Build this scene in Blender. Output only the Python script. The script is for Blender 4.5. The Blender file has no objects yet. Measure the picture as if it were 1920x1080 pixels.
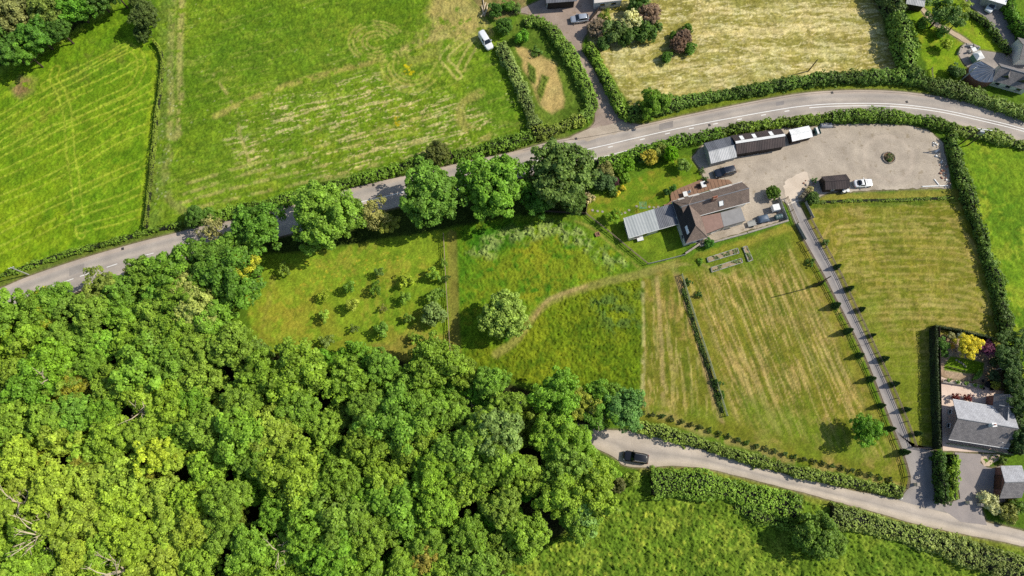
import bpy, math, random
import numpy as np
from mathutils import Vector, Matrix
R = math.radians
rnd = random.Random(7)
sc = bpy.context.scene
COL = sc.collection
# ---------------------------------------------------------------- camera, sky, sun, exposure
FOC, H, TILT = 1280.0, 133.0, R(14.5)          # focal length in photo pixels, flying height, tilt off straight down
cam = bpy.data.objects.new('camera', bpy.data.cameras.new('camera'))
COL.objects.link(cam)
cam.data.sensor_width = 36.0
cam.data.lens = 36.0 * FOC / 1920.0
cam.data.clip_start = 1.0
cam.data.clip_end = 6000.0
cam.location = (0, 0, H)
cam.rotation_euler = (TILT, 0, 0)
sc.camera = cam
SUN_EL, SUN_AZ = R(42), R(14.5)                # azimuth measured from +X towards +Y
world = bpy.data.worlds.new('World'); sc.world = world; world.use_nodes = True
wn = world.node_tree
sky = wn.nodes.new('ShaderNodeTexSky'); sky.sky_type = 'NISHITA'; sky.sun_disc = False
sky.sun_elevation = SUN_EL; sky.sun_rotation = math.pi / 2 - SUN_AZ
wn.links.new(sky.outputs[0], wn.nodes['Background'].inputs[0])
wn.nodes['Background'].inputs[1].default_value = 0.12
sd = Vector((math.cos(SUN_EL) * math.cos(SUN_AZ), math.cos(SUN_EL) * math.sin(SUN_AZ), math.sin(SUN_EL)))
sl = bpy.data.lights.new('sun', 'SUN'); sl.energy = 4.4; sl.angle = R(0.5); sl.color = (1.0, 0.94, 0.83)
so = bpy.data.objects.new('sun', sl); so.rotation_euler = sd.to_track_quat('Z', 'Y').to_euler(); so.location = (60, 0, 200)
COL.objects.link(so)
sc.view_settings.view_transform = 'Standard'; sc.view_settings.look = 'None'
sc.view_settings.exposure = 0.12; sc.view_settings.gamma = 1.0; sc.view_settings.use_curve_mapping = False
sc.cycles.max_bounces = 6; sc.cycles.diffuse_bounces = 3; sc.cycles.transparent_max_bounces = 4
sc.cycles.use_denoising = False

# ---------------------------------------------------------------- helpers
ct, st = math.cos(TILT), math.sin(TILT)
def P(px, py, z=0.0):
    """the point at height z that the survey pixel (px, py) of the photograph looks at"""
    u, v = (px - 960) / FOC, (540 - py) / FOC
    d = Vector((u, v * ct + st, v * st - ct))
    k = (z - H) / d.z
    return Vector((d.x * k, d.y * k, z))
def mpp(px, py):                                # metres per photo pixel on the ground there
    return (P(px + 1, py) - P(px, py)).length
def lin(c):
    return tuple(((x / 255) / 12.92 if x <= 10 else ((x / 255 + 0.055) / 1.055) ** 2.4) for x in c)
def lin4(c): return lin(c) + (1.0,)
def pts2(pl): return np.array([P(x, y)[:2] for x, y in pl])
def catmull(pl, step=1.0):
    p = np.asarray(pl, float); n = len(p)
    if n < 3: return densify(p, step)
    q = np.vstack([2 * p[0] - p[1], p, 2 * p[-1] - p[-2]]); out = []
    for i in range(1, n):
        a, b, c, d = q[i - 1], q[i], q[i + 1], q[i + 2]
        m = max(2, int(np.linalg.norm(c - b) / step) + 1)
        for t in np.linspace(0, 1, m, endpoint=False):
            out.append(0.5 * (2 * b + (c - a) * t + (2 * a - 5 * b + 4 * c - d) * t * t + (3 * b - a - 3 * c + d) * t ** 3))
    out.append(p[-1]); return np.array(out)
def densify(p, step=1.0):
    p = np.asarray(p, float); out = []
    for a, b in zip(p[:-1], p[1:]):
        m = max(1, int(np.linalg.norm(b - a) / step))
        for t in np.linspace(0, 1, m, endpoint=False): out.append(a + (b - a) * t)
    out.append(p[-1]); return np.array(out)
def resample(p, n):
    p = np.asarray(p, float); s = np.r_[0, np.cumsum(np.linalg.norm(np.diff(p, axis=0), axis=1))]
    t = np.linspace(0, s[-1], n); return np.stack([np.interp(t, s, p[:, k]) for k in range(p.shape[1])], 1)

def tag(o, label=None, cat=None, group=None, kind=None):
    if label: o['label'] = label
    if cat: o['category'] = cat
    if group: o['group'] = group
    if kind: o['kind'] = kind
    return o
def link(o): COL.objects.link(o); return o
def thing(name, label, cat, loc=(0, 0, 0), rot=0.0, group=None):
    o = link(bpy.data.objects.new(name, None)); o.location = loc; o.rotation_euler = (0, 0, rot)
    o.empty_display_size = 0.3
    return tag(o, label, cat, group)
def root_of(o):
    while o.parent: o = o.parent
    return o
def mesh_np(name, V, Fq, mat, smooth=False, attrs=None, fcount=4):
    me = bpy.data.meshes.new(name)
    V = np.asarray(V, np.float32); Fq = np.asarray(Fq, np.int32)
    me.vertices.add(len(V)); me.vertices.foreach_set('co', V.ravel())
    me.loops.add(Fq.size); me.loops.foreach_set('vertex_index', Fq.ravel())
    me.polygons.add(len(Fq)); me.polygons.foreach_set('loop_start', np.arange(0, Fq.size, fcount, dtype=np.int32))
    me.polygons.foreach_set('loop_total', np.full(len(Fq), fcount, np.int32))
    if smooth: me.polygons.foreach_set('use_smooth', np.ones(len(Fq), bool))
    for k, a in (attrs or {}).items():
        a = np.asarray(a, np.float32)
        if a.ndim == 1:
            at = me.attributes.new(k, 'FLOAT', 'POINT'); at.data.foreach_set('value', a)
        else:
            at = me.attributes.new(k, 'FLOAT_COLOR', 'POINT'); at.data.foreach_set('color', a.ravel())
    me.update(calc_edges=True)
    if mat: me.materials.append(mat)
    return me
def obj(name, me, parent=None, loc=None):
    o = link(bpy.data.objects.new(name, me))
    if parent: o.parent = parent
    if loc is not None: o.location = loc
    return o
class MB:
    """collects faces in world (or the thing's own) coordinates; build() links them as one mesh object"""
    def __init__(s): s.v, s.f, s.uv = [], [], []
    def face(s, pts, uv=None):
        i = len(s.v); s.v += [tuple(p) for p in pts]; s.f.append(tuple(range(i, i + len(pts))))
        if uv is None:
            a = Vector(pts[1]) - Vector(pts[0]); n = a.normalized() if a.length > 1e-9 else Vector((1, 0, 0))
            b = Vector(pts[-1]) - Vector(pts[0]); b2 = b - n * b.dot(n)
            m = b2.normalized() if b2.length > 1e-9 else Vector((0, 1, 0))
            uv = [((Vector(p) - Vector(pts[0])).dot(n), (Vector(p) - Vector(pts[0])).dot(m)) for p in pts]
        s.uv.append(uv); return s
    def hexa(s, b, t):
        """closed block from a bottom ring and a top ring, both counter-clockwise from above"""
        n = len(b)
        s.face(t); s.face(list(reversed(b)))
        for i in range(n):
            j = (i + 1) % n; s.face([b[i], b[j], t[j], t[i]])
        return s
    def box(s, c, d, rz=0.0, taper=1.0):
        co, si = math.cos(rz), math.sin(rz); hx, hy, hz = d[0] / 2, d[1] / 2, d[2] / 2
        ring = lambda z, k: [(c[0] + co * x * k - si * y * k, c[1] + si * x * k + co * y * k, c[2] + z) for x, y in ((-hx, -hy), (hx, -hy), (hx, hy), (-hx, hy))]
        return s.hexa(ring(-hz, 1), ring(hz, taper))
    def slab(s, q, th):
        """a sheet of thickness th hanging below the (counter-clockwise) polygon q"""
        q = [Vector(p) for p in q]; n = (q[1] - q[0]).cross(q[2] - q[0]).normalized()
        if n.z < 0: q = q[::-1]; n = -n
        return s.hexa([p - n * th for p in q], q)
    def prism(s, poly, z0, z1, k=1.0):
        poly = [tuple(p[:2]) for p in poly]
        ar = sum(a[0] * b[1] - b[0] * a[1] for a, b in zip(poly, poly[1:] + poly[:1]))
        if ar < 0: poly = poly[::-1]
        cx = sum(p[0] for p in poly) / len(poly); cy = sum(p[1] for p in poly) / len(poly)
        return s.hexa([(x, y, z0) for x, y in poly], [(cx + (x - cx) * k, cy + (y - cy) * k, z1) for x, y in poly])
    def tube(s, p0, p1, r0, r1=None, n=8, caps=True):
        p0, p1 = Vector(p0), Vector(p1); r1 = r0 if r1 is None else r1
        d = (p1 - p0).normalized(); a = d.orthogonal().normalized(); b = d.cross(a)
        r = lambda p, q: [tuple(p + (a * math.cos(t) + b * math.sin(t)) * q) for t in (2 * math.pi * i / n for i in range(n))]
        A, B = r(p0, r0), r(p1, r1)
        for i in range(n):
            j = (i + 1) % n; s.face([A[i], A[j], B[j], B[i]])
        if caps: s.face(A[::-1]); s.face(B)
        return s
    def ball(s, c, r, n=10, m=6, zs=1.0, z_from=-0.5):
        rows = []
        for i in range(m + 1):
            t = math.pi * (z_from + (0.5 - z_from) * i / m)
            rows.append([(c[0] + r * math.cos(t) * math.cos(2 * math.pi * k / n), c[1] + r * math.cos(t) * math.sin(2 * math.pi * k / n), c[2] + r * zs * math.sin(t)) for k in range(n)])
        for i in range(m):
            for k in range(n):
                s.face([rows[i][k], rows[i][(k + 1) % n], rows[i + 1][(k + 1) % n], rows[i + 1][k]])
        return s
    def mesh(s, name, mat, off=(0, 0, 0)):
        me = bpy.data.meshes.new(name)
        me.from_pydata([(x - off[0], y - off[1], z - off[2]) for x, y, z in s.v], [], s.f)
        ul = me.uv_layers.new(name='UVMap')
        flat = [c for uv in s.uv for p in uv for c in p]
        if len(flat) == 2 * len(me.loops): ul.data.foreach_set('uv', flat)
        if mat: me.materials.append(mat)
        me.update(); return me
    def build(s, name, mat, parent=None, local=False):
        if parent is not None:
            off = (0, 0, 0) if local else tuple(root_of(parent).location)
            return obj(name, s.mesh(name, mat, off), parent)
        a = np.array(s.v); c = ((a[:, 0].min() + a[:, 0].max()) / 2, (a[:, 1].min() + a[:, 1].max()) / 2, a[:, 2].min())
        o = obj(name, s.mesh(name, mat, c)); o.location = c; return o
def copy_tree(o, parent=None):
    c = o.copy(); link(c)
    if parent: c.parent = parent
    for ch in list(o.children): copy_tree(ch, c)
    return c

# ---------------------------------------------------------------- materials
def new_mat(name):
    m = bpy.data.materials.new(name); m.use_nodes = True
    return m, m.node_tree.nodes, m.node_tree.links, m.node_tree.nodes['Principled BSDF']
def N(nodes, t, **kw):
    n = nodes.new(t)
    for k, v in kw.items():
        if k.startswith('i_'):
            key = k[2:]; n.inputs[int(key) if key.isdigit() else key].default_value = v
        else: setattr(n, k, v)
    return n
def ramp(nodes, stops):
    r = nodes.new('ShaderNodeValToRGB'); e = r.color_ramp.elements
    while len(e) < len(stops): e.new(0.5)
    for k, (p, c) in enumerate(stops): e[k].position = p; e[k].color = c if len(c) == 4 else tuple(c) + (1,)
    return r
def solid(name, c, rough=0.6, metal=0.0, var=0.18, scale=1.5, spec=0.4, bump=0.0, c2=None):
    """plain surface with blotchy wear in two scales"""
    m, n, l, b = new_mat(name); a = lin4(c); d = lin4(c2) if c2 else tuple(x * (1 - var) for x in a[:3]) + (1,)
    tc = N(n, 'ShaderNodeTexCoord'); nz = N(n, 'ShaderNodeTexNoise', i_Scale=scale, i_Detail=6.0, i_Roughness=0.65)
    l.new(tc.outputs['Object'], nz.inputs['Vector'])
    r = ramp(n, [(0.35, d), (0.68, a)]); l.new(nz.outputs['Fac'], r.inputs[0]); l.new(r.outputs[0], b.inputs['Base Color'])
    b.inputs['Roughness'].default_value = rough; b.inputs['Metallic'].default_value = metal
    b.inputs['Specular IOR Level'].default_value = spec
    if bump:
        bp = N(n, 'ShaderNodeBump', i_Strength=bump, i_Distance=0.05); l.new(nz.outputs['Fac'], bp.inputs['Height']); l.new(bp.outputs[0], b.inputs['Normal'])
    return m
def leaf_mat(name, trans=0.24, dark=0.45, light=1.55):
    """foliage: the object's own colour, varied from leaf to leaf by the mesh attribute 'tint'"""
    m, n, l, b = new_mat(name)
    oi = N(n, 'ShaderNodeObjectInfo'); at = N(n, 'ShaderNodeAttribute', attribute_name='tint')
    r = ramp(n, [(0.0, (dark, dark * 0.97, dark * 0.8)), (0.5, (1, 1, 1)), (1.0, (light * 1.06, light, light * 0.95))])
    l.new(at.outputs['Fac'], r.inputs[0])
    mx = N(n, 'ShaderNodeMix', data_type='RGBA', blend_type='MULTIPLY'); mx.inputs[0].default_value = 1.0
    l.new(oi.outputs['Color'], mx.inputs[6]); l.new(r.outputs[0], mx.inputs[7])
    l.new(mx.outputs[2], b.inputs['Base Color']); b.inputs['Roughness'].default_value = 0.55; b.inputs['Specular IOR Level'].default_value = 0.25
    tr = N(n, 'ShaderNodeBsdfTranslucent'); hs = N(n, 'ShaderNodeMix', data_type='RGBA', blend_type='MULTIPLY'); hs.inputs[0].default_value = 1.0
    hs.inputs[7].default_value = (1.25, 1.1, 0.4, 1); l.new(mx.outputs[2], hs.inputs[6]); l.new(hs.outputs[2], tr.inputs[0])
    ms = N(n, 'ShaderNodeMixShader'); ms.inputs[0].default_value = trans
    l.new(b.outputs[0], ms.inputs[1]); l.new(tr.outputs[0], ms.inputs[2]); l.new(ms.outputs[0], n['Material Output'].inputs[0])
    return m
def slate(name, c, c2, course=0.28, width=0.45, rough=0.7, streak=True, lichen=0.0):
    """roof covering in courses; uses the slope's own u (along) / v (down) in metres"""
    m, n, l, b = new_mat(name); uv = N(n, 'ShaderNodeUVMap')
    br = N(n, 'ShaderNodeTexBrick'); br.inputs['Scale'].default_value = 1.0
    br.inputs['Brick Width'].default_value = width; br.inputs['Row Height'].default_value = course; br.inputs['Mortar Size'].default_value = 0.018
    br.inputs['Color1'].default_value = lin4(c); br.inputs['Color2'].default_value = lin4(c2)
    br.inputs['Mortar'].default_value = tuple(x * 0.5 for x in lin(c2)) + (1,)
    l.new(uv.outputs[0], br.inputs['Vector'])
    mp = N(n, 'ShaderNodeMapping'); mp.inputs['Scale'].default_value = (1.0, 0.3 if streak else 1.0, 1)
    l.new(uv.outputs[0], mp.inputs[0]); nz = N(n, 'ShaderNodeTexNoise', i_Scale=0.9, i_Detail=7.0, i_Roughness=0.7); l.new(mp.outputs[0], nz.inputs['Vector'])
    r = ramp(n, [(0.3, (0.72, 0.70, 0.68)), (0.7, (1.15, 1.13, 1.1))]); l.new(nz.outputs['Fac'], r.inputs[0])
    mx = N(n, 'ShaderNodeMix', data_type='RGBA', blend_type='MULTIPLY'); mx.inputs[0].default_value = 1.0
    l.new(br.outputs[0], mx.inputs[6]); l.new(r.outputs[0], mx.inputs[7]); l.new(mx.outputs[2], b.inputs['Base Color'])
    b.inputs['Roughness'].default_value = rough; b.inputs['Specular IOR Level'].default_value = 0.3
    bp = N(n, 'ShaderNodeBump', i_Strength=0.4, i_Distance=0.03); l.new(br.outputs['Fac'], bp.inputs['Height']); bp.invert = True; l.new(bp.outputs[0], b.inputs['Normal'])
    return m
def corrugated(name, c, c2, pitch=0.35, rough=0.5, metal=0.0, sheets=1.1):
    m, n, l, b = new_mat(name); uv = N(n, 'ShaderNodeUVMap')
    wv = N(n, 'ShaderNodeTexWave', wave_type='BANDS', bands_direction='X', i_Scale=1.0 / pitch * 0.314, i_Distortion=0.0); l.new(uv.outputs[0], wv.inputs['Vector'])
    sep = N(n, 'ShaderNodeSeparateXYZ'); l.new(uv.outputs[0], sep.inputs[0])
    dv = N(n, 'ShaderNodeMath', operation='DIVIDE', i_1=sheets); l.new(sep.outputs[0], dv.inputs[0])
    fl = N(n, 'ShaderNodeMath', operation='FLOOR'); l.new(dv.outputs[0], fl.inputs[0])
    wnz = N(n, 'ShaderNodeTexWhiteNoise', noise_dimensions='1D'); l.new(fl.outputs[0], wnz.inputs['W'])
    nz = N(n, 'ShaderNodeTexNoise', i_Scale=1.1, i_Detail=7.0, i_Roughness=0.7); l.new(uv.outputs[0], nz.inputs['Vector'])
    ad = N(n, 'ShaderNodeMath', operation='MULTIPLY_ADD', i_1=0.35); l.new(wnz.outputs[0], ad.inputs[0]); l.new(nz.outputs['Fac'], ad.inputs[2])
    r = ramp(n, [(0.4, lin(c2)), (0.9, lin(c))]); l.new(ad.outputs[0], r.inputs[0]); l.new(r.outputs[0], b.inputs['Base Color'])
    b.inputs['Roughness'].default_value = rough; b.inputs['Metallic'].default_value = metal; b.inputs['Specular IOR Level'].default_value = 0.3
    bp = N(n, 'ShaderNodeBump', i_Strength=0.6, i_Distance=0.04); l.new(wv.outputs['Fac'], bp.inputs['Height']); l.new(bp.outputs[0], b.inputs['Normal'])
    return m
def brick(name, c, c2, mortar=(150, 140, 130)):
    m, n, l, b = new_mat(name); uv = N(n, 'ShaderNodeUVMap')
    br = N(n, 'ShaderNodeTexBrick'); br.inputs['Scale'].default_value = 1.0
    br.inputs['Brick Width'].default_value = 0.22; br.inputs['Row Height'].default_value = 0.125; br.inputs['Mortar Size'].default_value = 0.01
    br.inputs['Color1'].default_value = lin4(c); br.inputs['Color2'].default_value = lin4(c2); br.inputs['Mortar'].default_value = lin4(mortar)
    l.new(uv.outputs[0], br.inputs['Vector']); l.new(br.outputs[0], b.inputs['Base Color']); b.inputs['Roughness'].default_value = 0.85
    return m
M = {}
def mats():
    M['glass'] = solid('window_glass', (34, 42, 50), 0.08, 0, 0.2, 0.6, 0.7)
    M['white'] = solid('white_paint', (226, 226, 222), 0.5, 0, 0.12, 2.0)
    M['cream'] = solid('cream_render', (214, 205, 186), 0.85, 0, 0.15, 0.8)
    M['render'] = solid('white_render', (222, 220, 212), 0.85, 0, 0.12, 0.8)
    M['wood'] = solid('weathered_timber', (150, 132, 108), 0.85, 0, 0.35, 3.0)
    M['greywood'] = solid('grey_timber', (168, 168, 162), 0.85, 0, 0.25, 2.0)
    M['darkwood'] = solid('dark_timber', (66, 54, 46), 0.85, 0, 0.35, 2.5)
    M['bark'] = solid('bark', (84, 70, 54), 0.95, 0, 0.4, 3.0)
    M['deadwood'] = solid('bleached_wood', (205, 188, 158), 0.9, 0, 0.25, 2.0)
    M['black'] = solid('black_rubber', (22, 22, 23), 0.8, 0, 0.3, 4.0)
    M['steel'] = solid('galvanised_steel', (165, 170, 172), 0.4, 0.5, 0.2, 2.0)
    M['stone'] = solid('field_stone', (176, 166, 152), 0.9, 0, 0.45, 3.0)
    M['redstone'] = solid('red_stone', (178, 128, 104), 0.9, 0, 0.4, 3.0)
    M['leaf'] = leaf_mat('foliage')
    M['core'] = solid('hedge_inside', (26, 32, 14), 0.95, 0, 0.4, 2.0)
    M['soil'] = solid('garden_soil', (120, 96, 74), 0.95, 0, 0.4, 2.5)
    M['teal'] = solid('teal_fabric', (70, 160, 140), 0.7, 0, 0.2, 2.0)
    M['brickred'] = brick('red_brick', (128, 66, 48), (104, 54, 42))
    M['wire'] = solid('line_wire', (40, 40, 40), 0.5, 0.3, 0.1, 1.0)
    M['terracotta'] = solid('terracotta', (178, 98, 66), 0.85, 0, 0.25, 3.0)
    M['blue'] = solid('blue_grey_cover', (96, 112, 130), 0.5, 0, 0.4, 2.5)
    M['chrome'] = solid('headlamp_glass', (200, 205, 208), 0.15, 0.3, 0.1, 3.0)
    M['red'] = solid('tail_lamp', (150, 20, 16), 0.25, 0, 0.1, 3.0)
mats()
# ---------------------------------------------------------------- ground: one sheet, painted field by field (crop, mowing, bare patches)
STEP = 0.22
gx = np.arange(-130, 130.01, STEP); gy = np.arange(-34, 120.01, STEP)
GX, GY = np.meshgrid(gx, gy); SH = GX.shape
def vnoise(X, Y, s, seed, s2=None):
    rng = np.random.RandomState(seed); g = rng.rand(256, 256).astype(np.float32)
    x = X / s; y = Y / (s2 or s); xi = np.floor(x).astype(int); yi = np.floor(y).astype(int)
    fx = x - xi; fy = y - yi; fx = fx * fx * (3 - 2 * fx); fy = fy * fy * (3 - 2 * fy)
    a = g[yi % 256, xi % 256]; b = g[yi % 256, (xi + 1) % 256]; c = g[(yi + 1) % 256, xi % 256]; d = g[(yi + 1) % 256, (xi + 1) % 256]
    return (a * (1 - fx) + b * fx) * (1 - fy) + (c * (1 - fx) + d * fx) * fy
def fbm(X, Y, s, seed, o=4, g=0.55):
    v = 0; a = 1; t = 0
    for k in range(o):
        c, q = math.cos(1.1 * k), math.sin(1.1 * k)
        v = v + a * vnoise(c * X - q * Y, q * X + c * Y, s / 2 ** k, seed + 17 * k); t += a; a *= g
    return v / t
def smooth(x, a, b):
    t = np.clip((x - a) / (b - a), 0, 1); return t * t * (3 - 2 * t)
def sub(pl, pad):
    x0, y0 = pl.min(0) - pad; x1, y1 = pl.max(0) + pad
    i0, i1 = np.searchsorted(gy, y0), np.searchsorted(gy, y1); j0, j1 = np.searchsorted(gx, x0), np.searchsorted(gx, x1)
    return slice(max(i0, 0), max(i1, 0)), slice(max(j0, 0), max(j1, 0))
def dline(X, Y, pl):
    d = np.full(X.shape, 1e9)
    for (ax, ay), (bx, by) in zip(pl[:-1], pl[1:]):
        vx, vy = bx - ax, by - ay; L = vx * vx + vy * vy + 1e-12
        t = np.clip(((X - ax) * vx + (Y - ay) * vy) / L, 0, 1)
        d = np.minimum(d, (X - ax - t * vx) ** 2 + (Y - ay - t * vy) ** 2)
    return np.sqrt(d)
def inside(X, Y, pl):
    r = np.zeros(X.shape, bool); n = len(pl)
    for i in range(n):
        (ax, ay), (bx, by) = pl[i], pl[(i + 1) % n]
        if ay == by: continue
        c = (ay > Y) != (by > Y); r ^= c & (X < (bx - ax) * (Y - ay) / (by - ay) + ax)
    return r
def sdf(X, Y, pl):                             # positive inside
    d = dline(X, Y, np.vstack([pl, pl[:1]])); return np.where(inside(X, Y, pl), d, -d)
COLR = np.zeros(SH + (3,), np.float32); ROUGH = np.full(SH, 0.07, np.float32); TALL = np.zeros(SH, np.float32)
base_n = fbm(GX, GY, 14, 1, 5)
fine = fbm(GX, GY, 1.3, 3, 3); grain = np.random.RandomState(5).rand(*SH).astype(np.float32)
def mixc(sl, m, c):
    COLR[sl] = COLR[sl] * (1 - m[..., None]) + np.array(lin(c), np.float32) * m[..., None]
def field(px, ca, cb, cc=None, rough=0.08, fs=1.0, feather=0.5, seed=0, big=11, edge=0.6, tall=0.0):
    pl = pts2(px); sl = sub(pl, 2); X, Y = GX[sl], GY[sl]
    s = sdf(X, Y, pl) + (vnoise(X, Y, 1.4, 50 + seed) - 0.5) * edge; m = smooth(s, -feather, feather)
    n = fbm(X, Y, big, 100 + seed, 4); f = fbm(X, Y, fs, 130 + seed, 3)
    a, b = np.array(lin(ca), np.float32), np.array(lin(cb), np.float32)
    t = smooth(0.55 * n + 0.45 * f, 0.30, 0.66)[..., None]; col = a * t + b * (1 - t)
    if cc is not None:
        n2 = smooth(0.6 * fbm(X, Y, big * 0.6, 170 + seed, 4) + 0.4 * f, 0.52, 0.68)[..., None]; col = col * (1 - n2) + np.array(lin(cc), np.float32) * n2
    COLR[sl] = COLR[sl] * (1 - m[..., None]) + col * m[..., None]
    ROUGH[sl] = ROUGH[sl] * (1 - m) + rough * m; TALL[sl] = TALL[sl] * (1 - m) + tall * m
def blot(px, c, alpha=0.8, feather=1.2, seed=0, thr=None, ns=1.6, rough=None, tall=None):
    pl = pts2(px); sl = sub(pl, 4); X, Y = GX[sl], GY[sl]
    m = smooth(sdf(X, Y, pl) + (vnoise(X, Y, ns * 1.5, 200 + seed) - 0.5) * feather * 2, -feather, feather) * alpha
    if thr is not None: m = m * smooth(fbm(X, Y, ns, 230 + seed, 4), thr - 0.07, thr + 0.07)
    mixc(sl, m, c)
    if rough is not None: ROUGH[sl] = ROUGH[sl] * (1 - m) + rough * m
    if tall is not None: TALL[sl] = TALL[sl] * (1 - m) + tall * m
def stroke(px, w, c, alpha=0.8, soft=0.35, brk=0.0, seed=0, curve=True, pair=0.0, rough=None, flat=False):
    pl = pts2(px); pl = catmull(pl, 0.8) if curve else pl
    sl = sub(pl, w + pair + 1.5); X, Y = GX[sl], GY[sl]; d = dline(X, Y, pl) + (vnoise(X, Y, 0.9, 260 + seed) - 0.5) * 0.25
    if pair: d = np.abs(d - pair / 2)
    m = (1 - smooth(d, w / 2 - soft * w / 2, w / 2 + soft * w / 2 + 0.12)) * alpha
    if brk: m = m * smooth(fbm(X, Y, 1.8, 290 + seed, 4), brk - 0.08, brk + 0.08)
    mixc(sl, m, c)
    if rough is not None: ROUGH[sl] = ROUGH[sl] * (1 - m) + rough * m
    if flat: ROUGH[sl] *= (1 - m); TALL[sl] *= (1 - m)
def streak(px, p0, p1, c, across=0.5, along=7, thr=0.6, alpha=0.6, seed=0, feather=1.5, warp=0.0, soft=0.06, zone=None):
    """rows of cut hay or mown stubble running from p0 towards p1 inside a region"""
    pl = pts2(px); sl = sub(pl, 2); X, Y = GX[sl], GY[sl]
    a, b = np.array(P(*p0)[:2]), np.array(P(*p1)[:2]); d = (b - a) / np.linalg.norm(b - a)
    t = X * d[0] + Y * d[1]; q = -X * d[1] + Y * d[0]
    if warp: q = q + (fbm(X, Y, 9, 310 + seed, 2) - 0.5) * warp
    n = 0.62 * vnoise(q, t, across, 330 + seed, along) + 0.38 * vnoise(q, t, across * 0.45, 350 + seed, along * 0.22)
    m = smooth(sdf(X, Y, pl), 0, feather) * smooth(n, thr - soft, thr + soft) * alpha
    if zone is not None: m = m * smooth(fbm(X, Y, 8, 370 + seed, 3), zone - 0.08, zone + 0.08)
    mixc(sl, m, c)
def rounds(px, c, spacing=1.1, alpha=0.4, seed=0, lo=0.0, hi=99, width=0.5, brk=0.45):
    """mower rounds: lines that follow the field edge inwards"""
    pl = pts2(px); sl = sub(pl, 1); X, Y = GX[sl], GY[sl]; s = sdf(X, Y, pl) + (fbm(X, Y, 10, 390 + seed, 2) - 0.5) * 1.2
    w = 0.5 + 0.5 * np.cos(2 * np.pi * s / spacing); m = smooth(w, width, 1.0) * alpha * smooth(s, lo, lo + 1.0) * (1 - smooth(s, hi - 1, hi))
    m = m * smooth(fbm(X, Y, 3.0, 410 + seed, 4), brk - 0.12, brk + 0.12); mixc(sl, m, c)
def dots(px, c, n, seed=0, r=(0.12, 0.3), alpha=0.9):
    pl = pts2(px); rng = np.random.RandomState(seed); x0, y0 = pl.min(0); x1, y1 = pl.max(0); k = 0
    while k < n:
        q = np.array([rng.uniform(x0, x1), rng.uniform(y0, y1)])
        if not inside(q[:1], q[1:], pl)[0]: continue
        k += 1; rr = rng.uniform(*r); sl = sub(q[None], rr + 0.4); d = np.hypot(GX[sl] - q[0], GY[sl] - q[1]); mixc(sl, (1 - smooth(d, rr * 0.6, rr + 0.15)) * alpha, c)

# ---- default rough pasture
COLR[:] = np.array(lin((92, 124, 30)), np.float32) * (0.75 + 0.5 * base_n[..., None])
F1 = [(-160, 150), (0, 126), (215, 4), (240, -90), (275, -90), (288, 75), (300, 108), (295, 150), (285, 250), (275, 350), (266, 436), (140, 474), (0, 530), (-160, 590)]
F2 = [(298, -90), (870, -90), (905, 40), (940, 70), (962, 150), (992, 240), (900, 288), (760, 320), (600, 360), (400, 412), (330, 432), (268, 436), (285, 250), (301, 108), (290, 70)]
F3 = [(1085, -90), (1640, -90), (1660, 60), (1690, 140), (1500, 152), (1400, 172), (1240, 205), (1185, 205), (1150, 150), (1120, 95), (1095, 60)]
F5 = [(1205, 505), (1300, 478), (1490, 420), (1530, 500), (1600, 660), (1660, 790), (1710, 915), (1500, 868), (1340, 815), (1195, 785), (1205, 640)]
F4 = [(1500, 385), (1560, 365), (1800, 365), (1835, 470), (1880, 640), (1880, 660), (1752, 640), (1752, 845), (1715, 845), (1640, 680), (1560, 500)]
F6 = [(870, 655), (960, 640), (1000, 585), (1045, 555), (1200, 515), (1205, 640), (1195, 780), (1100, 740), (1000, 720), (880, 700)]
F7 = [(440, 470), (640, 460), (740, 440), (845, 430), (850, 540), (848, 690), (600, 680), (480, 660)]
F8 = [(850, 430), (960, 400), (1090, 400), (1110, 440), (1215, 500), (1205, 515), (1045, 555), (1000, 585), (960, 640), (860, 660), (858, 540)]
F9 = [(900, 1200), (940, 1040), (1060, 1000), (1150, 930), (1200, 880), (1330, 878), (1440, 910), (1615, 956), (1750, 995), (1915, 1028), (2080, 1070), (2080, 1250)]
F10 = [(1790, 245), (1860, 258), (1920, 275), (2080, 320), (2080, 800), (1905, 700), (1885, 600), (1850, 450), (1810, 330)]
field(F1, (124, 158, 30), (92, 130, 20), (140, 166, 38), rough=0.17, seed=1, big=16)
blot([(-120, 380), (60, 330), (140, 420), (120, 480), (-100, 560)], (152, 176, 28), 0.5, 6, 3)
blot([(-50, 160), (100, 120), (240, 150), (240, 300), (60, 330), (-60, 300)], (118, 150, 26), 0.5, 6, 4)
blot([(150, 90), (220, 80), (240, 120), (170, 150), (110, 170)], (104, 110, 48), 0.5, 2.0, 5, 0.5)
blot([(22, 165), (38, 140), (60, 145), (62, 170), (40, 188), (24, 185)], (154, 128, 88), 0.95, 1.0, 6, 0.34)
blot([(60, 215), (100, 170), (150, 150), (140, 170), (80, 235), (10, 260)], (140, 134, 52), 0.45, 1.5, 7, 0.45)
streak(F1, (0, 265), (250, 85), (78, 122, 14), 0.8, 5, 0.58, 0.35, 11, 1, 1.5)
streak(F1, (0, 265), (250, 85), (160, 180, 44), 0.5, 10, 0.68, 0.2, 12, 1, 1.5)
TR = (172, 186, 62)
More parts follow.
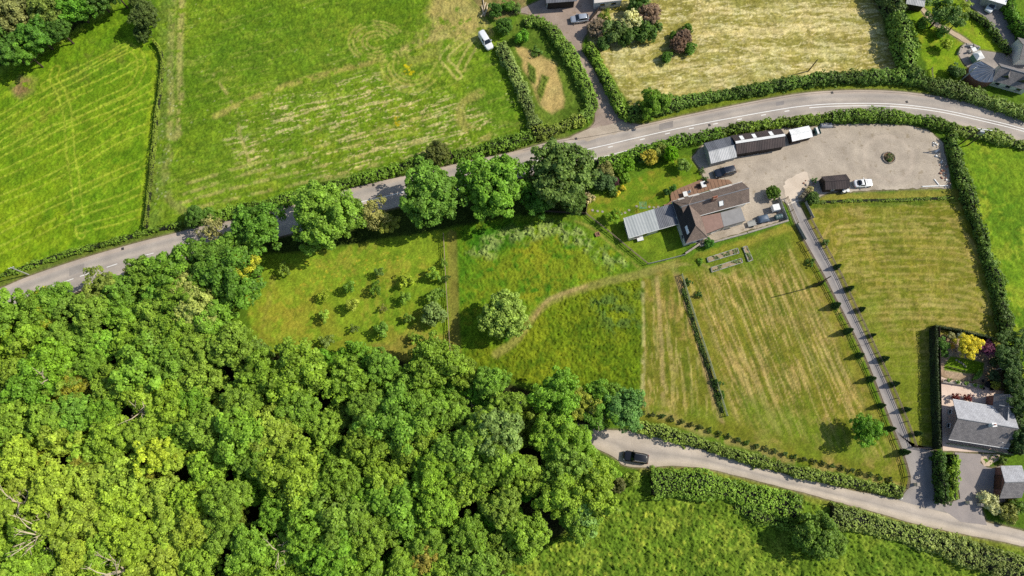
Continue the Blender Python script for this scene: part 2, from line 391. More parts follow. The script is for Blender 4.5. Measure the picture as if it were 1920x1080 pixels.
for k, pl in enumerate([[(60, 268), (125, 226), (200, 187), (242, 168), (256, 150), (266, 122), (258, 98), (245, 90)], [(-20, 270), (60, 222), (125, 184), (200, 150), (262, 118)],
    [(245, 90), (216, 104), (150, 142), (80, 178), (-10, 228)], [(240, 84), (190, 112), (130, 140), (85, 160)], [(-40, 310), (60, 258), (140, 228), (230, 192), (288, 160)],
    [(290, 190), (230, 215), (150, 258), (60, 300), (-40, 345)], [(286, 235), (220, 262), (140, 310), (60, 350), (-40, 390)], [(282, 300), (210, 330), (140, 362), (70, 395), (-20, 440)],
    [(276, 350), (230, 372), (140, 402), (60, 440), (0, 470)], [(262, 400), (200, 418), (150, 430)], [(105, 130), (100, 148), (112, 168), (124, 200), (129, 240), (133, 290), (140, 330), (144, 370), (149, 410), (152, 440)]]):
    stroke(pl, 0.28, TR, 0.68, 0.5, 0.31, 20 + k, pair=1.7)
stroke([(250, 88), (275, 96), (290, 118), (288, 180), (280, 250), (274, 330), (262, 410)], 1.4, (160, 182, 40), 0.55, 0.6, 0.4, 40)
stroke([(215, 4), (120, 70), (0, 130)], 2.4, (150, 172, 60), 0.5, 0.7, 0.4, 41)
# ---- F2: big cut meadow
field(F2, (124, 153, 36), (100, 133, 26), (138, 157, 46), rough=0.17, seed=2, big=14)
blot([(470, 60), (640, 20), (660, 110), (480, 150), (400, 110)], (86, 126, 28), 0.4, 6, 42)
blot([(930, 95), (965, 160), (985, 235), (930, 250), (870, 200)], (92, 134, 30), 0.5, 4, 43)
streak(F2, (480, 180), (700, 118), (78, 110, 26), 0.55, 3.0, 0.56, 0.45, 44, 1, 1.5)
streak(F2, (480, 180), (700, 118), (160, 170, 76), 0.5, 5, 0.66, 0.4, 45, 1, 1.2, zone=0.45)
LOW = [(440, 330), (400, 260), (480, 170), (700, 120), (860, 170), (980, 235), (900, 285), (620, 350)]
streak(LOW, (480, 290), (880, 185), (206, 192, 136), 0.42, 4.5, 0.63, 0.72, 46, 4, 0.8, 0.05, 0.40)
streak(LOW, (480, 290), (880, 185), (220, 204, 150), 0.45, 1.6, 0.75, 0.6, 47, 4, 0.8)
blot([(820, -20), (900, 10), (930, 40), (900, 62), (840, 75), (800, 55)], (184, 166, 104), 0.8, 2.5, 48, 0.40)
blot([(770, 60), (860, 30), (900, 70), (820, 110), (740, 120), (760, 85)], (160, 160, 78), 0.6, 2.5, 49, 0.45)
stroke([(910, 45), (860, 60), (800, 75), (740, 102)], 1.6, (194, 178, 110), 0.7, 0.6, 0.42, 50)
stroke([(905, 60), (850, 95), (826, 120), (812, 145), (780, 165), (750, 163), (728, 145), (722, 122)], 0.5, (176, 176, 84), 0.6, 0.5, 0.36, 51, pair=1.8)
for k, rr in enumerate((52, 44, 36, 27, 18)):
    a = np.linspace(R(70), R(330), 14); stroke([(706 + rr * math.cos(t), 78 + 0.72 * rr * math.sin(t)) for t in a], 0.42, (178, 174, 92), 0.62, 0.5, 0.37, 52 + k)
for k, rr in enumerate((54, 44, 35, 26)):
    a = np.linspace(R(40), R(200), 12); stroke([(772 + rr * math.cos(t), 122 + 0.85 * rr * math.sin(t)) for t in a], 0.42, (174, 172, 86), 0.6, 0.5, 0.37, 58 + k)
stroke([(900, 175), (880, 185), (866, 200), (864, 220), (872, 238), (890, 248), (915, 255)], 2.0, (166, 160, 86), 0.75, 0.6, 0.36, 63)
stroke([(880, 65), (850, 88), (832, 110), (848, 128), (858, 142)], 0.45, (196, 186, 112), 0.7, 0.5, 0.36, 64, pair=1.6)
stroke([(895, 75), (884, 92), (872, 112), (864, 130)], 0.45, (196, 186, 112), 0.6, 0.5, 0.36, 65, pair=1.6)
stroke([(405, 218), (470, 186), (520, 166), (580, 148), (650, 128), (700, 118)], 1.3, (184, 168, 96), 0.6, 0.7, 0.46, 66)
stroke([(335, -40), (330, 60), (328, 130), (330, 190), (326, 250)], 1.3, (178, 170, 104), 0.7, 0.7, 0.40, 67, pair=2.0)
stroke([(318, -40), (312, 60), (312, 160), (300, 300), (285, 420)], 3.2, (108, 132, 56), 0.55, 0.7, 0.40, 68, rough=0.22)
stroke([(326, 250), (310, 330), (318, 375), (345, 395)], 1.6, (150, 152, 84), 0.6, 0.7, 0.46, 69)
for k, pl in enumerate([[(345, 395), (450, 370), (600, 335), (720, 305)], [(340, 380), (450, 350), (600, 312), (800, 262)], [(345, 365), (450, 330), (600, 290), (780, 245)], [(350, 345), (480, 305), (620, 268), (860, 200)], [(470, 310), (450, 250), (440, 200), (400, 140)]]):
    stroke(pl, 0.6, (186, 176, 108), 0.6, 0.6, 0.46, 70 + k)
dots([(755, 122), (775, 118), (778, 138), (760, 142)], (206, 190, 24), 14, 1); dots([(738, 218), (755, 216), (757, 232), (740, 238)], (200, 184, 24), 10, 2)
dots([(300, 120), (330, 120), (318, 380), (285, 380)], (190, 196, 150), 60, 3, (0.05, 0.14), 0.7); dots(F2, (190, 190, 140), 110, 4, (0.04, 0.12), 0.7)
# ---- F3: hay field
field(F3, (192, 180, 112), (164, 156, 82), (202, 190, 130), rough=0.09, seed=3, big=9)
streak(F3, (1130, 130), (1640, 100), (138, 132, 56), 0.9, 9, 0.54, 0.55, 80, 1, 5.0)
streak(F3, (1130, 130), (1640, 100), (228, 214, 158), 0.55, 5, 0.60, 0.7, 81, 1, 5.0, 0.05)
streak(F3, (1130, 130), (1640, 100), (234, 222, 172), 0.32, 2.2, 0.66, 0.65, 83, 1, 4.0, 0.05)
streak(F3, (1130, 130), (1640, 100), (118, 116, 46), 0.32, 1.8, 0.66, 0.55, 86, 1, 4.0, 0.05)
for k in range(9):
    stroke([(1340 + 10 * k, -30 + 18 * k), (1480, -38 + 19 * k), (1640, -34 + 18 * k)], 0.9, (226, 212, 154) if k % 2 else (142, 138, 60), 0.6, 0.6, 0.42, 690 + k)
for k in range(5):
    stroke([(1400, 30 + 26 * k), (1280, 45 + 26 * k), (1200 - 6 * k, 80 + 20 * k), (1175 + 4 * k, 120 + 14 * k), (1215 + 10 * k, 165 + 4 * k), (1330, 160 + 2 * k)], 0.8, (222, 206, 140) if k % 2 else (150, 142, 60), 0.5, 0.6, 0.44, 84 + k)
blot([(1225, 100), (1255, 52), (1290, 45), (1305, 70), (1290, 105), (1240, 122)], (128, 128, 50), 0.6, 1.2, 90)
# ---- F10, F9: bright pasture
field(F10, (126, 156, 34), (92, 130, 24), (148, 166, 46), rough=0.14, seed=4, big=7)
field(F9, (120, 148, 44), (94, 124, 34), (142, 164, 58), rough=0.30, fs=0.7, seed=5, big=6, tall=0.7)
dots([(960, 1000), (1300, 900), (1500, 1080), (950, 1080)], (176, 190, 70), 160, 6, (0.2, 0.45), 0.6)
# ---- F4 and F5: mown paddocks
field(F4, (138, 136, 46), (116, 122, 34), (152, 140, 62), rough=0.06, seed=6, big=10)
rg4 = random.Random(9); yy = 396.0
for k in range(21):
    yy += rg4.uniform(8.5, 16.5); y = yy; q = (y - 398) / 13.2; dx = 3.2 * q; e0, e1 = rg4.uniform(-14, 10), rg4.uniform(-10, 14)
    stroke([(1548 + dx * 0.9 + e0, y + 34), (1560 + dx + e0, y + 12), (1590 + dx, y + 1), (1690 + dx * 0.6, y - 3 + rg4.uniform(-2, 2)), (1775 + dx * 0.75, y + 1), (1806 + dx * 0.85 + e1, y + 14), (1818 + dx * 0.9 + e1, y + 42)], rg4.uniform(.35, .75), (186, 168, 98), rg4.uniform(.35, .7), 0.6, rg4.uniform(.38, .48), 600 + k)
    stroke([(1555 + dx * 0.9 + e0, y + 40), (1568 + dx + e0, y + 18), (1596 + dx, y + 7), (1690 + dx * 0.6, y + 3), (1775 + dx * 0.75, y + 7), (1800 + dx * 0.85 + e1, y + 20)], rg4.uniform(.3, .8), (100, 114, 32), rg4.uniform(.3, .55), 0.6, 0.46, 630 + k)
streak(F4, (1560, 430), (1840, 430), (190, 172, 104), 0.4, 4, 0.64, 0.45, 660, 2, 1.5, zone=0.42)
streak(F4, (1690, 560), (1720, 800), (168, 156, 76), 0.5, 6, 0.6, 0.5, 92, 1, 1.0, zone=0.45)
blot([(1560, 600), (1640, 560), (1740, 690), (1745, 830), (1715, 830)], (112, 134, 32), 0.6, 3, 93)
blot([(1515, 380), (1800, 372), (1805, 382), (1520, 392)], (80, 112, 24), 0.7, 0.5, 94, rough=0.2)
blot([(1545, 362), (1795, 357), (1798, 372), (1530, 380)], (150, 142, 62), 0.75, 0.5, 95)
field(F5, (142, 136, 52), (118, 122, 36), (160, 143, 76), rough=0.06, seed=7, big=10)
DR = [(1290, 500), (1480, 440), (1690, 880), (1370, 800)]
streak(DR, (1500, 470), (1640, 800), (190, 166, 102), 0.55, 6, 0.56, 0.75, 96, 3, 1.0, zone=0.40)
streak(DR, (1500, 470), (1640, 800), (98, 112, 30), 0.5, 8, 0.60, 0.5, 97, 1, 1.0)
streak(DR, (1500, 470), (1640, 800), (196, 174, 112), 0.32, 14, 0.62, 0.6, 670, 2, 0.8, 0.05)
streak(DR, (1500, 470), (1640, 800), (88, 104, 28), 0.32, 14, 0.62, 0.5, 671, 2, 0.8, 0.05)
streak([(1205, 515), (1275, 510), (1365, 790), (1195, 780)], (1215, 520), (1235, 760), (186, 168, 102), 0.5, 6, 0.58, 0.7, 98, 1, 1.0, zone=0.38)
streak([(1205, 515), (1275, 510), (1365, 790), (1195, 780)], (1215, 520), (1235, 760), (92, 112, 26), 0.5, 8, 0.6, 0.55, 99, 1, 1.0)
stroke([(1264, 500), (1300, 610), (1352, 790)], 1.1, (186, 154, 112), 0.75, 0.6, 0.36, 100)
stroke([(1232, 520), (1240, 640), (1244, 770)], 0.7, (188, 164, 110), 0.7, 0.6, 0.38, 101); stroke([(1205, 530), (1206, 640), (1204, 770)], 0.6, (196, 184, 130), 0.7, 0.6, 0.40, 102)
blot([(1215, 500), (1320, 478), (1480, 432), (1500, 470), (1420, 505), (1300, 515)], (104, 132, 30), 0.75, 2, 103)
blot([(1215, 772), (1350, 800), (1500, 850), (1690, 895), (1660, 800), (1560, 790), (1440, 760)], (110, 136, 32), 0.6, 3, 104)
blot([(1215, 775), (1250, 776), (1340, 812), (1500, 860), (1690, 905), (1690, 915), (1490, 876), (1300, 812)], (168, 152, 92), 0.75, 0.6, 105, 0.40)
for k, pl in enumerate([[(1262, 498), (1310, 495), (1350, 512), (1390, 528)], [(1285, 520), (1300, 540), (1298, 560)], [(1275, 512), (1294, 530), (1300, 545)], [(1480, 470), (1515, 530), (1560, 620)]]):
    stroke(pl, 0.5, (178, 164, 96), 0.6, 0.6, 0.36, 106 + k)
# ---- F6, F8, F7: rough grass, upper paddock, orchard
field(F6, (132, 146, 30), (84, 112, 18), (110, 136, 24), rough=0.22, fs=0.7, seed=8, big=5, tall=0.4)
blot([(1110, 560), (1150, 545), (1200, 560), (1195, 610), (1150, 640), (1115, 600)], (92, 122, 56), 0.75, 2, 112, 0.45, rough=0.34, tall=0.9)
field(F8, (120, 152, 32), (70, 116, 20), (134, 146, 34), rough=0.18, seed=9, big=5, tall=0.3)
blot([(858, 450), (900, 420), (950, 410), (950, 470), (900, 560), (862, 570)], (66, 124, 22), 0.6, 3, 113)
blot([(900, 480), (990, 450), (1080, 460), (1150, 500), (1100, 530), (960, 540), (910, 520)], (142, 146, 36), 0.55, 3, 114, 0.42)
blot([(884, 478), (915, 444), (960, 426), (1040, 416), (1085, 432), (1130, 466), (1172, 494), (1150, 500), (1090, 458), (1030, 440), (960, 450), (910, 482)], (158, 176, 100), 0.85, 1.2, 115, 0.42, ns=1.0, rough=0.34, tall=1.0)
stroke([(960, 405), (1060, 408), (1120, 432), (1170, 475), (1215, 512)], 2.2, (104, 130, 36), 0.7, 0.6, 0.34, 116, rough=0.06)
stroke([(1080, 415), (1110, 428), (1150, 462), (1205, 508)], 0.5, (164, 158, 76), 0.6, 0.6, 0.36, 117)
field(F7, (138, 160, 42), (114, 145, 34), (150, 156, 52), rough=0.10, seed=10, big=8)
blot([(500, 560), (600, 540), (640, 640), (520, 640), (480, 620)], (156, 150, 52), 0.6, 3, 118, 0.42); blot([(690, 640), (760, 630), (840, 640), (840, 680), (700, 670)], (160, 140, 70), 0.6, 2, 119)
dots([(560, 480), (700, 470), (800, 480), (700, 540), (560, 560)], (200, 180, 60), 60, 7, (0.08, 0.2), 0.6)
stroke([(512, 520), (505, 560), (488, 640)], 1.0, (150, 146, 60), 0.6, 0.6, 0.36, 120)
stroke([(847, 440), (849, 520), (852, 600), (856, 690)], 1.9, (142, 136, 62), 0.85, 0.35, 0.0, 121, rough=0.05)
stroke([(930, 665), (965, 640), (990, 608), (1020, 572), (1060, 552), (1130, 530), (1200, 514), (1265, 494)], 1.5, (154, 148, 78), 0.8, 0.5, 0.0, 122, rough=0.03)
stroke([(1000, 596), (1030, 562), (1100, 536)], 0.6, (188, 164, 112), 0.6, 0.5, 0.36, 123)
# ---- gardens and lawns, verges, bare earth in the wood
field([(1098, 402), (1104, 366), (1145, 362), (1170, 345), (1225, 318), (1262, 296), (1300, 292), (1318, 330), (1316, 345), (1258, 368), (1246, 388), (1172, 412), (1130, 420)], (130, 146, 38), (100, 132, 26), (146, 144, 48), rough=0.03, seed=11, big=4)
field([(1105, 402), (1172, 412), (1185, 450), (1280, 420), (1280, 480), (1216, 498)], (124, 146, 38), (104, 132, 30), rough=0.03, seed=12, big=4)
field([(1000, 400), (1000, 340), (1090, 310), (1100, 370), (1098, 402), (1090, 402)], (74, 88, 34), (58, 74, 26), rough=0.10, seed=13)
blot([(1040, 388), (1075, 376), (1100, 380), (1095, 398), (1045, 398)], (168, 126, 84), 0.8, 0.6, 124, 0.42)
field([(1320, 478), (1470, 420), (1498, 428), (1400, 460)], (152, 144, 58), (128, 138, 40), rough=0.04, seed=14)
field([(1700, 40), (1760, -40), (1830, -40), (1905, 110), (1880, 160), (1800, 150), (1745, 145), (1720, 80)], (140, 164, 34), (112, 146, 22), (156, 164, 48), rough=0.03, seed=15, big=5)
field([(1752, 625), (1860, 650), (1895, 740), (1755, 740)], (186, 162, 140), (150, 126, 100), rough=0.03, seed=16)
field([(1770, 685), (1782, 668), (1812, 672), (1846, 680), (1842, 702), (1812, 700), (1770, 694)], (126, 152, 34), (106, 138, 26), rough=0.02, feather=0.2, seed=17, edge=0.1)
field([(945, 70), (980, 20), (1010, 30), (1065, 80), (1100, 180), (1105, 215), (1060, 240), (1000, 235), (965, 150)], (110, 132, 46), (84, 112, 32), rough=0.14, seed=18, big=4)
blot([(966, 86), (985, 92), (1020, 108), (1044, 122), (1054, 160), (1060, 204), (1035, 214), (1012, 196), (992, 150)], (198, 172, 112), 0.95, 0.5, 125, rough=0.04)
blot([(990, 118), (1003, 130), (1005, 160), (992, 150)], (92, 118, 40), 0.95, 0.35, 126, rough=0.3, tall=0.5); blot([(1016, 140), (1030, 145), (1022, 180), (1012, 195), (1006, 175)], (104, 126, 44), 0.95, 0.35, 127, rough=0.3, tall=0.5)
field([(860, -60), (1000, -60), (985, 20), (930, 40), (900, 20)], (150, 136, 88), (110, 110, 56), rough=0.1, seed=19, big=3)
WOOD = [(-200, 590), (0, 560), (80, 528), (200, 495), (300, 478), (420, 478), (470, 530), (425, 600), (450, 660), (600, 668), (740, 674), (880, 690), (1000, 735), (1180, 770), (1090, 800), (1110, 850), (1125, 900), (1105, 975), (1040, 1008), (950, 1060), (930, 1250), (-250, 1250)]
field(WOOD, (58, 62, 30), (40, 44, 20), (74, 66, 40), rough=0.2, seed=20, big=5)
field([(-160, 140), (-160, -90), (250, -90), (215, 4), (120, 70), (0, 128)], (64, 76, 30), (44, 54, 20), rough=0.2, seed=21)
field([(420, 480), (440, 420), (660, 390), (860, 350), (1000, 325), (1110, 300), (1100, 400), (960, 405), (800, 435), (600, 470)], (66, 82, 28), (50, 66, 20), rough=0.2, seed=22)
for k, (pl, w, c) in enumerate([([(-60, 558), (0, 534), (150, 480), (250, 452), (400, 415), (530, 382), (750, 328), (870, 300), (960, 281), (1060, 256)], 2.2, (110, 124, 52)),
    ([(1180, 236), (1240, 222), (1440, 178), (1520, 166), (1600, 163), (1690, 164), (1800, 182), (1920, 208), (2000, 228)], 1.6, (122, 134, 40)),
    ([(1240, 274), (1340, 252), (1440, 232), (1520, 222), (1600, 218), (1690, 220), (1760, 230), (1920, 272), (2000, 298)], 1.4, (112, 128, 50)),
    ([(1190, 806), (1280, 830), (1440, 876), (1565, 908), (1680, 931)], 1.6, (150, 146, 60)), ([(1205, 882), (1330, 886), (1440, 912), (1615, 958), (1750, 995), (1915, 1028), (2000, 1050)], 1.6, (136, 142, 56))]):
    stroke(pl, w, c, 0.8, 0.5, 0.0, 140 + k, rough=0.12)
# ---------------------------------------------------------------- roads, drives, yards: thin sheets on the ground
RN = catmull([(-90, 576), (0, 541), (55, 518), (150, 486), (250, 457), (325, 438), (400, 419), (530, 386), (667, 350), (750, 332), (870, 304), (960, 285), (1040, 264), (1120, 251), (1200, 235), (1300, 213), (1440, 185), (1520, 173), (1600, 169), (1680, 171), (1760, 181), (1840, 198), (1920, 217), (2040, 252)], 6)
RC = catmull([(-90, 606), (0, 570), (50, 553), (125, 527), (207, 499), (275, 478), (400, 446), (540, 410), (675, 379), (745, 363), (860, 335), (980, 308), (1110, 278), (1145, 270), (1200, 257), (1300, 235), (1440, 209), (1520, 197.5), (1600, 194), (1680, 195.5), (1760, 205), (1840, 222), (1920, 242), (2040, 280)], 6)
RS = catmull([(-90, 640), (0, 600), (55, 581), (207, 526), (400, 475), (675, 406), (860, 359), (1000, 327), (1122, 299), (1222, 274), (1340, 250), (1440, 231), (1520, 220), (1600, 216), (1690, 218), (1760, 228), (1840, 246), (1920, 268), (2040, 306)], 6)
LN = catmull([(880, 728), (960, 748), (1050, 784), (1120, 804), (1192, 810), (1280, 833), (1440, 880), (1565, 912), (1680, 936), (1780, 960), (1920, 996), (2060, 1032)], 6)
LS = catmull([(870, 762), (950, 782), (1030, 815), (1110, 838), (1152, 858), (1168, 871), (1205, 877), (1270, 874), (1330, 880), (1440, 907), (1615, 953), (1750, 990), (1915, 1023), (2060, 1062)], 6)
DL = catmull([(1476, 381), (1497, 430), (1547, 520), (1557, 540), (1620, 665), (1677, 808), (1695, 854), (1707, 897), (1703, 915), (1684, 938)], 6)
DRT = catmull([(1494, 374), (1520, 425), (1572, 522), (1582, 545), (1655, 700), (1700, 808), (1711, 838), (1752, 844), (1765, 900), (1775, 962)], 6)
SL_ = catmull([(1040, 276), (1075, 254), (1105, 240), (1116, 222), (1110, 180), (1085, 118), (1064, 82), (1040, 52), (1000, 30), (965, 22)], 5)
SR_ = catmull([(1215, 236), (1190, 232), (1165, 222), (1140, 180), (1112, 130), (1092, 95), (1092, 76), (1110, 48), (1126, 20), (1126, -50)], 5)
YARD = [(1298, 296), (1320, 268), (1370, 254), (1465, 240), (1540, 236), (1600, 232), (1700, 235), (1738, 243), (1768, 268), (1776, 310), (1782, 352), (1700, 354), (1600, 359), (1553, 361), (1530, 372), (1498, 378), (1478, 384), (1460, 372), (1474, 412), (1420, 427), (1312, 460), (1305, 452), (1320, 430), (1392, 385), (1395, 345), (1340, 345), (1322, 340), (1314, 320)]
APRON = [(1790, 848), (1842, 852), (1838, 868), (1850, 876), (1862, 878), (1880, 872), (1885, 940), (1850, 946), (1838, 945), (1850, 985), (1800, 978), (1768, 956), (1775, 945), (1800, 935), (1796, 900)]
PAVE = [(1764, 706), (1780, 712), (1840, 722), (1886, 735), (1895, 850), (1768, 845), (1762, 790)]
DECK = [(1246, 387), (1258, 377), (1256, 363), (1275, 353), (1318, 336), (1366, 338), (1372, 344), (1262, 378)]
PATH3 = [(1722, 12), (1730, 12), (1760, 44), (1785, 56), (1812, 72), (1826, 85), (1820, 88), (1780, 62), (1752, 48), (1736, 32)]
PATIO3 = [(1796, 100), (1806, 85), (1830, 88), (1836, 94), (1890, 102), (1900, 118), (1905, 150), (1880, 140), (1830, 148), (1818, 130), (1806, 118)]
DRV3 = [(1806, -20), (1860, -30), (1880, 18), (1905, 72), (1925, 110), (1940, 160), (1890, 150), (1898, 116), (1885, 80), (1850, 34), (1812, 8)]
BEDP = {}
def ring_px(a, b): return np.vstack([a, b[::-1]])
SHEETS = [(ring_px(RN, RS), 0.1), (ring_px(LN, LS), 0.1), (ring_px(DL, DRT), 0.1), (ring_px(SL_, SR_), 0.1)] + [(np.array(p, float), 0.1) for p in (YARD, APRON, PAVE, PATH3, PATIO3, DRV3)]
FLATM = np.zeros(SH, np.float32)
for px, _ in SHEETS:
    pl = pts2(px); sl = sub(pl, 1.5); s = sdf(GX[sl], GY[sl], pl)
    m = smooth(s, -0.55, -0.05).astype(np.float32); FLATM[sl] = np.maximum(FLATM[sl], m)
    mixc(sl, m * 0.9, (132, 120, 96))

def build_ground():
    n1 = fbm(GX, GY, 0.9, 500, 3, 0.7); n2 = fbm(GX, GY, 0.45, 520, 2); n3 = fbm(GX, GY, 2.4, 540, 3)
    z = ROUGH * ((n1 - 0.35) * 2.0 + (grain - 0.5) * 1.3) + TALL * (smooth(n2, 0.45, 0.8) * 0.30 + smooth(n3, 0.45, 0.75) * 0.10 + grain * 0.22)
    z = np.clip(z, -0.1, None) * (1 - FLATM) - 0.035 * FLATM
    edge = np.ones(SH, np.float32); edge[0] = edge[-1] = 0; edge[:, 0] = edge[:, -1] = 0; z *= edge
    col = 0.80 * COLR * (0.72 + 0.56 * fine[..., None]) * (0.74 + 0.52 * grain[..., None])
    col[..., 0] *= 1 + 0.16 * (fbm(GX, GY, 3.0, 560, 3) - 0.5)
    V = np.stack([GX, GY, z], -1).reshape(-1, 3); h, w = SH
    idx = np.arange(h * w).reshape(h, w)
    Fq = np.stack([idx[:-1, :-1], idx[:-1, 1:], idx[1:, 1:], idx[1:, :-1]], -1).reshape(-1, 4)
    b = 2500.0; x0, x1, y0, y1 = gx[0], gx[-1], gy[0], gy[-1]; k = len(V)
    ext = [(-b, -b, 0), (b, -b, 0), (b, b, 0), (-b, b, 0)]
    V = np.vstack([V, ext]); c00, c01, c11, c10 = idx[0, 0], idx[0, -1], idx[-1, -1], idx[-1, 0]
    Fq = np.vstack([Fq, [[k, k + 1, c01, c00], [k + 1, k + 2, c11, c01], [k + 2, k + 3, c10, c11], [k + 3, k, c00, c10]]])
    C4 = np.ones((len(V), 4), np.float32); C4[:k, :3] = col.reshape(-1, 3); C4[k:, :3] = lin((92, 124, 30))
    m, n, l, bs = new_mat('grass_ground')
    at = N(n, 'ShaderNodeAttribute', attribute_name='crop'); tc = N(n, 'ShaderNodeTexCoord')
    nz = N(n, 'ShaderNodeTexNoise', i_Scale=5.0, i_Detail=4.0, i_Roughness=0.7); l.new(tc.outputs['Object'], nz.inputs['Vector'])
    nb = N(n, 'ShaderNodeTexNoise', i_Scale=0.05, i_Detail=3.0); l.new(tc.outputs['Object'], nb.inputs['Vector'])
    r = ramp(n, [(0.3, (0.72, 0.74, 0.7)), (0.7, (1.28, 1.25, 1.2))]); l.new(nz.outputs['Fac'], r.inputs[0])
    r2 = ramp(n, [(0.3, (0.92, 0.95, 0.9)), (0.7, (1.08, 1.05, 1.0))]); l.new(nb.outputs['Fac'], r2.inputs[0])
    mx = N(n, 'ShaderNodeMix', data_type='RGBA', blend_type='MULTIPLY'); mx.inputs[0].default_value = 1
    my = N(n, 'ShaderNodeMix', data_type='RGBA', blend_type='MULTIPLY'); my.inputs[0].default_value = 1
    l.new(at.outputs['Color'], mx.inputs[6]); l.new(r.outputs[0], mx.inputs[7]); l.new(mx.outputs[2], my.inputs[6]); l.new(r2.outputs[0], my.inputs[7])
    l.new(my.outputs[2], bs.inputs['Base Color']); bs.inputs['Roughness'].default_value = 0.9; bs.inputs['Specular IOR Level'].default_value = 0.12
    bp = N(n, 'ShaderNodeBump', i_Strength=0.5, i_Distance=0.12); l.new(nz.outputs['Fac'], bp.inputs['Height']); l.new(bp.outputs[0], bs.inputs['Normal'])
    o = obj('ground', mesh_np('ground', V, Fq, m, attrs={'crop': C4})); tag(o, 'green pasture, cut hay fields and paddocks', 'ground', kind='structure')
build_ground()

def sheet_mat(name, c, c2, rough=0.9, tracks=None, blotch=0.5, speck=0.25, dirt=None):
    """tarmac or gravel; v of the UV runs across a road, so tyre bands follow it"""
    m, n, l, b = new_mat(name); tc = N(n, 'ShaderNodeTexCoord'); uv = N(n, 'ShaderNodeUVMap')
    nz = N(n, 'ShaderNodeTexNoise', i_Scale=0.22, i_Detail=8.0, i_Roughness=0.62); l.new(tc.outputs['Object'], nz.inputs['Vector'])
    r = ramp(n, [(0.38, lin(c2)), (0.62, lin(c))]); l.new(nz.outputs['Fac'], r.inputs[0]); out = r.outputs[0]
    def mult(o, fac):
        mx = N(n, 'ShaderNodeMix', data_type='RGBA', blend_type='MULTIPLY'); mx.inputs[0].default_value = 1
        l.new(o, mx.inputs[6]); l.new(fac, mx.inputs[7]); return mx.outputs[2]
    if tracks:
        sep = N(n, 'ShaderNodeSeparateXYZ'); l.new(uv.outputs[0], sep.inputs[0]); n3 = N(n, 'ShaderNodeTexNoise', i_Scale=0.35, i_Detail=5.0)
        mp = N(n, 'ShaderNodeMapping'); mp.inputs['Scale'].default_value = (0.35, 6.0, 1); l.new(uv.outputs[0], mp.inputs[0]); l.new(mp.outputs[0], n3.inputs['Vector'])
        ad = N(n, 'ShaderNodeMath', operation='MULTIPLY_ADD', i_1=0.10, i_2=-0.05); l.new(n3.outputs['Fac'], ad.inputs[0])
        a2 = N(n, 'ShaderNodeMath', operation='ADD'); l.new(sep.outputs[1], a2.inputs[0]); l.new(ad.outputs[0], a2.inputs[1])
        rr = ramp(n, tracks); l.new(a2.outputs[0], rr.inputs[0]); out = mult(out, rr.outputs[0])
        r3 = ramp(n, [(0.35, (0.86, 0.86, 0.87)), (0.65, (1.08, 1.07, 1.06))]); l.new(n3.outputs['Fac'], r3.inputs[0]); out = mult(out, r3.outputs[0])
    sp = N(n, 'ShaderNodeTexNoise', i_Scale=4.0, i_Detail=4.0, i_Roughness=0.8); l.new(tc.outputs['Object'], sp.inputs['Vector'])
    r4 = ramp(n, [(0.3, (1 - speck,) * 3), (0.7, (1 + speck,) * 3)]); l.new(sp.outputs['Fac'], r4.inputs[0]); out = mult(out, r4.outputs[0])
    if dirt:
        mn = N(n, 'ShaderNodeTexNoise', i_Scale=0.6, i_Detail=8.0, i_Roughness=0.7); l.new(tc.outputs['Object'], mn.inputs['Vector'])
        rm = ramp(n, [(0.56, (0, 0, 0)), (0.68, (1, 1, 1))]); l.new(mn.outputs['Fac'], rm.inputs[0])
        mx = N(n, 'ShaderNodeMix', data_type='RGBA'); l.new(rm.outputs[0], mx.inputs[0]); l.new(out, mx.inputs[6]); mx.inputs[7].default_value = lin4(dirt); out = mx.outputs[2]
    l.new(out, b.inputs['Base Color']); b.inputs['Roughness'].default_value = rough; b.inputs['Specular IOR Level'].default_value = 0.2
    bp = N(n, 'ShaderNodeBump', i_Strength=0.3, i_Distance=0.03); l.new(sp.outputs['Fac'], bp.inputs['Height']); l.new(bp.outputs[0], b.inputs['Normal'])
    return m
def worn_rings(m, c, rings, strength=0.16):
    n, l, b = m.node_tree.nodes, m.node_tree.links, m.node_tree.nodes['Principled BSDF']
    g = N(n, 'ShaderNodeNewGeometry'); nz = N(n, 'ShaderNodeTexNoise', i_Scale=0.5, i_Detail=5.0); l.new(g.outputs['Position'], nz.inputs['Vector'])
    ad = N(n, 'ShaderNodeVectorMath', operation='MULTIPLY_ADD'); ad.inputs[1].default_value = (1.6, 1.6, 0); l.new(nz.outputs['Color'], ad.inputs[0]); l.new(g.outputs['Position'], ad.inputs[2])
    d = N(n, 'ShaderNodeVectorMath', operation='DISTANCE'); d.inputs[1].default_value = (c.x + .8, c.y + .8, c.z); l.new(ad.outputs[0], d.inputs[0])
    mr = N(n, 'ShaderNodeMath', operation='DIVIDE', i_1=14.0); l.new(d.outputs['Value'], mr.inputs[0]); r = ramp(n, rings); l.new(mr.outputs[0], r.inputs[0])
    mx = N(n, 'ShaderNodeMix', data_type='RGBA', blend_type='MULTIPLY'); mx.inputs[0].default_value = 1; src = b.inputs['Base Color'].links[0].from_socket
    l.new(src, mx.inputs[6]); l.new(r.outputs[0], mx.inputs[7]); l.new(mx.outputs[2], b.inputs['Base Color']); return m
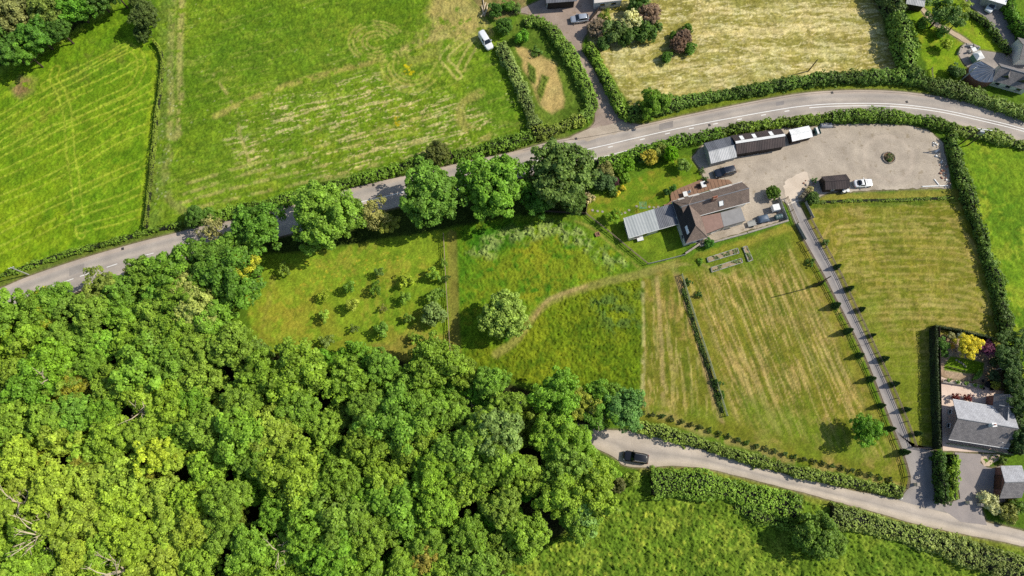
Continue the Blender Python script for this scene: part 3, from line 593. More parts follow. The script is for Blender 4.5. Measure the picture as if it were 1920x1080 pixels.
def ribbon(name, a, b, z, mat, label, n=160, jit=0.0, seed=0):
    A, B = pts2(resample(a, n)), pts2(resample(b, n)); rng = np.random.RandomState(seed)
    if jit:
        k = np.convolve(rng.randn(n + 4), np.ones(5) / 5, 'valid')[:, None] * jit; k2 = np.convolve(rng.randn(n + 4), np.ones(5) / 5, 'valid')[:, None] * jit
        d = (B - A) / np.linalg.norm(B - A, axis=1, keepdims=True); A = A + d * k; B = B + d * k2
    m = MB(); s = np.r_[0, np.cumsum(np.linalg.norm(np.diff((A + B) / 2, axis=0), axis=1))]
    for i in range(n - 1):
        m.face([(*B[i], z), (*B[i + 1], z), (*A[i + 1], z), (*A[i], z)], [(s[i], 1), (s[i + 1], 1), (s[i + 1], 0), (s[i], 0)])
    o = m.build(name, mat); return tag(o, label, name.replace('_', ' '), kind='structure')
def plate(name, px, z, mat, label, jit=0.0, seed=0, step=0.7, round_=False, kind='structure', cat=None):
    pl = pts2(px); pl = np.vstack([pl, pl[:1]]); pl = catmull(pl, step)[:-1] if round_ else densify(pl, step)[:-1]
    if jit: pl = pl + np.random.RandomState(seed).randn(*pl.shape) * jit
    ar = np.sum(pl[:, 0] * np.roll(pl[:, 1], -1) - np.roll(pl[:, 0], -1) * pl[:, 1])
    if ar < 0: pl = pl[::-1]
    m = MB(); m.face([(x, y, z) for x, y in pl], [(x, y) for x, y in pl]); o = m.build(name, mat)
    return tag(o, label, cat or name.replace('_', ' '), kind=kind)
TRK = [(0.0, (1.02, 0.97, 0.93)), (0.10, (1.10, 1.04, 0.99)), (0.16, (0.96, 0.96, 0.97)), (0.24, (0.84, 0.85, 0.87)), (0.38, (1.04, 1.03, 1.02)), (0.50, (0.88, 0.88, 0.90)), (0.62, (1.04, 1.03, 1.02)), (0.76, (0.86, 0.86, 0.88)), (0.9, (1.03, 1.01, 1.0)), (1.0, (0.95, 0.93, 0.9))]
TRL = [(0.0, (0.92, 0.9, 0.84)), (0.12, (1.08, 1.05, 1.0)), (0.30, (1.04, 1.02, 1.0)), (0.42, (0.93, 0.92, 0.92)), (0.52, (0.78, 0.78, 0.79)), (0.62, (0.95, 0.94, 0.93)), (0.80, (1.08, 1.05, 1.0)), (1.0, (0.9, 0.87, 0.8))]
ribbon('main_road', RN, RS, 0.030, sheet_mat('main_road_tarmac', (182, 172, 160), (166, 157, 147), tracks=TRK, speck=0.12), 'pale grey two-lane road curving across the valley', 260)
ribbon('country_lane', LN, LS, 0.028, sheet_mat('lane_tarmac', (192, 181, 167), (175, 165, 152), tracks=TRL, speck=0.12), 'narrow pale country lane below the paddocks', 200, 0.10, 2)
ribbon('driveway', DL, DRT, 0.034, sheet_mat('drive_tarmac', (160, 155, 150), (144, 139, 136), tracks=TRL, speck=0.10), 'straight grey tarmac driveway between rail fences', 160)
ribbon('side_lane', SL_, SR_, 0.024, sheet_mat('side_lane_tarmac', (166, 148, 134), (142, 126, 114), speck=0.16, dirt=(138, 120, 98)), 'brown-grey side lane climbing to the farm yard', 120, 0.10, 3)
plate('gravel_yard', YARD, 0.024, worn_rings(sheet_mat('yard_gravel', (182, 169, 151), (160, 148, 132), speck=0.26, dirt=(140, 126, 104)), P(1666, 296), [(.10, (.96,) * 3), (.22, (1.0,) * 3), (.30, (.92,) * 3), (.36, (1.07, 1.06, 1.06)), (.42, (.94,) * 3), (.50, (1.06, 1.06, 1.05)), (.58, (.95,) * 3), (.8, (1.0,) * 3)]), 'wide pale gravel yard beside the sheds', 0.10, 4)
plate('house_apron', APRON, 0.040, sheet_mat('apron_tarmac', (160, 150, 144), (144, 136, 132), speck=0.10), 'grey tarmac parking apron by the brick garage', 0.03, 5)
plate('paved_terrace', PAVE, 0.020, sheet_mat('terrace_paving', (226, 204, 186), (208, 184, 166), speck=0.10), 'pale pink paved terrace round the brick bungalow', 0.03, 6)
plate('garden_path', PATH3, 0.020, sheet_mat('path_gravel', (190, 170, 144), (168, 148, 122), speck=0.2), 'thin gravel path curving over the upper garden lawn', 0.05, 7)
plate('patio', PATIO3, 0.022, sheet_mat('patio_slabs', (166, 156, 146), (140, 132, 124), speck=0.15), 'grey slab patio behind the slate-roofed house', 0.03, 8)
plate('upper_driveway', DRV3, 0.018, sheet_mat('upper_drive_tarmac', (152, 144, 138), (130, 124, 120), speck=0.12), 'grey drive beside the upper garden hedge', 0.05, 9)
plate('round_terrace', [(1838, 862), (1842, 852), (1875, 852), (1872, 862), (1862, 868), (1855, 874), (1845, 874)], 0.046, sheet_mat('round_paving', (206, 184, 160), (186, 164, 142), speck=0.1), 'rounded pink paved corner below the bungalow', 0.0, 1, round_=False)
plate('lane_mouth', [(1062, 262), (1100, 243), (1165, 228), (1200, 240), (1150, 252), (1100, 264)], 0.036, sheet_mat('mouth_gravel', (186, 172, 154), (164, 150, 132), speck=0.22), 'worn gravelly mouth of the side lane', 0.12, 11)
plate('yard_wheelmark', [(1478, 384), (1494, 375), (1518, 340), (1512, 322), (1488, 330), (1470, 352)], 0.030, sheet_mat('worn_gravel', (214, 198, 178), (194, 178, 158), speck=0.12), 'pale worn patch of gravel at the head of the driveway', 0.15, 12, round_=True)
# road markings: painted strips, each a sheet of its own just above the tarmac
MARK = solid('road_paint', (236, 234, 228), 0.7, 0, 0.16, 1.2)
def strip(mb, px, w, z):
    p = pts2(px); d = np.gradient(p, axis=0); d /= np.linalg.norm(d, axis=1, keepdims=True); q = np.stack([-d[:, 1], d[:, 0]], 1) * w / 2
    for i in range(len(p) - 1): mb.face([(*(p[i] - q[i]), z), (*(p[i + 1] - q[i + 1]), z), (*(p[i + 1] + q[i + 1]), z), (*(p[i] + q[i]), z)])
def seg(line, x0, x1, dy=0.0):
    x = np.linspace(x0, x1, max(2, int(abs(x1 - x0) / 6) + 2)); return np.stack([x, np.interp(x, line[:, 0], line[:, 1]) + dy], 1)
mk = MB(); strip(mk, seg(RC, 560, 1960), 0.17, 0.036)
for x in (-60, -10, 40, 88, 118, 150, 200, 268, 335, 400, 470): strip(mk, seg(RC, x, x + 20), 0.16, 0.036)
for x in (1140, 1200, 1247, 1292, 1337, 1382, 1427, 1471): strip(mk, seg(RC, x, x + 9, 5.2), 0.2, 0.036)
strip(mk, seg(RC, 1517, 1960, 4.6), 0.17, 0.036)
strip(mk, seg(RS, 1100, 1232, -3.0), 0.15, 0.036); strip(mk, seg(RS, -40, 30, -4), 0.15, 0.036)
tag(mk.build('road_marking', MARK), 'white centre and edge lines painted on the main road', 'road marking', kind='structure')
sm = MB(); strip(sm, seg(RN, 980, 1960, 3.2), 0.07, 0.036)
tag(sm.build('tarmac_seam', solid('tarmac_seam_tar', (96, 88, 86), 0.9, 0, 0.2, 2)), 'dark tar seam along the upper edge of the main road', 'road seam', kind='structure')
sn = MB(); strip(sn, np.array([(1503, 417), (1521, 409.5)]), 0.08, 0.038); strip(sn, np.array([(1610, 650), (1632, 643)]), 0.05, 0.038)
tag(sn.build('drive_seam', solid('drive_seam_tar', (92, 86, 86), 0.9, 0, 0.2, 2)), 'dark patch joint across the driveway', 'road seam', kind='structure')
kb = MB()
p = pts2([(1477, 383.5), (1496, 375)]); strip(kb, np.array([(1477, 384), (1496, 375.5)]), 0.28, 0.040)
tag(kb.build('stone_sill', solid('stone_sill', (220, 208, 192), 0.8, 0, 0.15, 2)), 'pale stone strip where drive meets yard', 'kerb', kind='structure')

DRAIN = solid('cast_iron', (70, 68, 68), .7, .3, .3, 4)
def road_patch(x0, x1, f0, f1, c, label):
    a, b = seg(RN, x0, x1), seg(RS, x0, x1); q = np.vstack([a + (b - a) * f0, (a + (b - a) * f1)[::-1]])
    plate('road_patch', q, 0.0335, sheet_mat('patch_tarmac', c, tuple(v - 16 for v in c), speck=.14), label, .02, int(x0))
road_patch(1236, 1262, .12, .40, (150, 143, 138), 'darker repair patch in the road above the farm garden'); road_patch(1625, 1668, .58, .86, (158, 150, 143), 'long darker repair patch on the road bend'); road_patch(130, 158, .18, .42, (156, 149, 142), 'darker repair patch in the road at the meadow foot'); road_patch(1455, 1470, .20, .36, (146, 140, 136), 'small square repair patch above the shed row')
for k, (x, f) in enumerate(((700, .08), (1080, .06), (1390, .94), (1560, .08), (1790, .93), (230, .07), (1700, .40), (1330, .62))):
    p = seg(RN, x, x + 1)[0]; q = seg(RS, x, x + 1)[0]; c = P(*(p + (q - p) * f)); m = MB(); m.box((c.x, c.y, .036), (.55, .55, .012), R(12)); tag(m.build('drain_cover', DRAIN), 'dark iron cover set in the main road', 'drain cover', 'drain covers in the main road')
# ---------------------------------------------------------------- foliage
def unit(v): return v / (np.linalg.norm(v, axis=-1, keepdims=True) + 1e-9)
def leaves(pos, nrm, size, rng, tint, fold=0.25):
    """one small bent leaf spray (quad) per point"""
    k = len(pos); nrm = unit(nrm); a = unit(np.cross(nrm, rng.randn(k, 3))); b = np.cross(nrm, a)
    s = (size * (0.65 + 0.7 * rng.rand(k)))[:, None] / 2; w = 0.75 + 0.5 * rng.rand(k)[:, None]
    f = nrm * s * fold
    V = np.stack([pos - a * s * w - b * s * 0.7 - f, pos + a * s * 0.8 * w - b * s - f, pos + a * s * w + b * s * 0.75, pos - a * s * 0.7 * w + b * s + f * 0.6], 1).reshape(-1, 3)
    return V, np.arange(4 * k).reshape(-1, 4), np.repeat(tint, 4)
def make_crown(seed, Rr, nl, lr, per, leaf, zr=0.75, top=0.15, jag=0.18, fill=0.15):
    rng = np.random.RandomState(seed)
    d = unit(rng.randn(nl, 3)); d[:, 2] = np.where(d[:, 2] < -0.35, -d[:, 2], d[:, 2]); d = unit(d)
    wob = 1 + jag * np.sin(3 * np.arctan2(d[:, 1], d[:, 0]) + seed) + jag * rng.randn(nl) * 0.5
    rad = Rr * wob * np.where(rng.rand(nl) < 0.78, rng.uniform(0.68, 0.9, nl), rng.uniform(0.25, 0.65, nl))
    c = d * rad[:, None]; c[:, 2] *= zr
    r = rng.uniform(lr[0], lr[1], nl); ltint = np.clip(rng.normal(0.5, 0.16, nl), 0, 1)
    i = np.repeat(np.arange(nl), per); k = len(i)
    dd = unit(rng.randn(k, 3) + np.array([0, 0, 0.45]) + d[i] * 0.5)
    pos = c[i] + dd * r[i][:, None] * rng.uniform(0.72, 1.08, k)[:, None] * np.array([1, 1, 0.85])
    nrm = dd * 0.8 + np.array([0.12, 0.03, 0.48]) + rng.randn(k, 3) * 0.45
    tint = np.clip(ltint[i] + rng.normal(0, 0.14, k), 0, 1); size = np.full(k, leaf)
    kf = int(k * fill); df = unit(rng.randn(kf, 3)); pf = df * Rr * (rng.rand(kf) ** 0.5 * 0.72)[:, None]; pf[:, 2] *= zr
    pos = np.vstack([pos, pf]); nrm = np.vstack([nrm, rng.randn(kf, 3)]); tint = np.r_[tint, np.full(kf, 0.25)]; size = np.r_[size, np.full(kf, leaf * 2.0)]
    V, Fq, t = leaves(pos, nrm, size, rng, tint)
    return mesh_np('crown', V, Fq, M['leaf'], attrs={'tint': t})
def make_cone(seed, Rr, h, k, leaf):
    rng = np.random.RandomState(seed); z = 1 - np.sqrt(rng.rand(k)); th = rng.rand(k) * 2 * np.pi
    r = Rr * np.clip(1.05 - z, 0, 1) ** 0.8 * np.where(z < 0.12, 0.6 + 3.3 * z, 1) * (0.75 + 0.35 * rng.rand(k)) * (1 + 0.12 * np.sin(5 * th + 9 * z))
    pos = np.stack([r * np.cos(th), r * np.sin(th), 0.15 + z * h], 1); nrm = np.stack([np.cos(th), np.sin(th), np.full(k, 0.5)], 1) + rng.randn(k, 3) * 0.4
    V, Fq, t = leaves(pos, nrm, np.full(k, leaf), rng, np.clip(rng.normal(0.45, 0.2, k), 0, 1)); return mesh_np('crown', V, Fq, M['leaf'], attrs={'tint': t})
LIB = {
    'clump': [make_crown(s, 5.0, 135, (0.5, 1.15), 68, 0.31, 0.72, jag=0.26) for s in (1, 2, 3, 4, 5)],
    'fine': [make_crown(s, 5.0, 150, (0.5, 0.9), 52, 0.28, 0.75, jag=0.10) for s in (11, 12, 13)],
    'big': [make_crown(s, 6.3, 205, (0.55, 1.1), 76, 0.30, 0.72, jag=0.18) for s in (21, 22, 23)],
    'ragged': [make_crown(s, 4.5, 52, (0.6, 1.1), 84, 0.31, 0.8, jag=0.34, fill=0.05) for s in (31, 32, 33)],
    'airy': [make_crown(s, 4.0, 60, (0.5, 0.9), 26, 0.30, 0.8, jag=0.25, fill=0.02) for s in (36, 37)],
    'shrub': [make_crown(s, 1.5, 26, (0.38, 0.62), 46, 0.20, 0.8, jag=0.14) for s in (41, 42, 43)],
    'small': [make_crown(s, 1.0, 13, (0.26, 0.44), 34, 0.17, 0.9, jag=0.25, fill=0.06) for s in (51, 52, 53)],
    'tuft': [make_crown(s, 0.5, 8, (0.16, 0.28), 24, 0.11, 0.8, jag=0.3, fill=0.05) for s in (61, 62)],
    'ball': [make_crown(s, 1.0, 130, (0.12, 0.17), 34, 0.085, 0.95, jag=0.01, fill=0.3) for s in (71,)],
    'cone': [make_cone(s, 0.62, 3.0, 900, 0.17) for s in (81, 82, 83)],
    'tallcone': [make_cone(s, 2.2, 7.5, 2600, 0.34) for s in (91, 92)],
}
def make_trunk(h, r, seed, limbs=5, reach=2.6):
    m = MB(); rg = random.Random(seed); m.tube((0, 0, -0.2), (0, 0, h * 0.6), r, r * 0.7, 8); m.tube((0, 0, h * 0.6), (rg.uniform(-.3, .3), rg.uniform(-.3, .3), h * 1.05), r * 0.7, r * 0.25, 7)
    for k in range(limbs):
        a = 2 * math.pi * k / limbs + rg.uniform(-.4, .4); z = h * rg.uniform(0.5, 0.75); q = reach * rg.uniform(0.7, 1.1)
        m.tube((0, 0, z), (q * math.cos(a), q * math.sin(a), z + q * 0.7), r * 0.42, r * 0.12, 6)
    return m.mesh('trunk', M['bark'])
TRUNK = [make_trunk(7.5, 0.30, 3), make_trunk(7.5, 0.34, 4)]
STEM = make_trunk(1.2, 0.06, 5, 4, 0.5)
STATS = {}
def tree(px, py, rpx, kind, col, label, cat='tree', name='broadleaf_tree', hc=7.0, group=None, var=None, zs=1.0, sx=1.0, colv=0.0, crown_name='crown'):
    """a tree whose crown is seen centred on (px, py) with a radius of rpx photo pixels; hc: height of the crown's middle"""
    c = P(px, py, hc); lib = LIB[kind]; me = lib[rnd.randrange(len(lib)) if var is None else var % len(lib)]
    unit_r = {'clump': 5.0, 'fine': 5.0, 'big': 6.3, 'ragged': 4.5, 'airy': 4.0, 'shrub': 1.5, 'small': 1.0, 'tuft': 0.5, 'ball': 1.0}[kind] * 0.97
    r = rpx * mpp(px, py) * (1 - hc / H); k = r / unit_r
    t = thing(name, label, cat, (c.x, c.y, 0), rnd.uniform(0, 6.28), group)
    cr = obj(crown_name, me, t, (0, 0, hc)); cr.scale = (k * sx, k / sx, k * zs)
    cc = [max(0.002, x * q * (1.0 if group == 'trees of the wood' else 1.18) * (1 + rnd.uniform(-colv, colv))) for x, q in zip(lin(col), (1.1, 1.0, 1.05))]; cr.color = (*cc, 1)
    big = hc > 3; tk = obj('trunk', TRUNK[rnd.randrange(2)] if big else STEM, t)
    hs = hc / 7.5 if big else hc / 1.2; tk.scale = (hs, hs, hs) if big else (min(hs, k * 1.6 + .4),) * 2 + (hs,)
    return t
def bush(px, py, rpx, kind, col, label, cat='shrub', name='shrub', h=None, group=None, zs=1.0, sx=1.0, colv=0.0):
    """a shrub that is foliage down to the ground: one mesh"""
    unit_r = {'shrub': 1.5, 'small': 1.0, 'tuft': 0.5, 'ball': 1.0, 'ragged': 4.5, 'fine': 5.0, 'clump': 5.0, 'airy': 4.0}[kind] * 0.97
    r = rpx * mpp(px, py); hz = r * 0.75 * zs if h is None else h; c = P(px, py, hz); lib = LIB[kind]; k = r / unit_r
    o = obj(name, lib[rnd.randrange(len(lib))], None, (c.x, c.y, hz)); o.rotation_euler = (0, 0, rnd.uniform(0, 6.28)); o.scale = (k * sx, k / sx, k * zs)
    o.color = (*[max(0.002, x * q * (1 + rnd.uniform(-colv, colv))) for x, q in zip(lin(col), (1.2, 1.12, 1.14))], 1); return tag(o, label, cat, group)
def cone(px, py, hgt, col, label, name='young_cypress', cat='cypress', group=None, kind='cone', wide=1.0):
    c = P(px, py); base = {'cone': 3.0, 'tallcone': 7.5}[kind]; k = hgt / base
    t = thing(name, label, cat, (c.x, c.y, 0), rnd.uniform(0, 6.28), group); cr = obj('crown', LIB[kind][rnd.randrange(len(LIB[kind]))], t); cr.scale = (k * wide, k * wide, k); cr.color = (*lin(col), 1)
    tk = obj('trunk', STEM, t); tk.scale = (0.9 * k, 0.9 * k, 0.5 * k); return t
def hedge(pl, w, h, col, label, seed=0, dens=30, leaf=0.25, bump=0.35, name='hedge', cat='hedge', curve=True, zref=None, group=None, trim=False):
    """a hedge along the polyline seen at its top; leaf sprays over a bulging loaf with a dark woody inside"""
    zr = h * 0.8 if zref is None else zref
    p = np.array([P(x, y, zr)[:2] for x, y in pl]); p = catmull(p, 0.5) if curve else densify(p, 0.5)
    rng = np.random.RandomState(seed + 1000); s = np.r_[0, np.cumsum(np.linalg.norm(np.diff(p, axis=0), axis=1))]; L = s[-1]
    def at(u):
        x = np.interp(u, s, p[:, 0]); y = np.interp(u, s, p[:, 1]); e = 0.4
        dx = np.interp(u + e, s, p[:, 0]) - np.interp(u - e, s, p[:, 0]); dy = np.interp(u + e, s, p[:, 1]) - np.interp(u - e, s, p[:, 1]); q = np.hypot(dx, dy) + 1e-9
        return x, y, -dy / q, dx / q
    per = w + 2 * h; k = int(L * per * dens); u = rng.rand(k) * L; v = rng.rand(k) * per
    sx = np.where(v < h, -w / 2, np.where(v < h + w, v - h - w / 2, w / 2)); sz = np.where(v < h, v, np.where(v < h + w, h, per - v))
    nx = np.where(v < h, -1.0, np.where(v < h + w, 0.0, 1.0)); nz = np.where((v >= h) & (v < h + w), 1.0, 0.15)
    if not trim:                                     # round the shoulders
        f = np.clip(np.abs(sx) / (w / 2), 0, 1); sz = np.where(nz == 1.0, sz - 0.28 * h * f ** 3, sz); sx = np.where(nz != 1.0, sx * (1 - 0.25 * np.clip(sz / h, 0, 1) ** 3), sx); nx = np.where(nz == 1.0, np.sign(sx) * f ** 2 * 0.8, nx)
    b = (vnoise(u, v, 1.3, seed + 5) - 0.5) * 2 * bump + (vnoise(u, v, 0.55, seed + 6) - 0.5) * bump
    big = 1 + (vnoise(u, u * 0, 4.5, seed + 7) - 0.5) * (0.1 if trim else 0.75)
    cx, cy, qx, qy = at(u); lat = sx * (0.25 + 0.75 * big if not trim else 1.0) + nx * b; z = np.clip(sz * big + nz * b, 0.03, None)
    pos = np.stack([cx + qx * lat, cy + qy * lat, z], 1) + rng.randn(k, 3) * (0.03 if trim else 0.08)
    nrm = np.stack([qx * nx, qy * nx, nz], 1) + rng.randn(k, 3) * (0.35 if trim else 0.55) + np.array([0.1, 0.02, 0.5])
    tint = np.clip(0.5 + (vnoise(u, v, 1.5, seed + 8) - 0.5) * 0.5 + (vnoise(u, u * 0, 5.5, seed + 9) - 0.5) * 0.6 + rng.normal(0, 0.15, k), 0, 1)
    nrm = np.stack([qx * nx, qy * nx, nz], 1)
    if trim:
        V, Fq, t = leaves(pos, nrm + rng.randn(k, 3) * 0.35 + np.array([0.1, 0.02, 0.4]), np.full(k, leaf), rng, tint)
    else:                                            # bushy clumps of sprays
        kc = max(12, int(L * per * 1.2)); per_c = max(8, int(0.55 * k / kc)); ii = np.repeat(np.arange(kc), per_c); j = rng.permutation(k)[:kc]
        cr_ = rng.uniform(0.2, 0.6, kc) * min(1.0, 0.45 + 0.3 * h); ctr = pos[j] + nrm[j] * rng.uniform(-0.35, 0.08, kc)[:, None]; ctr[:, 2] = np.maximum(ctr[:, 2], 0.1)
        dd = unit(rng.randn(len(ii), 3) + nrm[j][ii] * 0.7 + np.array([0, 0, 0.4])); pp = ctr[ii] + dd * cr_[ii][:, None] * rng.uniform(0.7, 1.1, len(ii))[:, None]; pp[:, 2] = np.maximum(pp[:, 2], 0.03)
        tt = np.clip(tint[j][ii] + rng.normal(0, 0.13, len(ii)), 0, 1); m2 = rng.rand(k) < 0.6; n2 = int(m2.sum())
        V, Fq, t = leaves(np.vstack([pp, pos[m2]]), np.vstack([dd * 0.8 + rng.randn(len(ii), 3) * 0.4, nrm[m2] + rng.randn(n2, 3) * 0.5]) + np.array([0.1, 0.02, 0.45]), np.full(len(ii) + n2, leaf), rng, np.r_[tt, tint[m2]])
    uu = np.linspace(0, L, max(3, int(L / 1.0))); cx, cy, qx, qy = at(uu); bg = 1 + (vnoise(uu, uu * 0, 4.5, seed + 7) - 0.5) * (0.1 if trim else 0.75)
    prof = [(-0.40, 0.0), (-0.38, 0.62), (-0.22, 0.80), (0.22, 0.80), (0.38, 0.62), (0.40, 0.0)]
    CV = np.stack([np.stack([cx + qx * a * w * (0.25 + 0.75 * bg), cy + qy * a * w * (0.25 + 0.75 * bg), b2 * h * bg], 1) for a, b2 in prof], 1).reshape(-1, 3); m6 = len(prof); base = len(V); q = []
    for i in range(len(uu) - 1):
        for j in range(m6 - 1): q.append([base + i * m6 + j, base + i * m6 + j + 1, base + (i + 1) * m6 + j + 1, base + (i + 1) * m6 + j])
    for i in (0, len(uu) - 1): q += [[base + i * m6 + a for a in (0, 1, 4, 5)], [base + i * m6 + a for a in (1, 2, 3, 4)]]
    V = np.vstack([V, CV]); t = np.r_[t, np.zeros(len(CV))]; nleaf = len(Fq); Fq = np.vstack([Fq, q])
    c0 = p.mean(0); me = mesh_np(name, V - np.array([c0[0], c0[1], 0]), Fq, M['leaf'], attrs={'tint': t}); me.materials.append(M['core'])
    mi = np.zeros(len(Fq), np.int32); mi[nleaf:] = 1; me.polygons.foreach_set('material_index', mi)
    o = obj(name, me, None, (c0[0], c0[1], 0)); o.color = (*[min(.5, x * q) for x, q in zip(lin(col), (1.6, 1.4, 1.45))], 1); return tag(o, label, cat, group)

# ---- the wood: crowns spread over its outline, every tree its own
def in_poly(x, y, pl):
    return bool(inside(np.array([x]), np.array([y]), np.array(pl, float))[0])
WOODC = [(-60, 590), (0, 580), (70, 552), (130, 560), (200, 590), (330, 560), (420, 590), (450, 640), (520, 668), (620, 672), (740, 668), (880, 690), (985, 725), (1010, 800), (1090, 850), (1125, 900), (1120, 960), (1060, 1000), (960, 1040), (930, 1130), (-60, 1130)]
ZONES = [((30, 620), 'at the road end of the wood'), ((210, 620), 'in the wood below the roadside thicket'), ((390, 620), 'in the wood beside the orchard corner'), ((540, 700), 'on the wood edge below the orchard grass'),
    ((740, 710), 'on the wood edge under the orchard fence'), ((930, 740), 'on the wood edge below the mown path'), ((1060, 880), 'on the wood edge facing the parked black car'), ((1080, 970), 'at the wood tip above the lower meadow'),
    ((940, 1040), 'on the wood edge along the lower meadow'), ((60, 760), 'in the wood near the broken pale trunk'), ((260, 740), 'in the wood between broken trunk and bare twigs'), ((430, 780), 'deep in the wood below the orchard corner'),
    ((620, 830), 'in the middle of the wood'), ((800, 860), 'deep in the wood below the mown path'), ((960, 880), 'deep in the wood behind the lane edge trees'), ((70, 920), 'in the wood above the big bare branches'),
    ((250, 880), 'in the wood among the yellowish crowns'), ((440, 930), 'deep in the wood above the fanned bare branches'), ((640, 980), 'in the wood beside the lone bare limbs'), ((820, 1020), 'in the wood near the brown-tinged crown'),
    ((60, 1050), 'at the wood corner past the big bare branches'), ((250, 1040), 'in the wood beside the fanned bare branches'), ((450, 1050), 'in the wood between fanned branches and bare limbs')]
def wood():
    rg = random.Random(11); pts = []; tries = 0
    while tries < 9000:
        tries += 1; x, y = rg.uniform(-50, 1130), rg.uniform(545, 1120)
        if not in_poly(x, y, WOODC): continue
        dmin = 54 if x > 420 else 47
        if all((x - a) ** 2 + (y - b) ** 2 > (0.5 * (dmin + d)) ** 2 for a, b, d in pts): pts.append((x, y, dmin))
    rows = []
    for x, y, d in pts:
        left = max(0.0, min(1.0, (620 - x) / 500)); low = max(0.0, min(1.0, (y - 640) / 300)); yel = 0.25 + 0.5 * left * low + rg.uniform(-0.3, 0.3)
        if 60 < x < 330 and 820 < y < 960: yel += 0.22
        if 700 < x < 1000 and y < 800: yel -= 0.25
        yel -= 0.17; cls = 0 if yel < 0.12 else 1 if yel < 0.38 else 2 if yel < 0.62 else 3
        if 180 < x < 300 and 830 < y < 930 and rg.random() < 0.25: cls = 3
        base = [(122, 164, 50), (134, 174, 52), (146, 183, 56), (157, 190, 60)][cls]
        col = tuple(c + rg.uniform(-5, 5) for c in base)
        kind = rg.choice(['clump', 'clump', 'clump', 'big', 'fine']) if x > 380 else rg.choice(['clump', 'clump', 'fine', 'fine', 'ragged', 'big'])
        r = d * rg.uniform(0.58, 1.04); hc = rg.uniform(5.8, 8.2) * (1.0 if x > 420 else 0.8)
        zone = min(ZONES, key=lambda z: (z[0][0] - x) ** 2 + (z[0][1] - y) ** 2)[1]
        rows.append([x, y, r, kind, col, hc, cls, zone])
    cname = ['dark green', 'mid green', 'light green', 'yellow-green']; tname = {'clump': 'clumpy', 'big': 'broad', 'fine': 'fine-leaved', 'ragged': 'ragged'}
    grp = {}
    for r_ in rows: grp.setdefault((r_[6], r_[3], r_[7]), []).append(r_)
    for (cls, kind, zone), rs in grp.items():
        rs.sort(key=lambda q: q[0]); n = len(rs)
        for i, q in enumerate(rs):
            pre = '' if n == 1 else (('left', 'right')[i] if n == 2 else ('leftmost', 'middle', 'rightmost')[i] if n == 3 else ('leftmost', 'second', 'third', 'fourth', 'fifth', 'sixth')[i]) + ' '
            tree(q[0], q[1], q[2] * (1.12 if kind == 'ragged' else 1), q[3], q[4], f'{pre}{cname[cls]} {tname[kind]} tree {zone}', 'tree', 'woodland_tree', q[5], 'trees of the wood')
    return len(rows)
print('wood trees', wood())
# ---- understory between the crowns of the wood
def understory():
    rg = random.Random(23); pts = []
    while len(pts) < 75:
        x, y = rg.uniform(-30, 1110), rg.uniform(560, 1095)
        if in_poly(x, y, WOODC) and all((x - a) ** 2 + (y - b) ** 2 > 62 ** 2 for a, b in pts): pts.append((x, y))
        elif rg.random() < 0.0008: break
    by = {}
    for x, y in pts:
        z = min(ZONES, key=lambda q: (q[0][0] - x) ** 2 + (q[0][1] - y) ** 2)[1]; by.setdefault(z, []).append((x, y))
    for z, ps in by.items():
        ps.sort()
        for i, (x, y) in enumerate(ps):
            pre = '' if len(ps) == 1 else (('left', 'right')[i] if len(ps) == 2 else ('leftmost', 'second', 'third', 'fourth', 'fifth', 'sixth', 'seventh', 'eighth')[i]) + ' '
            bush(x, y, rg.uniform(30, 44), 'fine', (104, 148, 44) if x > 420 else (140, 170, 52), f'{pre}low bushy understory tree {z}', 'bush', 'understory_bush', h=rg.uniform(2.6, 4.4), group='understory of the wood', colv=0.25)
understory()
# ---- single trees
G1 = 'trees in the row below the main road'
tree(610, 405, 66, 'big', (122, 164, 54), 'largest light green tree of the row, left of the road gap', 'tree', hc=7.2, group=G1, var=0, sx=1.02)
tree(484, 424, 48, 'clump', (96, 142, 44), 'dark clumpy tree at the left end of the roadside row', 'tree', hc=6.2, group=G1, var=1)
tree(452, 455, 36, 'ragged', (104, 146, 46), 'small ragged tree below the left end of the roadside row', 'tree', hc=5.0, group=G1)
tree(700, 402, 32, 'airy', (150, 156, 84), 'sparse half-bare tree between two big roadside trees', 'tree', hc=5.0, group=G1)
tree(728, 420, 22, 'ragged', (122, 138, 52), 'small olive tree in the shade beneath the row', 'tree', hc=3.4, group=G1)
tree(810, 366, 61, 'big', (104, 148, 50), 'round mid-green tree above the top of the orchard fence', 'tree', hc=7.4, group=G1, var=1)
tree(925, 346, 64, 'big', (108, 156, 46), 'bright green lumpy tree second from the garden end of the row', 'tree', hc=7.6, group=G1, var=2)
tree(1050, 324, 66, 'fine', (100, 130, 58), 'huge dark grey-green tree next to the house garden', 'tree', hc=7.4, group=G1, var=0)
tree(1010, 372, 32, 'clump', (82, 130, 42), 'low green tree under the huge dark tree', 'tree', hc=4.2, group=G1)
tree(1075, 378, 26, 'fine', (84, 116, 44), 'dark bushy tree over the garden corner boundary', 'tree', hc=3.4, group=G1)
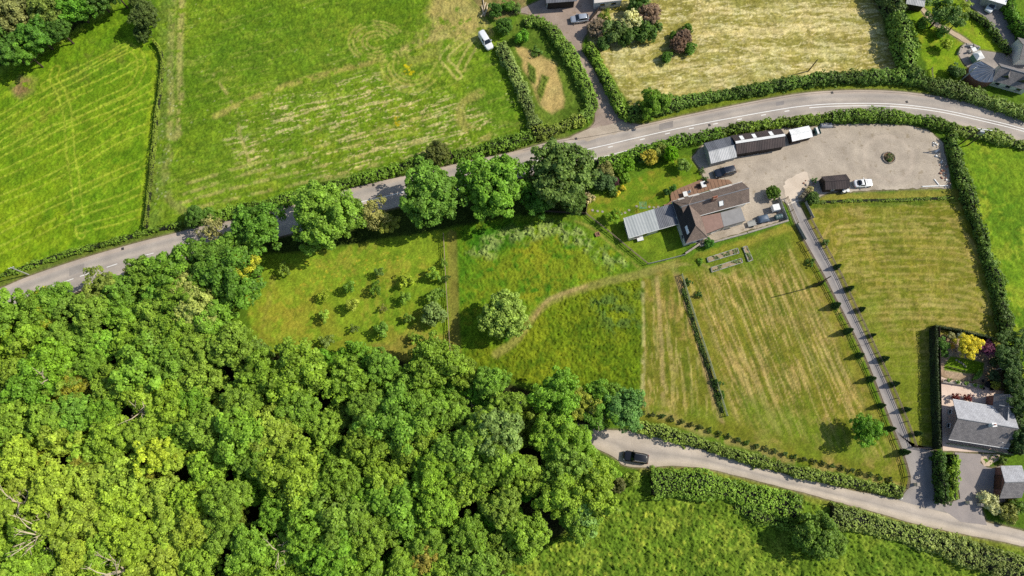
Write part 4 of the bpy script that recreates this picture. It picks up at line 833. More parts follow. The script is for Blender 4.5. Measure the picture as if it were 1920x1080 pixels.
for k, (x, y, r, kd, c, lb, hc) in enumerate([(440, 520, 54, 'clump', (92, 136, 40), 'round dark green tree at the orchard top left corner', 6), (462, 500, 26, 'ragged', (170, 182, 50), 'yellow-green leafy tree in the dark thicket by the orchard', 7),
    (392, 488, 40, 'clump', (98, 138, 46), 'mid-green tree over the roadside thicket shade', 6), (326, 505, 41, 'ragged', (106, 150, 44), 'spreading tree with light tips beside the road bend', 6), (274, 513, 34, 'clump', (110, 148, 46), 'rounded tree leaning over the road by the dashes', 6),
    (190, 534, 33, 'ragged', (120, 142, 56), 'brownish-green tree at the road edge left of the thicket', 5.5), (230, 548, 40, 'fine', (104, 146, 46), 'fine-leaved tree tucked behind the roadside thicket', 5), (350, 545, 36, 'fine', (150, 166, 82), 'pale yellowish flowering tree in the thicket', 6),
    (372, 585, 44, 'fine', (152, 172, 84), 'pale feathery tree where wood and thicket meet', 6.5), (105, 560, 29, 'clump', (106, 150, 44), 'dense green tree at the road edge near the frame side', 5.5), (300, 560, 38, 'clump', (98, 144, 42), 'shaded green tree inside the thicket', 5), (246, 510, 15, 'airy', (150, 160, 76), 'thin light branchy tree over the tarmac', 5), (400, 430, 26, 'airy', (140, 146, 84), 'thin grey-green tree on the lower road edge', 4.5)]):
    tree(x, y, r, kd, c, lb, 'tree', hc=hc, group='trees of the roadside thicket')
tree(946, 592, 47, 'fine', (138, 170, 70), 'solitary round pale-topped tree beside the mown path', 'tree', hc=4.6, var=1)
tree(1624, 806, 27, 'clump', (96, 146, 34), 'solitary dense green tree near the foot of the driveway', 'tree', hc=3.4, var=2)
for x, y, r, kd, c, lb, hc in [(1046, 742, 44, 'clump', (112, 160, 44), 'light green lumpy tree over the shaded lane', 6.0), (1092, 760, 30, 'ragged', (132, 148, 48), 'olive-brown tree in the middle of the lane clump', 5.6), (1125, 778, 36, 'ragged', (92, 136, 40), 'dark tree with bare stems above the lane tarmac', 5.2), (1172, 768, 36, 'clump', (98, 144, 66), 'blue-green round tree at the right end of the lane clump', 5.4), (1118, 738, 28, 'clump', (108, 154, 44), 'small green tree at the back of the lane clump', 4.6), (1150, 742, 24, 'fine', (110, 150, 46), 'small bushy tree behind the blue-green round tree', 4.2),
    (1060, 830, 52, 'big', (120, 162, 46), 'bright green tree beside the lane opposite the black car', 6.0), (1122, 880, 32, 'clump', (124, 162, 48), 'small bright tree hanging over the lane lay-by', 4.2), (1090, 950, 48, 'clump', (120, 160, 76), 'pale blue-green soft tree at the edge of the lower meadow', 5.0)]:
    tree(x, y, r, kd, c, lb, 'tree', hc=hc, group='trees at the lane')
tree(800, 1056, 34, 'fine', (146, 146, 60), 'brown-tinged crown at the bottom of the wood', 'tree', 'woodland_tree', 7.5)
tree(935, 815, 52, 'fine', (120, 152, 74), 'grey-green willow-like soft tree in the wood', 'tree', 'woodland_tree', 8.6)
tree(286, 848, 34, 'ragged', (170, 196, 54), 'brightest yellow tree of the wood', 'tree', 'woodland_tree', 7.5)
# top left wood
for k, (x, y, r, kd, c, lb) in enumerate([(20, 30, 44, 'fine', (126, 138, 76), 'pale grey-green tree in the upper corner wood'), (70, 66, 34, 'clump', (84, 132, 40), 'dark lumpy tree at the middle of the corner wood edge'), (95, 22, 38, 'fine', (110, 134, 54), 'olive tree in the middle of the corner wood'), (140, 14, 34, 'clump', (96, 150, 40), 'bright tree near the top of the corner wood edge'), (180, -6, 34, 'fine', (76, 112, 40), 'dark tree at the top end of the corner wood'), (16, 92, 30, 'clump', (80, 122, 40), 'shaded tree at the lowest corner wood edge'), (50, 100, 22, 'ragged', (98, 146, 42), 'small leafy tree poking out of the corner wood'), (60, -20, 40, 'fine', (96, 126, 52), 'tree cut by the frame above the corner wood'), (-30, 60, 40, 'clump', (86, 126, 42), 'tree cut by the frame beside the corner wood'), (110, 55, 24, 'fine', (78, 116, 40), 'dark bushy tree along the corner wood edge'), (215, -14, 20, 'clump', (80, 120, 40), 'last small tree of the corner wood by the meadow')]):
    tree(x, y, r, kd, c, lb, 'tree', hc=5.2, group='trees of the upper corner wood')
tree(272, 30, 28, 'fine', (86, 108, 48), 'dark round tree at the upper end of the field ditch', 'tree', hc=4.0, var=1)
bush(268, 64, 17, 'fine', (80, 104, 44), 'dark low bush under the ditch-end tree', 'bush', 'bush', h=1.6); bush(258, 4, 15, 'fine', (84, 106, 44), 'dark bush at the frame edge above the ditch-end tree', 'bush', 'bush', h=2)
# garden and farm trees
tree(1772, 22, 32, 'ragged', (96, 132, 56), 'tall open tree with a visible dark trunk on the upper lawn', 'tree', hc=5.5, var=0); tree(1796, 40, 16, 'ragged', (104, 138, 60), 'drooping small tree beside the tall open lawn tree', 'tree', hc=3.2); tree(1806, 14, 15, 'airy', (140, 166, 60), 'thin light tree by the upper drive', 'tree', hc=3.0)
tree(1774, 84, 10, 'shrub', (150, 176, 50), 'small bright round tree alone on the upper lawn', 'tree', hc=1.6)
tree(1226, 193, 27, 'clump', (100, 140, 36), 'bright round tree in the hedge where the side lane meets the road', 'tree', hc=3.6, var=3)
tree(820, 288, 25, 'fine', (92, 106, 46), 'dark brownish round tree in the hedge above the road', 'tree', hc=3.2)
tree(368, 407, 22, 'fine', (80, 118, 40), 'dark bushy tree in the low hedge near the ditch foot', 'tree', hc=2.4); bush(392, 404, 13, 'shrub', (96, 136, 44), 'green bush beside the dark hedge tree', h=1.2)
tree(1528, 1000, 44, 'fine', (96, 130, 44), 'big dark bushy tree below the country lane', 'tree', hc=3.6, var=2)
tree(1562, 1020, 26, 'fine', (104, 138, 48), 'smaller bushy tree joined to the big dark one', 'tree', hc=2.4)
for x, y, r, c, lb in [(1890, 672, 27, (76, 106, 50), 'big feathery conifer beside the bungalow garden'), (1902, 712, 26, (72, 100, 46), 'dark conifer below the big feathery one'), (1878, 634, 14, (90, 120, 56), 'conifer at the upper corner of the bungalow garden'), (1912, 760, 24, (66, 96, 40), 'dark tree at the frame edge beside the bungalow'), (1914, 820, 22, (60, 90, 40), 'shaded tree behind the bungalow'), (1908, 640, 20, (84, 116, 50), 'conifer where the long hedge ends'), (1862, 706, 11, (70, 92, 52), 'small shaded tree in the bungalow garden')]:
    tree(x, y, r, 'ragged' if r > 12 else 'shrub', c, lb, 'conifer', 'conifer_tree', hc=3.4 if r > 12 else 1.2, group='trees round the bungalow')
tree(1815, 649, 21, 'clump', (206, 206, 56), 'golden yellow tree in the bungalow garden', 'tree', 'golden_tree', hc=2.4); tree(1850, 653, 16, 'fine', (124, 74, 100), 'purple-leaved tree beside the golden tree', 'tree', 'purple_tree', hc=1.9)
bush(1765, 646, 12, 'shrub', (88, 128, 44), 'dark green shrub in the bungalow garden corner', h=1.3); bush(1768, 660, 9, 'shrub', (80, 120, 40), 'lower dark shrub in the bungalow garden corner', h=1.0)
bush(1783, 631, 7, 'shrub', (170, 176, 120), 'pale variegated shrub behind the golden tree', h=0.8); bush(1785, 648, 5, 'small', (222, 196, 60), 'little golden shrub in front of the pale one', h=0.5); bush(1797, 631, 7, 'small', (110, 128, 110), 'blue-grey shrub behind the golden tree', h=0.5)
bush(1866, 722, 9.5, 'ball', (150, 160, 60), 'clipped olive ball shrub on the pink terrace', h=0.8)
bush(1862, 678, 9, 'shrub', (80, 104, 56), 'dull green shrub at the lawn end in the bungalow garden', h=0.7); bush(1832, 702, 8, 'small', (98, 140, 50), 'low hedge-like shrub on the terrace lawn edge', h=0.4, sx=1.6)
for x, y, r, c, lb in [(1852, 938, 15, (196, 206, 150), 'pale variegated round shrub beside the brick garage'), (1866, 954, 11, (188, 198, 140), 'smaller pale variegated shrub near the lane'), (1890, 962, 16, (130, 140, 66), 'olive shrub on the lane bank'), (1906, 950, 14, (100, 132, 50), 'green shrub at the garage corner'), (1897, 940, 7, (200, 184, 60), 'yellow flowered shrub below the garage eave'), (1880, 863, 7, (110, 138, 60), 'small shrub on the round paved corner')]:
    bush(x, y, r, 'shrub', c, lb)
# farmhouse garden shrubs
for x, y, r, kd, c, lb, h, zs in [(1257, 290, 14.5, 'ball', (122, 178, 24), 'tall clipped bright green topiary dome in the farm garden', 2.0, 1.5), (1281, 311, 12, 'shrub', (124, 158, 66), 'speckled round standard bush on the farm lawn', 1.6, 1.0), (1218, 294, 15, 'shrub', (176, 172, 60), 'golden orange-tinted shrub in the farm garden border', 1.6, 1.0),
    (1238, 284, 13, 'shrub', (126, 146, 60), 'grey-green shrub between the golden shrub and topiary', 1.4, 1), (1205, 300, 9, 'shrub', (70, 104, 36), 'dark shrub left of the golden shrub', 1.0, 1), (1178, 308, 13, 'shrub', (116, 164, 36), 'bright green mounded shrub by the road hedge', 1.2, 1), (1160, 315, 10, 'shrub', (106, 148, 40), 'mid-green mounded shrub by the road hedge', 1.0, 1),
    (1126, 338, 17, 'shrub', (84, 114, 62), 'large dark blue-green shrub in the garden corner bed', 1.5, 1), (1142, 344, 13, 'shrub', (86, 118, 62), 'second dark blue-green shrub in the garden corner bed', 1.2, 1), (1153, 341, 8, 'shrub', (92, 60, 66), 'maroon shrub in the corner bed', 0.9, 1), (1172, 334, 9, 'shrub', (118, 160, 46), 'light green shrub at the end of the corner bed', 0.9, 1), (1150, 360, 8, 'shrub', (88, 124, 44), 'dark green small shrub under the maroon one', 0.6, 1),
    (1158, 362, 5.5, 'small', (214, 206, 60), 'yellow shrub at the bed tip', 0.5, 1), (1168, 353, 5.0, 'small', (206, 200, 70), 'upper yellow shrub of the corner bed', 0.5, 1), (1135, 318, 14, 'shrub', (132, 138, 76), 'brownish-green shrub below the road edge line', 1.2, 1), (1105, 372, 9, 'small', (196, 190, 140), 'pale flowering shrub on the garden boundary', 0.8, 1),
    (1262, 354, 7, 'shrub', (76, 124, 40), 'right one of two little trees beside the deck', 1.1, 1), (1251, 361, 6.5, 'shrub', (60, 100, 36), 'left one of two little trees beside the deck', 1.0, 1), (1322, 336, 5, 'small', (74, 110, 40), 'small shrub at the deck corner near the dark car', 0.5, 1), (1316, 320, 5, 'small', (90, 120, 60), 'small shrub at the end of the shed row border', 0.5, 1),
    (1449, 362, 14, 'ball', (92, 126, 36), 'round clipped bush at the head of the driveway', 1.3, 1), (1524, 372, 13, 'ball', (92, 122, 48), 'dark domed bush on the right of the driveway head', 1.1, 0.9), (1508, 368, 8, 'small', (132, 130, 110), 'grey leafless-looking shrub on the rockery', 0.6, 1), (1516, 357, 8, 'small', (170, 168, 116), 'pale straw-coloured shrub on the rockery', 0.6, 1), (1527, 338, 4.5, 'small', (80, 140, 40), 'small green plant beside the timber shed', 0.4, 1),
    (1150, 405, 13, 'ragged', (126, 168, 44), 'bright leafy small tree left of the metal-roofed extension', 2.0, 1), (1329, 456, 9, 'shrub', (70, 124, 40), 'green shrub against the house garden wall', 0.9, 1), (1312, 490, 6, 'small', (92, 136, 36), 'low green plant in the grass near the raised beds', 0.25, 0.6)]:
    bush(x, y, r, kd, c, lb, h=h, zs=zs)
# verge and field bushes
for x, y, r, kd, c, lb, h in [(1272, 84, 17, 'fine', (126, 106, 84), 'brown thorny thicket standing in the hay field', 1.2), (1282, 70, 16, 'fine', (130, 112, 92), 'upper half of the brown thicket in the hay field', 1.2), (1248, 108, 11, 'shrub', (80, 122, 34), 'green bush at the lower tip of the hay field thicket', 0.8), (1292, 92, 12, 'shrub', (88, 130, 38), 'green bush along the side of the hay field thicket', 0.8), (1288, 56, 10, 'shrub', (84, 124, 36), 'green bush at the upper tip of the hay field thicket', 0.8), (1262, 66, 8, 'shrub', (92, 130, 40), 'small green bush left of the brown thicket', 0.6),
    (1120, 54, 20, 'fine', (138, 128, 104), 'grey-brown leafless shrub beside the silver car', 1.5), (1148, 62, 22, 'shrub', (92, 118, 56), 'dark green shrub below the blossoming bush', 1.6), (1184, 38, 17, 'shrub', (206, 214, 150), 'white-blossomed bush above the hay field corner', 2.2), (1216, 28, 24, 'fine', (142, 124, 100), 'grey-brown scrub on the hay field corner', 1.8), (1208, 60, 20, 'shrub', (86, 120, 48), 'green scrub bush on the hay field corner', 1.4), (1175, 72, 18, 'shrub', (80, 112, 42), 'low dark scrub bush above the side lane', 1.2), (1195, 8, 20, 'shrub', (76, 112, 40), 'dark bush behind the white farm building', 1.6), (1226, 52, 14, 'shrub', (90, 124, 48), 'bush at the rightmost edge of the corner scrub', 1.2), (1130, 82, 14, 'shrub', (74, 108, 42), 'dark bush at the head of the lane hedge', 1.2), (1135, 30, 10, 'small', (130, 156, 56), 'light green bush against the farm wall', 0.6),
    (946, 50, 17, 'fine', (84, 124, 44), 'dense bush behind the white van', 1.9), (930, 20, 14, 'shrub', (72, 112, 36), 'dark bush beside the log pile', 1.5), (952, 14, 12, 'shrub', (96, 140, 44), 'leafy bush near the farm path', 1.0), (968, 16, 9, 'shrub', (104, 136, 60), 'small bush by the pale farm path', 0.8), (980, 70, 12, 'shrub', (104, 162, 40), 'bright round bush on the grass triangle', 1.2), (1006, 98, 9, 'small', (108, 146, 60), 'low spreading plant on the grass triangle', 0.4),
    (1162, 910, 14, 'shrub', (108, 116, 62), 'brown-green scrub at the lay-by end', 0.9), (1185, 900, 15, 'shrub', (132, 160, 52), 'yellow-green scrub behind the parked black car', 0.9), (1152, 890, 12, 'shrub', (122, 168, 44), 'leafy scrub at the wood tip behind the car', 0.9),
    (1546, 456, 7, 'small', (78, 110, 44), 'small shrub on the right drive fence near the panel', 0.5), (1519, 492, 7, 'small', (84, 120, 44), 'small shrub on the left drive fence below the panel', 0.5), (1310, 552, 6, 'small', (66, 100, 36), 'dark weed clump along the paddock fence', 0.5), (1346, 720, 8, 'small', (70, 104, 36), 'long weed clump low on the paddock fence', 0.6), (1352, 740, 7, 'small', (72, 108, 38), 'weed clump near the foot of the paddock fence', 0.5), (1290, 530, 7, 'small', (72, 108, 38), 'weed clump near the head of the paddock fence', 0.5),
    (1762, 62, 10, 'shrub', (104, 150, 44), 'leafy shrub beside the tall upper hedge', 0.8), (1728, 44, 12, 'shrub', (100, 140, 44), 'shrub in the shade of the tall upper hedge', 0.9), (1790, 136, 14, 'shrub', (84, 116, 52), 'dark shrub by the white pole in the upper garden', 1.2), (1850, 150, 8, 'small', (110, 150, 50), 'bright shrub below the conservatory', 0.7)]:
    bush(x, y, r, kd, c, lb, h=h)
# ---- orchard
OG = 'young orchard trees'
OR = [(609, 554, 9, (150, 176, 54), 'bright', 'leftmost upper orchard tree'), (656, 541, 10, (96, 136, 40), '', 'dark feathery orchard tree right of the leftmost upper one'), (706, 541, 10, (92, 132, 40), '', 'dark orchard tree below the small bare-looking one'), (713, 511, 8, (100, 132, 56), '', 'small grey-green orchard tree highest on the slope'), (761, 525, 11, (160, 184, 54), '', 'brightest yellow-green orchard tree'), (812, 516, 11, (120, 166, 54), '', 'light green orchard tree left of the fence'), (761, 557, 10, (122, 158, 52), '', 'orchard tree below the brightest yellow-green one'), (815, 556, 11, (124, 166, 62), '', 'round pale orchard tree with a strong shadow'), (661, 574, 11, (148, 168, 58), '', 'yellowish orchard tree in the middle rows'), (607, 592, 9, (140, 172, 60), '', 'leftmost lower orchard tree'), (719, 578, 5, (130, 136, 64), '', 'tiny twiggy orchard sapling in the middle'), (664, 616, 6, (104, 124, 52), '', 'tiny dark orchard sapling lower down'), (716, 616, 12, (112, 156, 54), '', 'big low orchard tree with a jagged shadow'), (766, 598, 8, (110, 146, 52), '', 'small orchard tree left of the pale willow-like one'), (814, 590, 17, (122, 152, 78), '', 'largest pale willow-like orchard tree by the fence'), (776, 634, 8, (140, 176, 58), '', 'lowest small orchard tree near the wood'), (833, 493, 6, (120, 156, 56), '', 'sapling growing on the upper orchard fence'), (836, 523, 6, (84, 116, 44), '', 'dark sapling on the orchard fence'), (826, 548, 7, (100, 140, 46), '', 'sapling close to the orchard fence middle'), (612, 640, 10, (120, 150, 62), '', 'grey-green bush at the wood edge below the orchard'), (534, 505, 10, (110, 144, 50), '', 'shaded small tree at the upper orchard corner')]
for x, y, r, c, _, lb in OR:
    t = tree(x, y, r * 1.2, 'small' if r < 14 else 'shrub', tuple(v * .95 for v in c), lb, 'fruit tree', 'orchard_tree', hc=0.55 + r * 0.085, group=OG, colv=0.05)
# ---- cypresses along the drive
for k, (x, y) in enumerate([(1536, 536), (1563, 577), (1586, 622), (1607, 667), (1628, 711), (1648, 759), (1666, 806), (1689, 850)]):
    cone(x + rnd.uniform(-1, 1), y + rnd.uniform(-3, 3), rnd.uniform(2.4, 3.3), (62, 92, 36), ('topmost', 'second', 'third', 'fourth', 'fifth', 'sixth', 'seventh', 'lowest')[k] + ' young cypress along the paddock side of the drive', group='cypresses on the paddock side of the drive', wide=rnd.uniform(.85, 1.25))
for k, (x, y) in enumerate([(1567, 499), (1589, 544), (1611, 584), (1632, 629), (1653, 674), (1674, 720), (1696, 767), (1717, 811)]):
    cone(x + rnd.uniform(-1, 1), y + rnd.uniform(-3, 3), rnd.uniform(2.2, 3.0), (58, 88, 36), ('topmost', 'second', 'third', 'fourth', 'fifth', 'sixth', 'seventh', 'lowest')[k] + ' young cypress along the hay paddock side of the drive', group='cypresses on the far side of the drive', wide=rnd.uniform(.85, 1.25))
# ---- young hedge plants above the lane hedge
yp = resample(np.array([(1206, 777), (1240, 783), (1300, 800), (1400, 833), (1480, 858), (1560, 876), (1668, 903)]), 27)
for k, (x, y) in enumerate(yp):
    bush(x, y - 3, 5.2, 'small', (74, 98, 40), 'young dark hedge plant in the planted row above the lane', 'hedge plant', 'hedge_plant', h=0.35, group='row of young hedge plants above the lane', colv=0.2)
# ---- hedges
HG = 'field hedges'
def HD(*a, **k): return hedge(*a, **k)
HD([(1178, 212), (1200, 206), (1240, 200), (1300, 184), (1380, 170), (1440, 160), (1500, 149), (1570, 143), (1640, 141), (1700, 143), (1745, 152)], 2.2, 2.0, (88, 122, 46), 'long hedge between the hay field and the main road', 1, group=HG)
HD([(1745, 152), (1790, 163), (1830, 176), (1880, 192), (1940, 214)], 3.2, 2.2, (104, 132, 62), 'shaggy hedge between the slate-roofed house and the road', 2, group=HG)
HD([(1105, 84), (1118, 106), (1134, 140), (1150, 172), (1168, 206), (1185, 216)], 1.9, 1.9, (108, 144, 48), 'hedge on the right of the side lane', 3, group=HG)
HD([(985, 38), (1010, 36), (1034, 54), (1052, 78), (1072, 104), (1088, 138), (1102, 168), (1110, 198), (1092, 220)], 2.6, 1.9, (98, 132, 48), 'hedge curling along the left of the side lane', 4, group=HG)
HD([(938, 78), (950, 104), (964, 132), (978, 166), (992, 200), (1004, 236)], 2.4, 1.8, (112, 138, 70), 'flowering hedge between the meadow and the grass triangle', 5, group=HG)
HD([(1092, 222), (1060, 232), (1030, 244), (1000, 250)], 2.2, 1.6, (118, 142, 56), 'scrubby hedge along the foot of the grass triangle', 6, group=HG)
HD([(1000, 250), (960, 264), (900, 279), (850, 291), (790, 303), (720, 322), (660, 338), (580, 360), (500, 380), (430, 398), (396, 408)], 2.4, 1.5, (98, 136, 40), 'long low hedge between the cut meadow and the main road', 7, group=HG)
HD([(340, 420), (300, 428), (260, 438), (200, 455), (150, 468), (100, 482), (40, 502), (-20, 522)], 1.2, 0.8, (96, 130, 40), 'low trimmed hedge at the foot of the yellow-green meadow', 8, group=HG)
HD([(1688, 20), (1696, 52), (1704, 88), (1716, 120), (1728, 138)], 3.4, 4.3, (98, 132, 50), 'tall hedge casting a wide shadow on the hay field', 9, group=HG, dens=20, leaf=0.34)
HD([(1660, -40), (1676, -10), (1690, 18)], 4.0, 4.6, (80, 104, 50), 'tall dark hedge at the frame edge above the hay field', 10, group=HG, dens=20, leaf=0.34)
HD([(1122, 306), (1180, 291), (1240, 272), (1300, 260), (1352, 246)], 2.0, 1.5, (92, 132, 38), 'hedge between the farm garden and the road', 11, group=HG)
HD([(1352, 246), (1400, 236), (1460, 228), (1520, 222), (1560, 217)], 2.0, 1.9, (104, 136, 44), 'hedge behind the row of sheds', 12, group=HG)
HD([(1560, 217), (1620, 214), (1700, 217), (1750, 226), (1790, 238)], 2.0, 1.8, (94, 128, 42), 'hedge along the top of the gravel yard', 13, group=HG)
HD([(1790, 238), (1830, 246), (1870, 254), (1930, 272)], 2.2, 1.7, (106, 132, 56), 'ragged hedge behind the twin-pole transformer', 14, group=HG)
HD([(1786, 250), (1796, 290), (1808, 330), (1824, 380), (1842, 430), (1858, 480), (1876, 540), (1886, 590), (1894, 636)], 2.0, 2.1, (82, 112, 42), 'long straight hedge beside the bright right-hand field', 15, group=HG)
HD([(1196, 799), (1240, 810), (1300, 827), (1370, 848), (1440, 869), (1520, 889), (1580, 901), (1640, 913), (1692, 922)], 1.9, 1.4, (112, 138, 56), 'thick hedge along the upper side of the country lane', 16, group=HG)
HD([(1222, 906), (1275, 906), (1335, 912), (1400, 928), (1460, 944), (1500, 956)], 4.4, 1.7, (100, 136, 44), 'wide overgrown hedge below the lay-by', 17, group=HG)
HD([(1380, 946), (1440, 966), (1495, 984)], 3.4, 1.2, (96, 130, 44), 'lower overgrown patch of the lane hedge', 27, group=HG)
HD([(1560, 968), (1600, 974), (1650, 986), (1700, 1000), (1740, 1012)], 4.0, 1.6, (108, 132, 60), 'bushy hedge below the lane right of the dark tree', 18, group=HG)
HD([(1730, 1006), (1790, 1028), (1850, 1048), (1930, 1078)], 4.2, 1.7, (118, 140, 68), 'shaggy hedge at the lower right of the lane', 19, group=HG)
HD([(1766, 846), (1764, 880), (1768, 915), (1772, 944)], 1.1, 2.5, (64, 96, 34), 'dark conifer hedge shading the drive entrance', 20, group=HG)
HD([(1790, 852), (1792, 880), (1789, 905), (1792, 936)], 1.4, 1.8, (108, 142, 42), 'bright leafy hedge beside the grey apron', 21, group=HG, bump=.55)
HD([(1754, 612), (1756, 680), (1758, 760), (1761, 842)], 0.3, 2.4, (44, 62, 30), 'tall thin dark hedge on the left of the bungalow plot', 22, group=HG, trim=True, curve=False, bump=0.10, leaf=0.14, dens=60)
HD([(1754, 611), (1800, 619), (1840, 629), (1866, 636)], 0.5, 1.5, (40, 60, 28), 'dark clipped hedge along the top of the bungalow garden', 23, group=HG, trim=True, curve=False, bump=0.10, leaf=0.14, dens=60)
HD([(1815, 20), (1836, 33), (1856, 48), (1878, 77), (1895, 99)], 0.9, 1.1, (86, 116, 46), 'curved hedge between the upper lawn and the upper drive', 24, group=HG)
HD([(1888, -14), (1902, 20), (1922, 56), (1945, 90)], 1.8, 2.6, (92, 138, 40), 'tall hedge at the far corner beyond the upper drive', 25, group=HG)
HD([(1900, 646), (1906, 700), (1912, 780), (1916, 850)], 2.4, 2.6, (64, 92, 38), 'dark hedge behind the bungalow', 26, group=HG)
HD([(286, 74), (299, 92), (303, 120), (299, 160), (293, 210), (287, 270), (281, 330), (275, 390), (271, 426)], 0.32, 1.4, (100, 124, 40), 'narrow grassy bank throwing a dark line of shade between the two meadows', 28, group=HG, trim=True, dens=60, leaf=0.15, bump=0.15, name='field_bank', cat='bank')
HD([(1281, 540), (1306, 622), (1332, 700), (1355, 774)], 0.75, 0.25, (84, 112, 42), 'strip of long uncut grass along the paddock fence', 30, group=HG, curve=False, trim=True, bump=0.2, leaf=0.16, dens=60, name='grass_strip', cat='grass strip')  # real long grass; its dark green also paints the shade along the fence
HD([(1530, 379), (1600, 376), (1700, 374), (1790, 370)], 0.7, 0.28, (92, 120, 34), 'strip of long grass along the top of the hay paddock', 29, group=HG, trim=True, bump=.2, leaf=.15, dens=60, name='grass_strip', cat='grass strip')
# ---- dead, bleached trees in the wood
def dead_tree(px, py, h, lean, label, n=16, seed=0, spread=3.6):
    c = P(px, py, 2.5); rg = random.Random(seed); t = thing('dead_tree', label, 'dead tree', (c.x, c.y, 0)); m = MB(); tip = Vector((lean[0], lean[1], h))
    m.tube((0, 0, 0), tip * 0.7, 0.20, 0.14, 7); m2 = MB()
    for k in range(n):
        f = rg.uniform(0.4, 0.95); p = tip * f; d = Vector((lean[0] * 0.5 + rg.uniform(-1, 1) * spread, lean[1] * 0.5 + rg.uniform(-1, 1) * spread, rg.uniform(0.8, 3.0)))
        q = p + d * 0.55; r = p + d + Vector((rg.uniform(-.5, .5), rg.uniform(-.5, .5), rg.uniform(-.3, .5)))
        m2.tube(p, q, 0.11, 0.08, 6, False); m2.tube(q, r, 0.08, 0.03, 5, False)
        for _ in range(3): m2.tube(q + (r - q) * rg.random(), r + Vector((rg.uniform(-1, 1), rg.uniform(-1, 1), rg.uniform(-.3, .8))), 0.05, 0.02, 5, False)
    m.build('trunk', M['deadwood'], t, True); m2.build('branch_crown', M['deadwood'], t, True)
dead_tree(150, 990, 10.0, (-3.5, -0.5), 'big bleached dead tree fanning towards the frame side', 20, 1)
dead_tree(282, 1054, 10.5, (-3.2, -1.2), 'fanned bleached dead tree near the bottom edge', 18, 2)
dead_tree(130, 722, 9.6, (-0.6, 0.6), 'broken pale trunk sticking out of the wood', 6, 3, 1.4)
dead_tree(276, 772, 7.2, (1.0, -0.4), 'bare twiggy dead crown in the left part of the wood', 14, 4, 2.4)
dead_tree(555, 1024, 9.6, (-1.2, -0.4), 'lone bare limbs above the bottom edge of the wood', 10, 5, 2.6)
dead_tree(85, 945, 7.4, (-2.0, 0.4), 'thin bare tree above the big bleached one', 8, 6, 2.4)
dead_tree(20, 795, 7.2, (-2.0, 0.2), 'small bleached tree at the frame side of the wood', 8, 7, 2.4)
dead_tree(1106, 796, 4.6, (0.6, 0.8), 'bare grey stems hanging over the shaded lane', 9, 8, 2.0)
# ---------------------------------------------------------------- buildings
M['slate_brown'] = slate('brown_slate', (132, 116, 106), (116, 102, 94))
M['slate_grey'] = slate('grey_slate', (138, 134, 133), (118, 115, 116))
M['slate_sunlit'] = slate('sunlit_slate', (190, 192, 198), (172, 174, 180))  # grey slate with sunlight painted in, for the slopes facing the sun
M['slate_shaded'] = slate('shaded_slate', (66, 60, 58), (56, 52, 50))  # brown slate with the west slope's shade painted into its colour
M['felt_pink'] = solid('pink_felt', (150, 122, 110), 0.9, 0, 0.2, 1.2); M['felt_grey'] = solid('grey_felt', (146, 144, 142), 0.85, 0, 0.15, 1.0)
M['tin_grey'] = corrugated('grey_tin', (190, 190, 190), (152, 154, 154)); M['tin_dark'] = corrugated('weathered_shaded_tin', (108, 110, 116), (84, 86, 92))  # the dark tin also paints house shadow on the garden room
M['tin_brown'] = corrugated('brown_tin', (76, 65, 62), (54, 47, 46)); M['tin_white'] = corrugated('white_tin', (240, 240, 238), (212, 212, 208), 0.3)
M['tin_pale'] = corrugated('pale_tin', (168, 172, 170), (150, 155, 154), 0.6); M['skylight'] = solid('skylight_plastic', (240, 240, 236), 0.3, 0, 0.06, 1)
M['lead'] = solid('lead_flashing', (132, 134, 138), 0.6, 0.1, 0.2, 2); M['blackwall'] = solid('tarred_boards', (48, 42, 38), 0.85, 0, 0.3, 2)
M['conserv'] = corrugated('conservatory_glazing', (92, 104, 122), (58, 68, 82), 0.7, 0.15)
M['decking'] = solid('deck_boards', (146, 112, 88), 0.8, 0, 0.25, 2.0); M['paleroof'] = solid('pale_felt_roof', (222, 214, 204), 0.8, 0, 0.12, 1)
def W(p, z): return P(p[0], p[1], z)
def lerp(a, b, t): return a + (b - a) * t
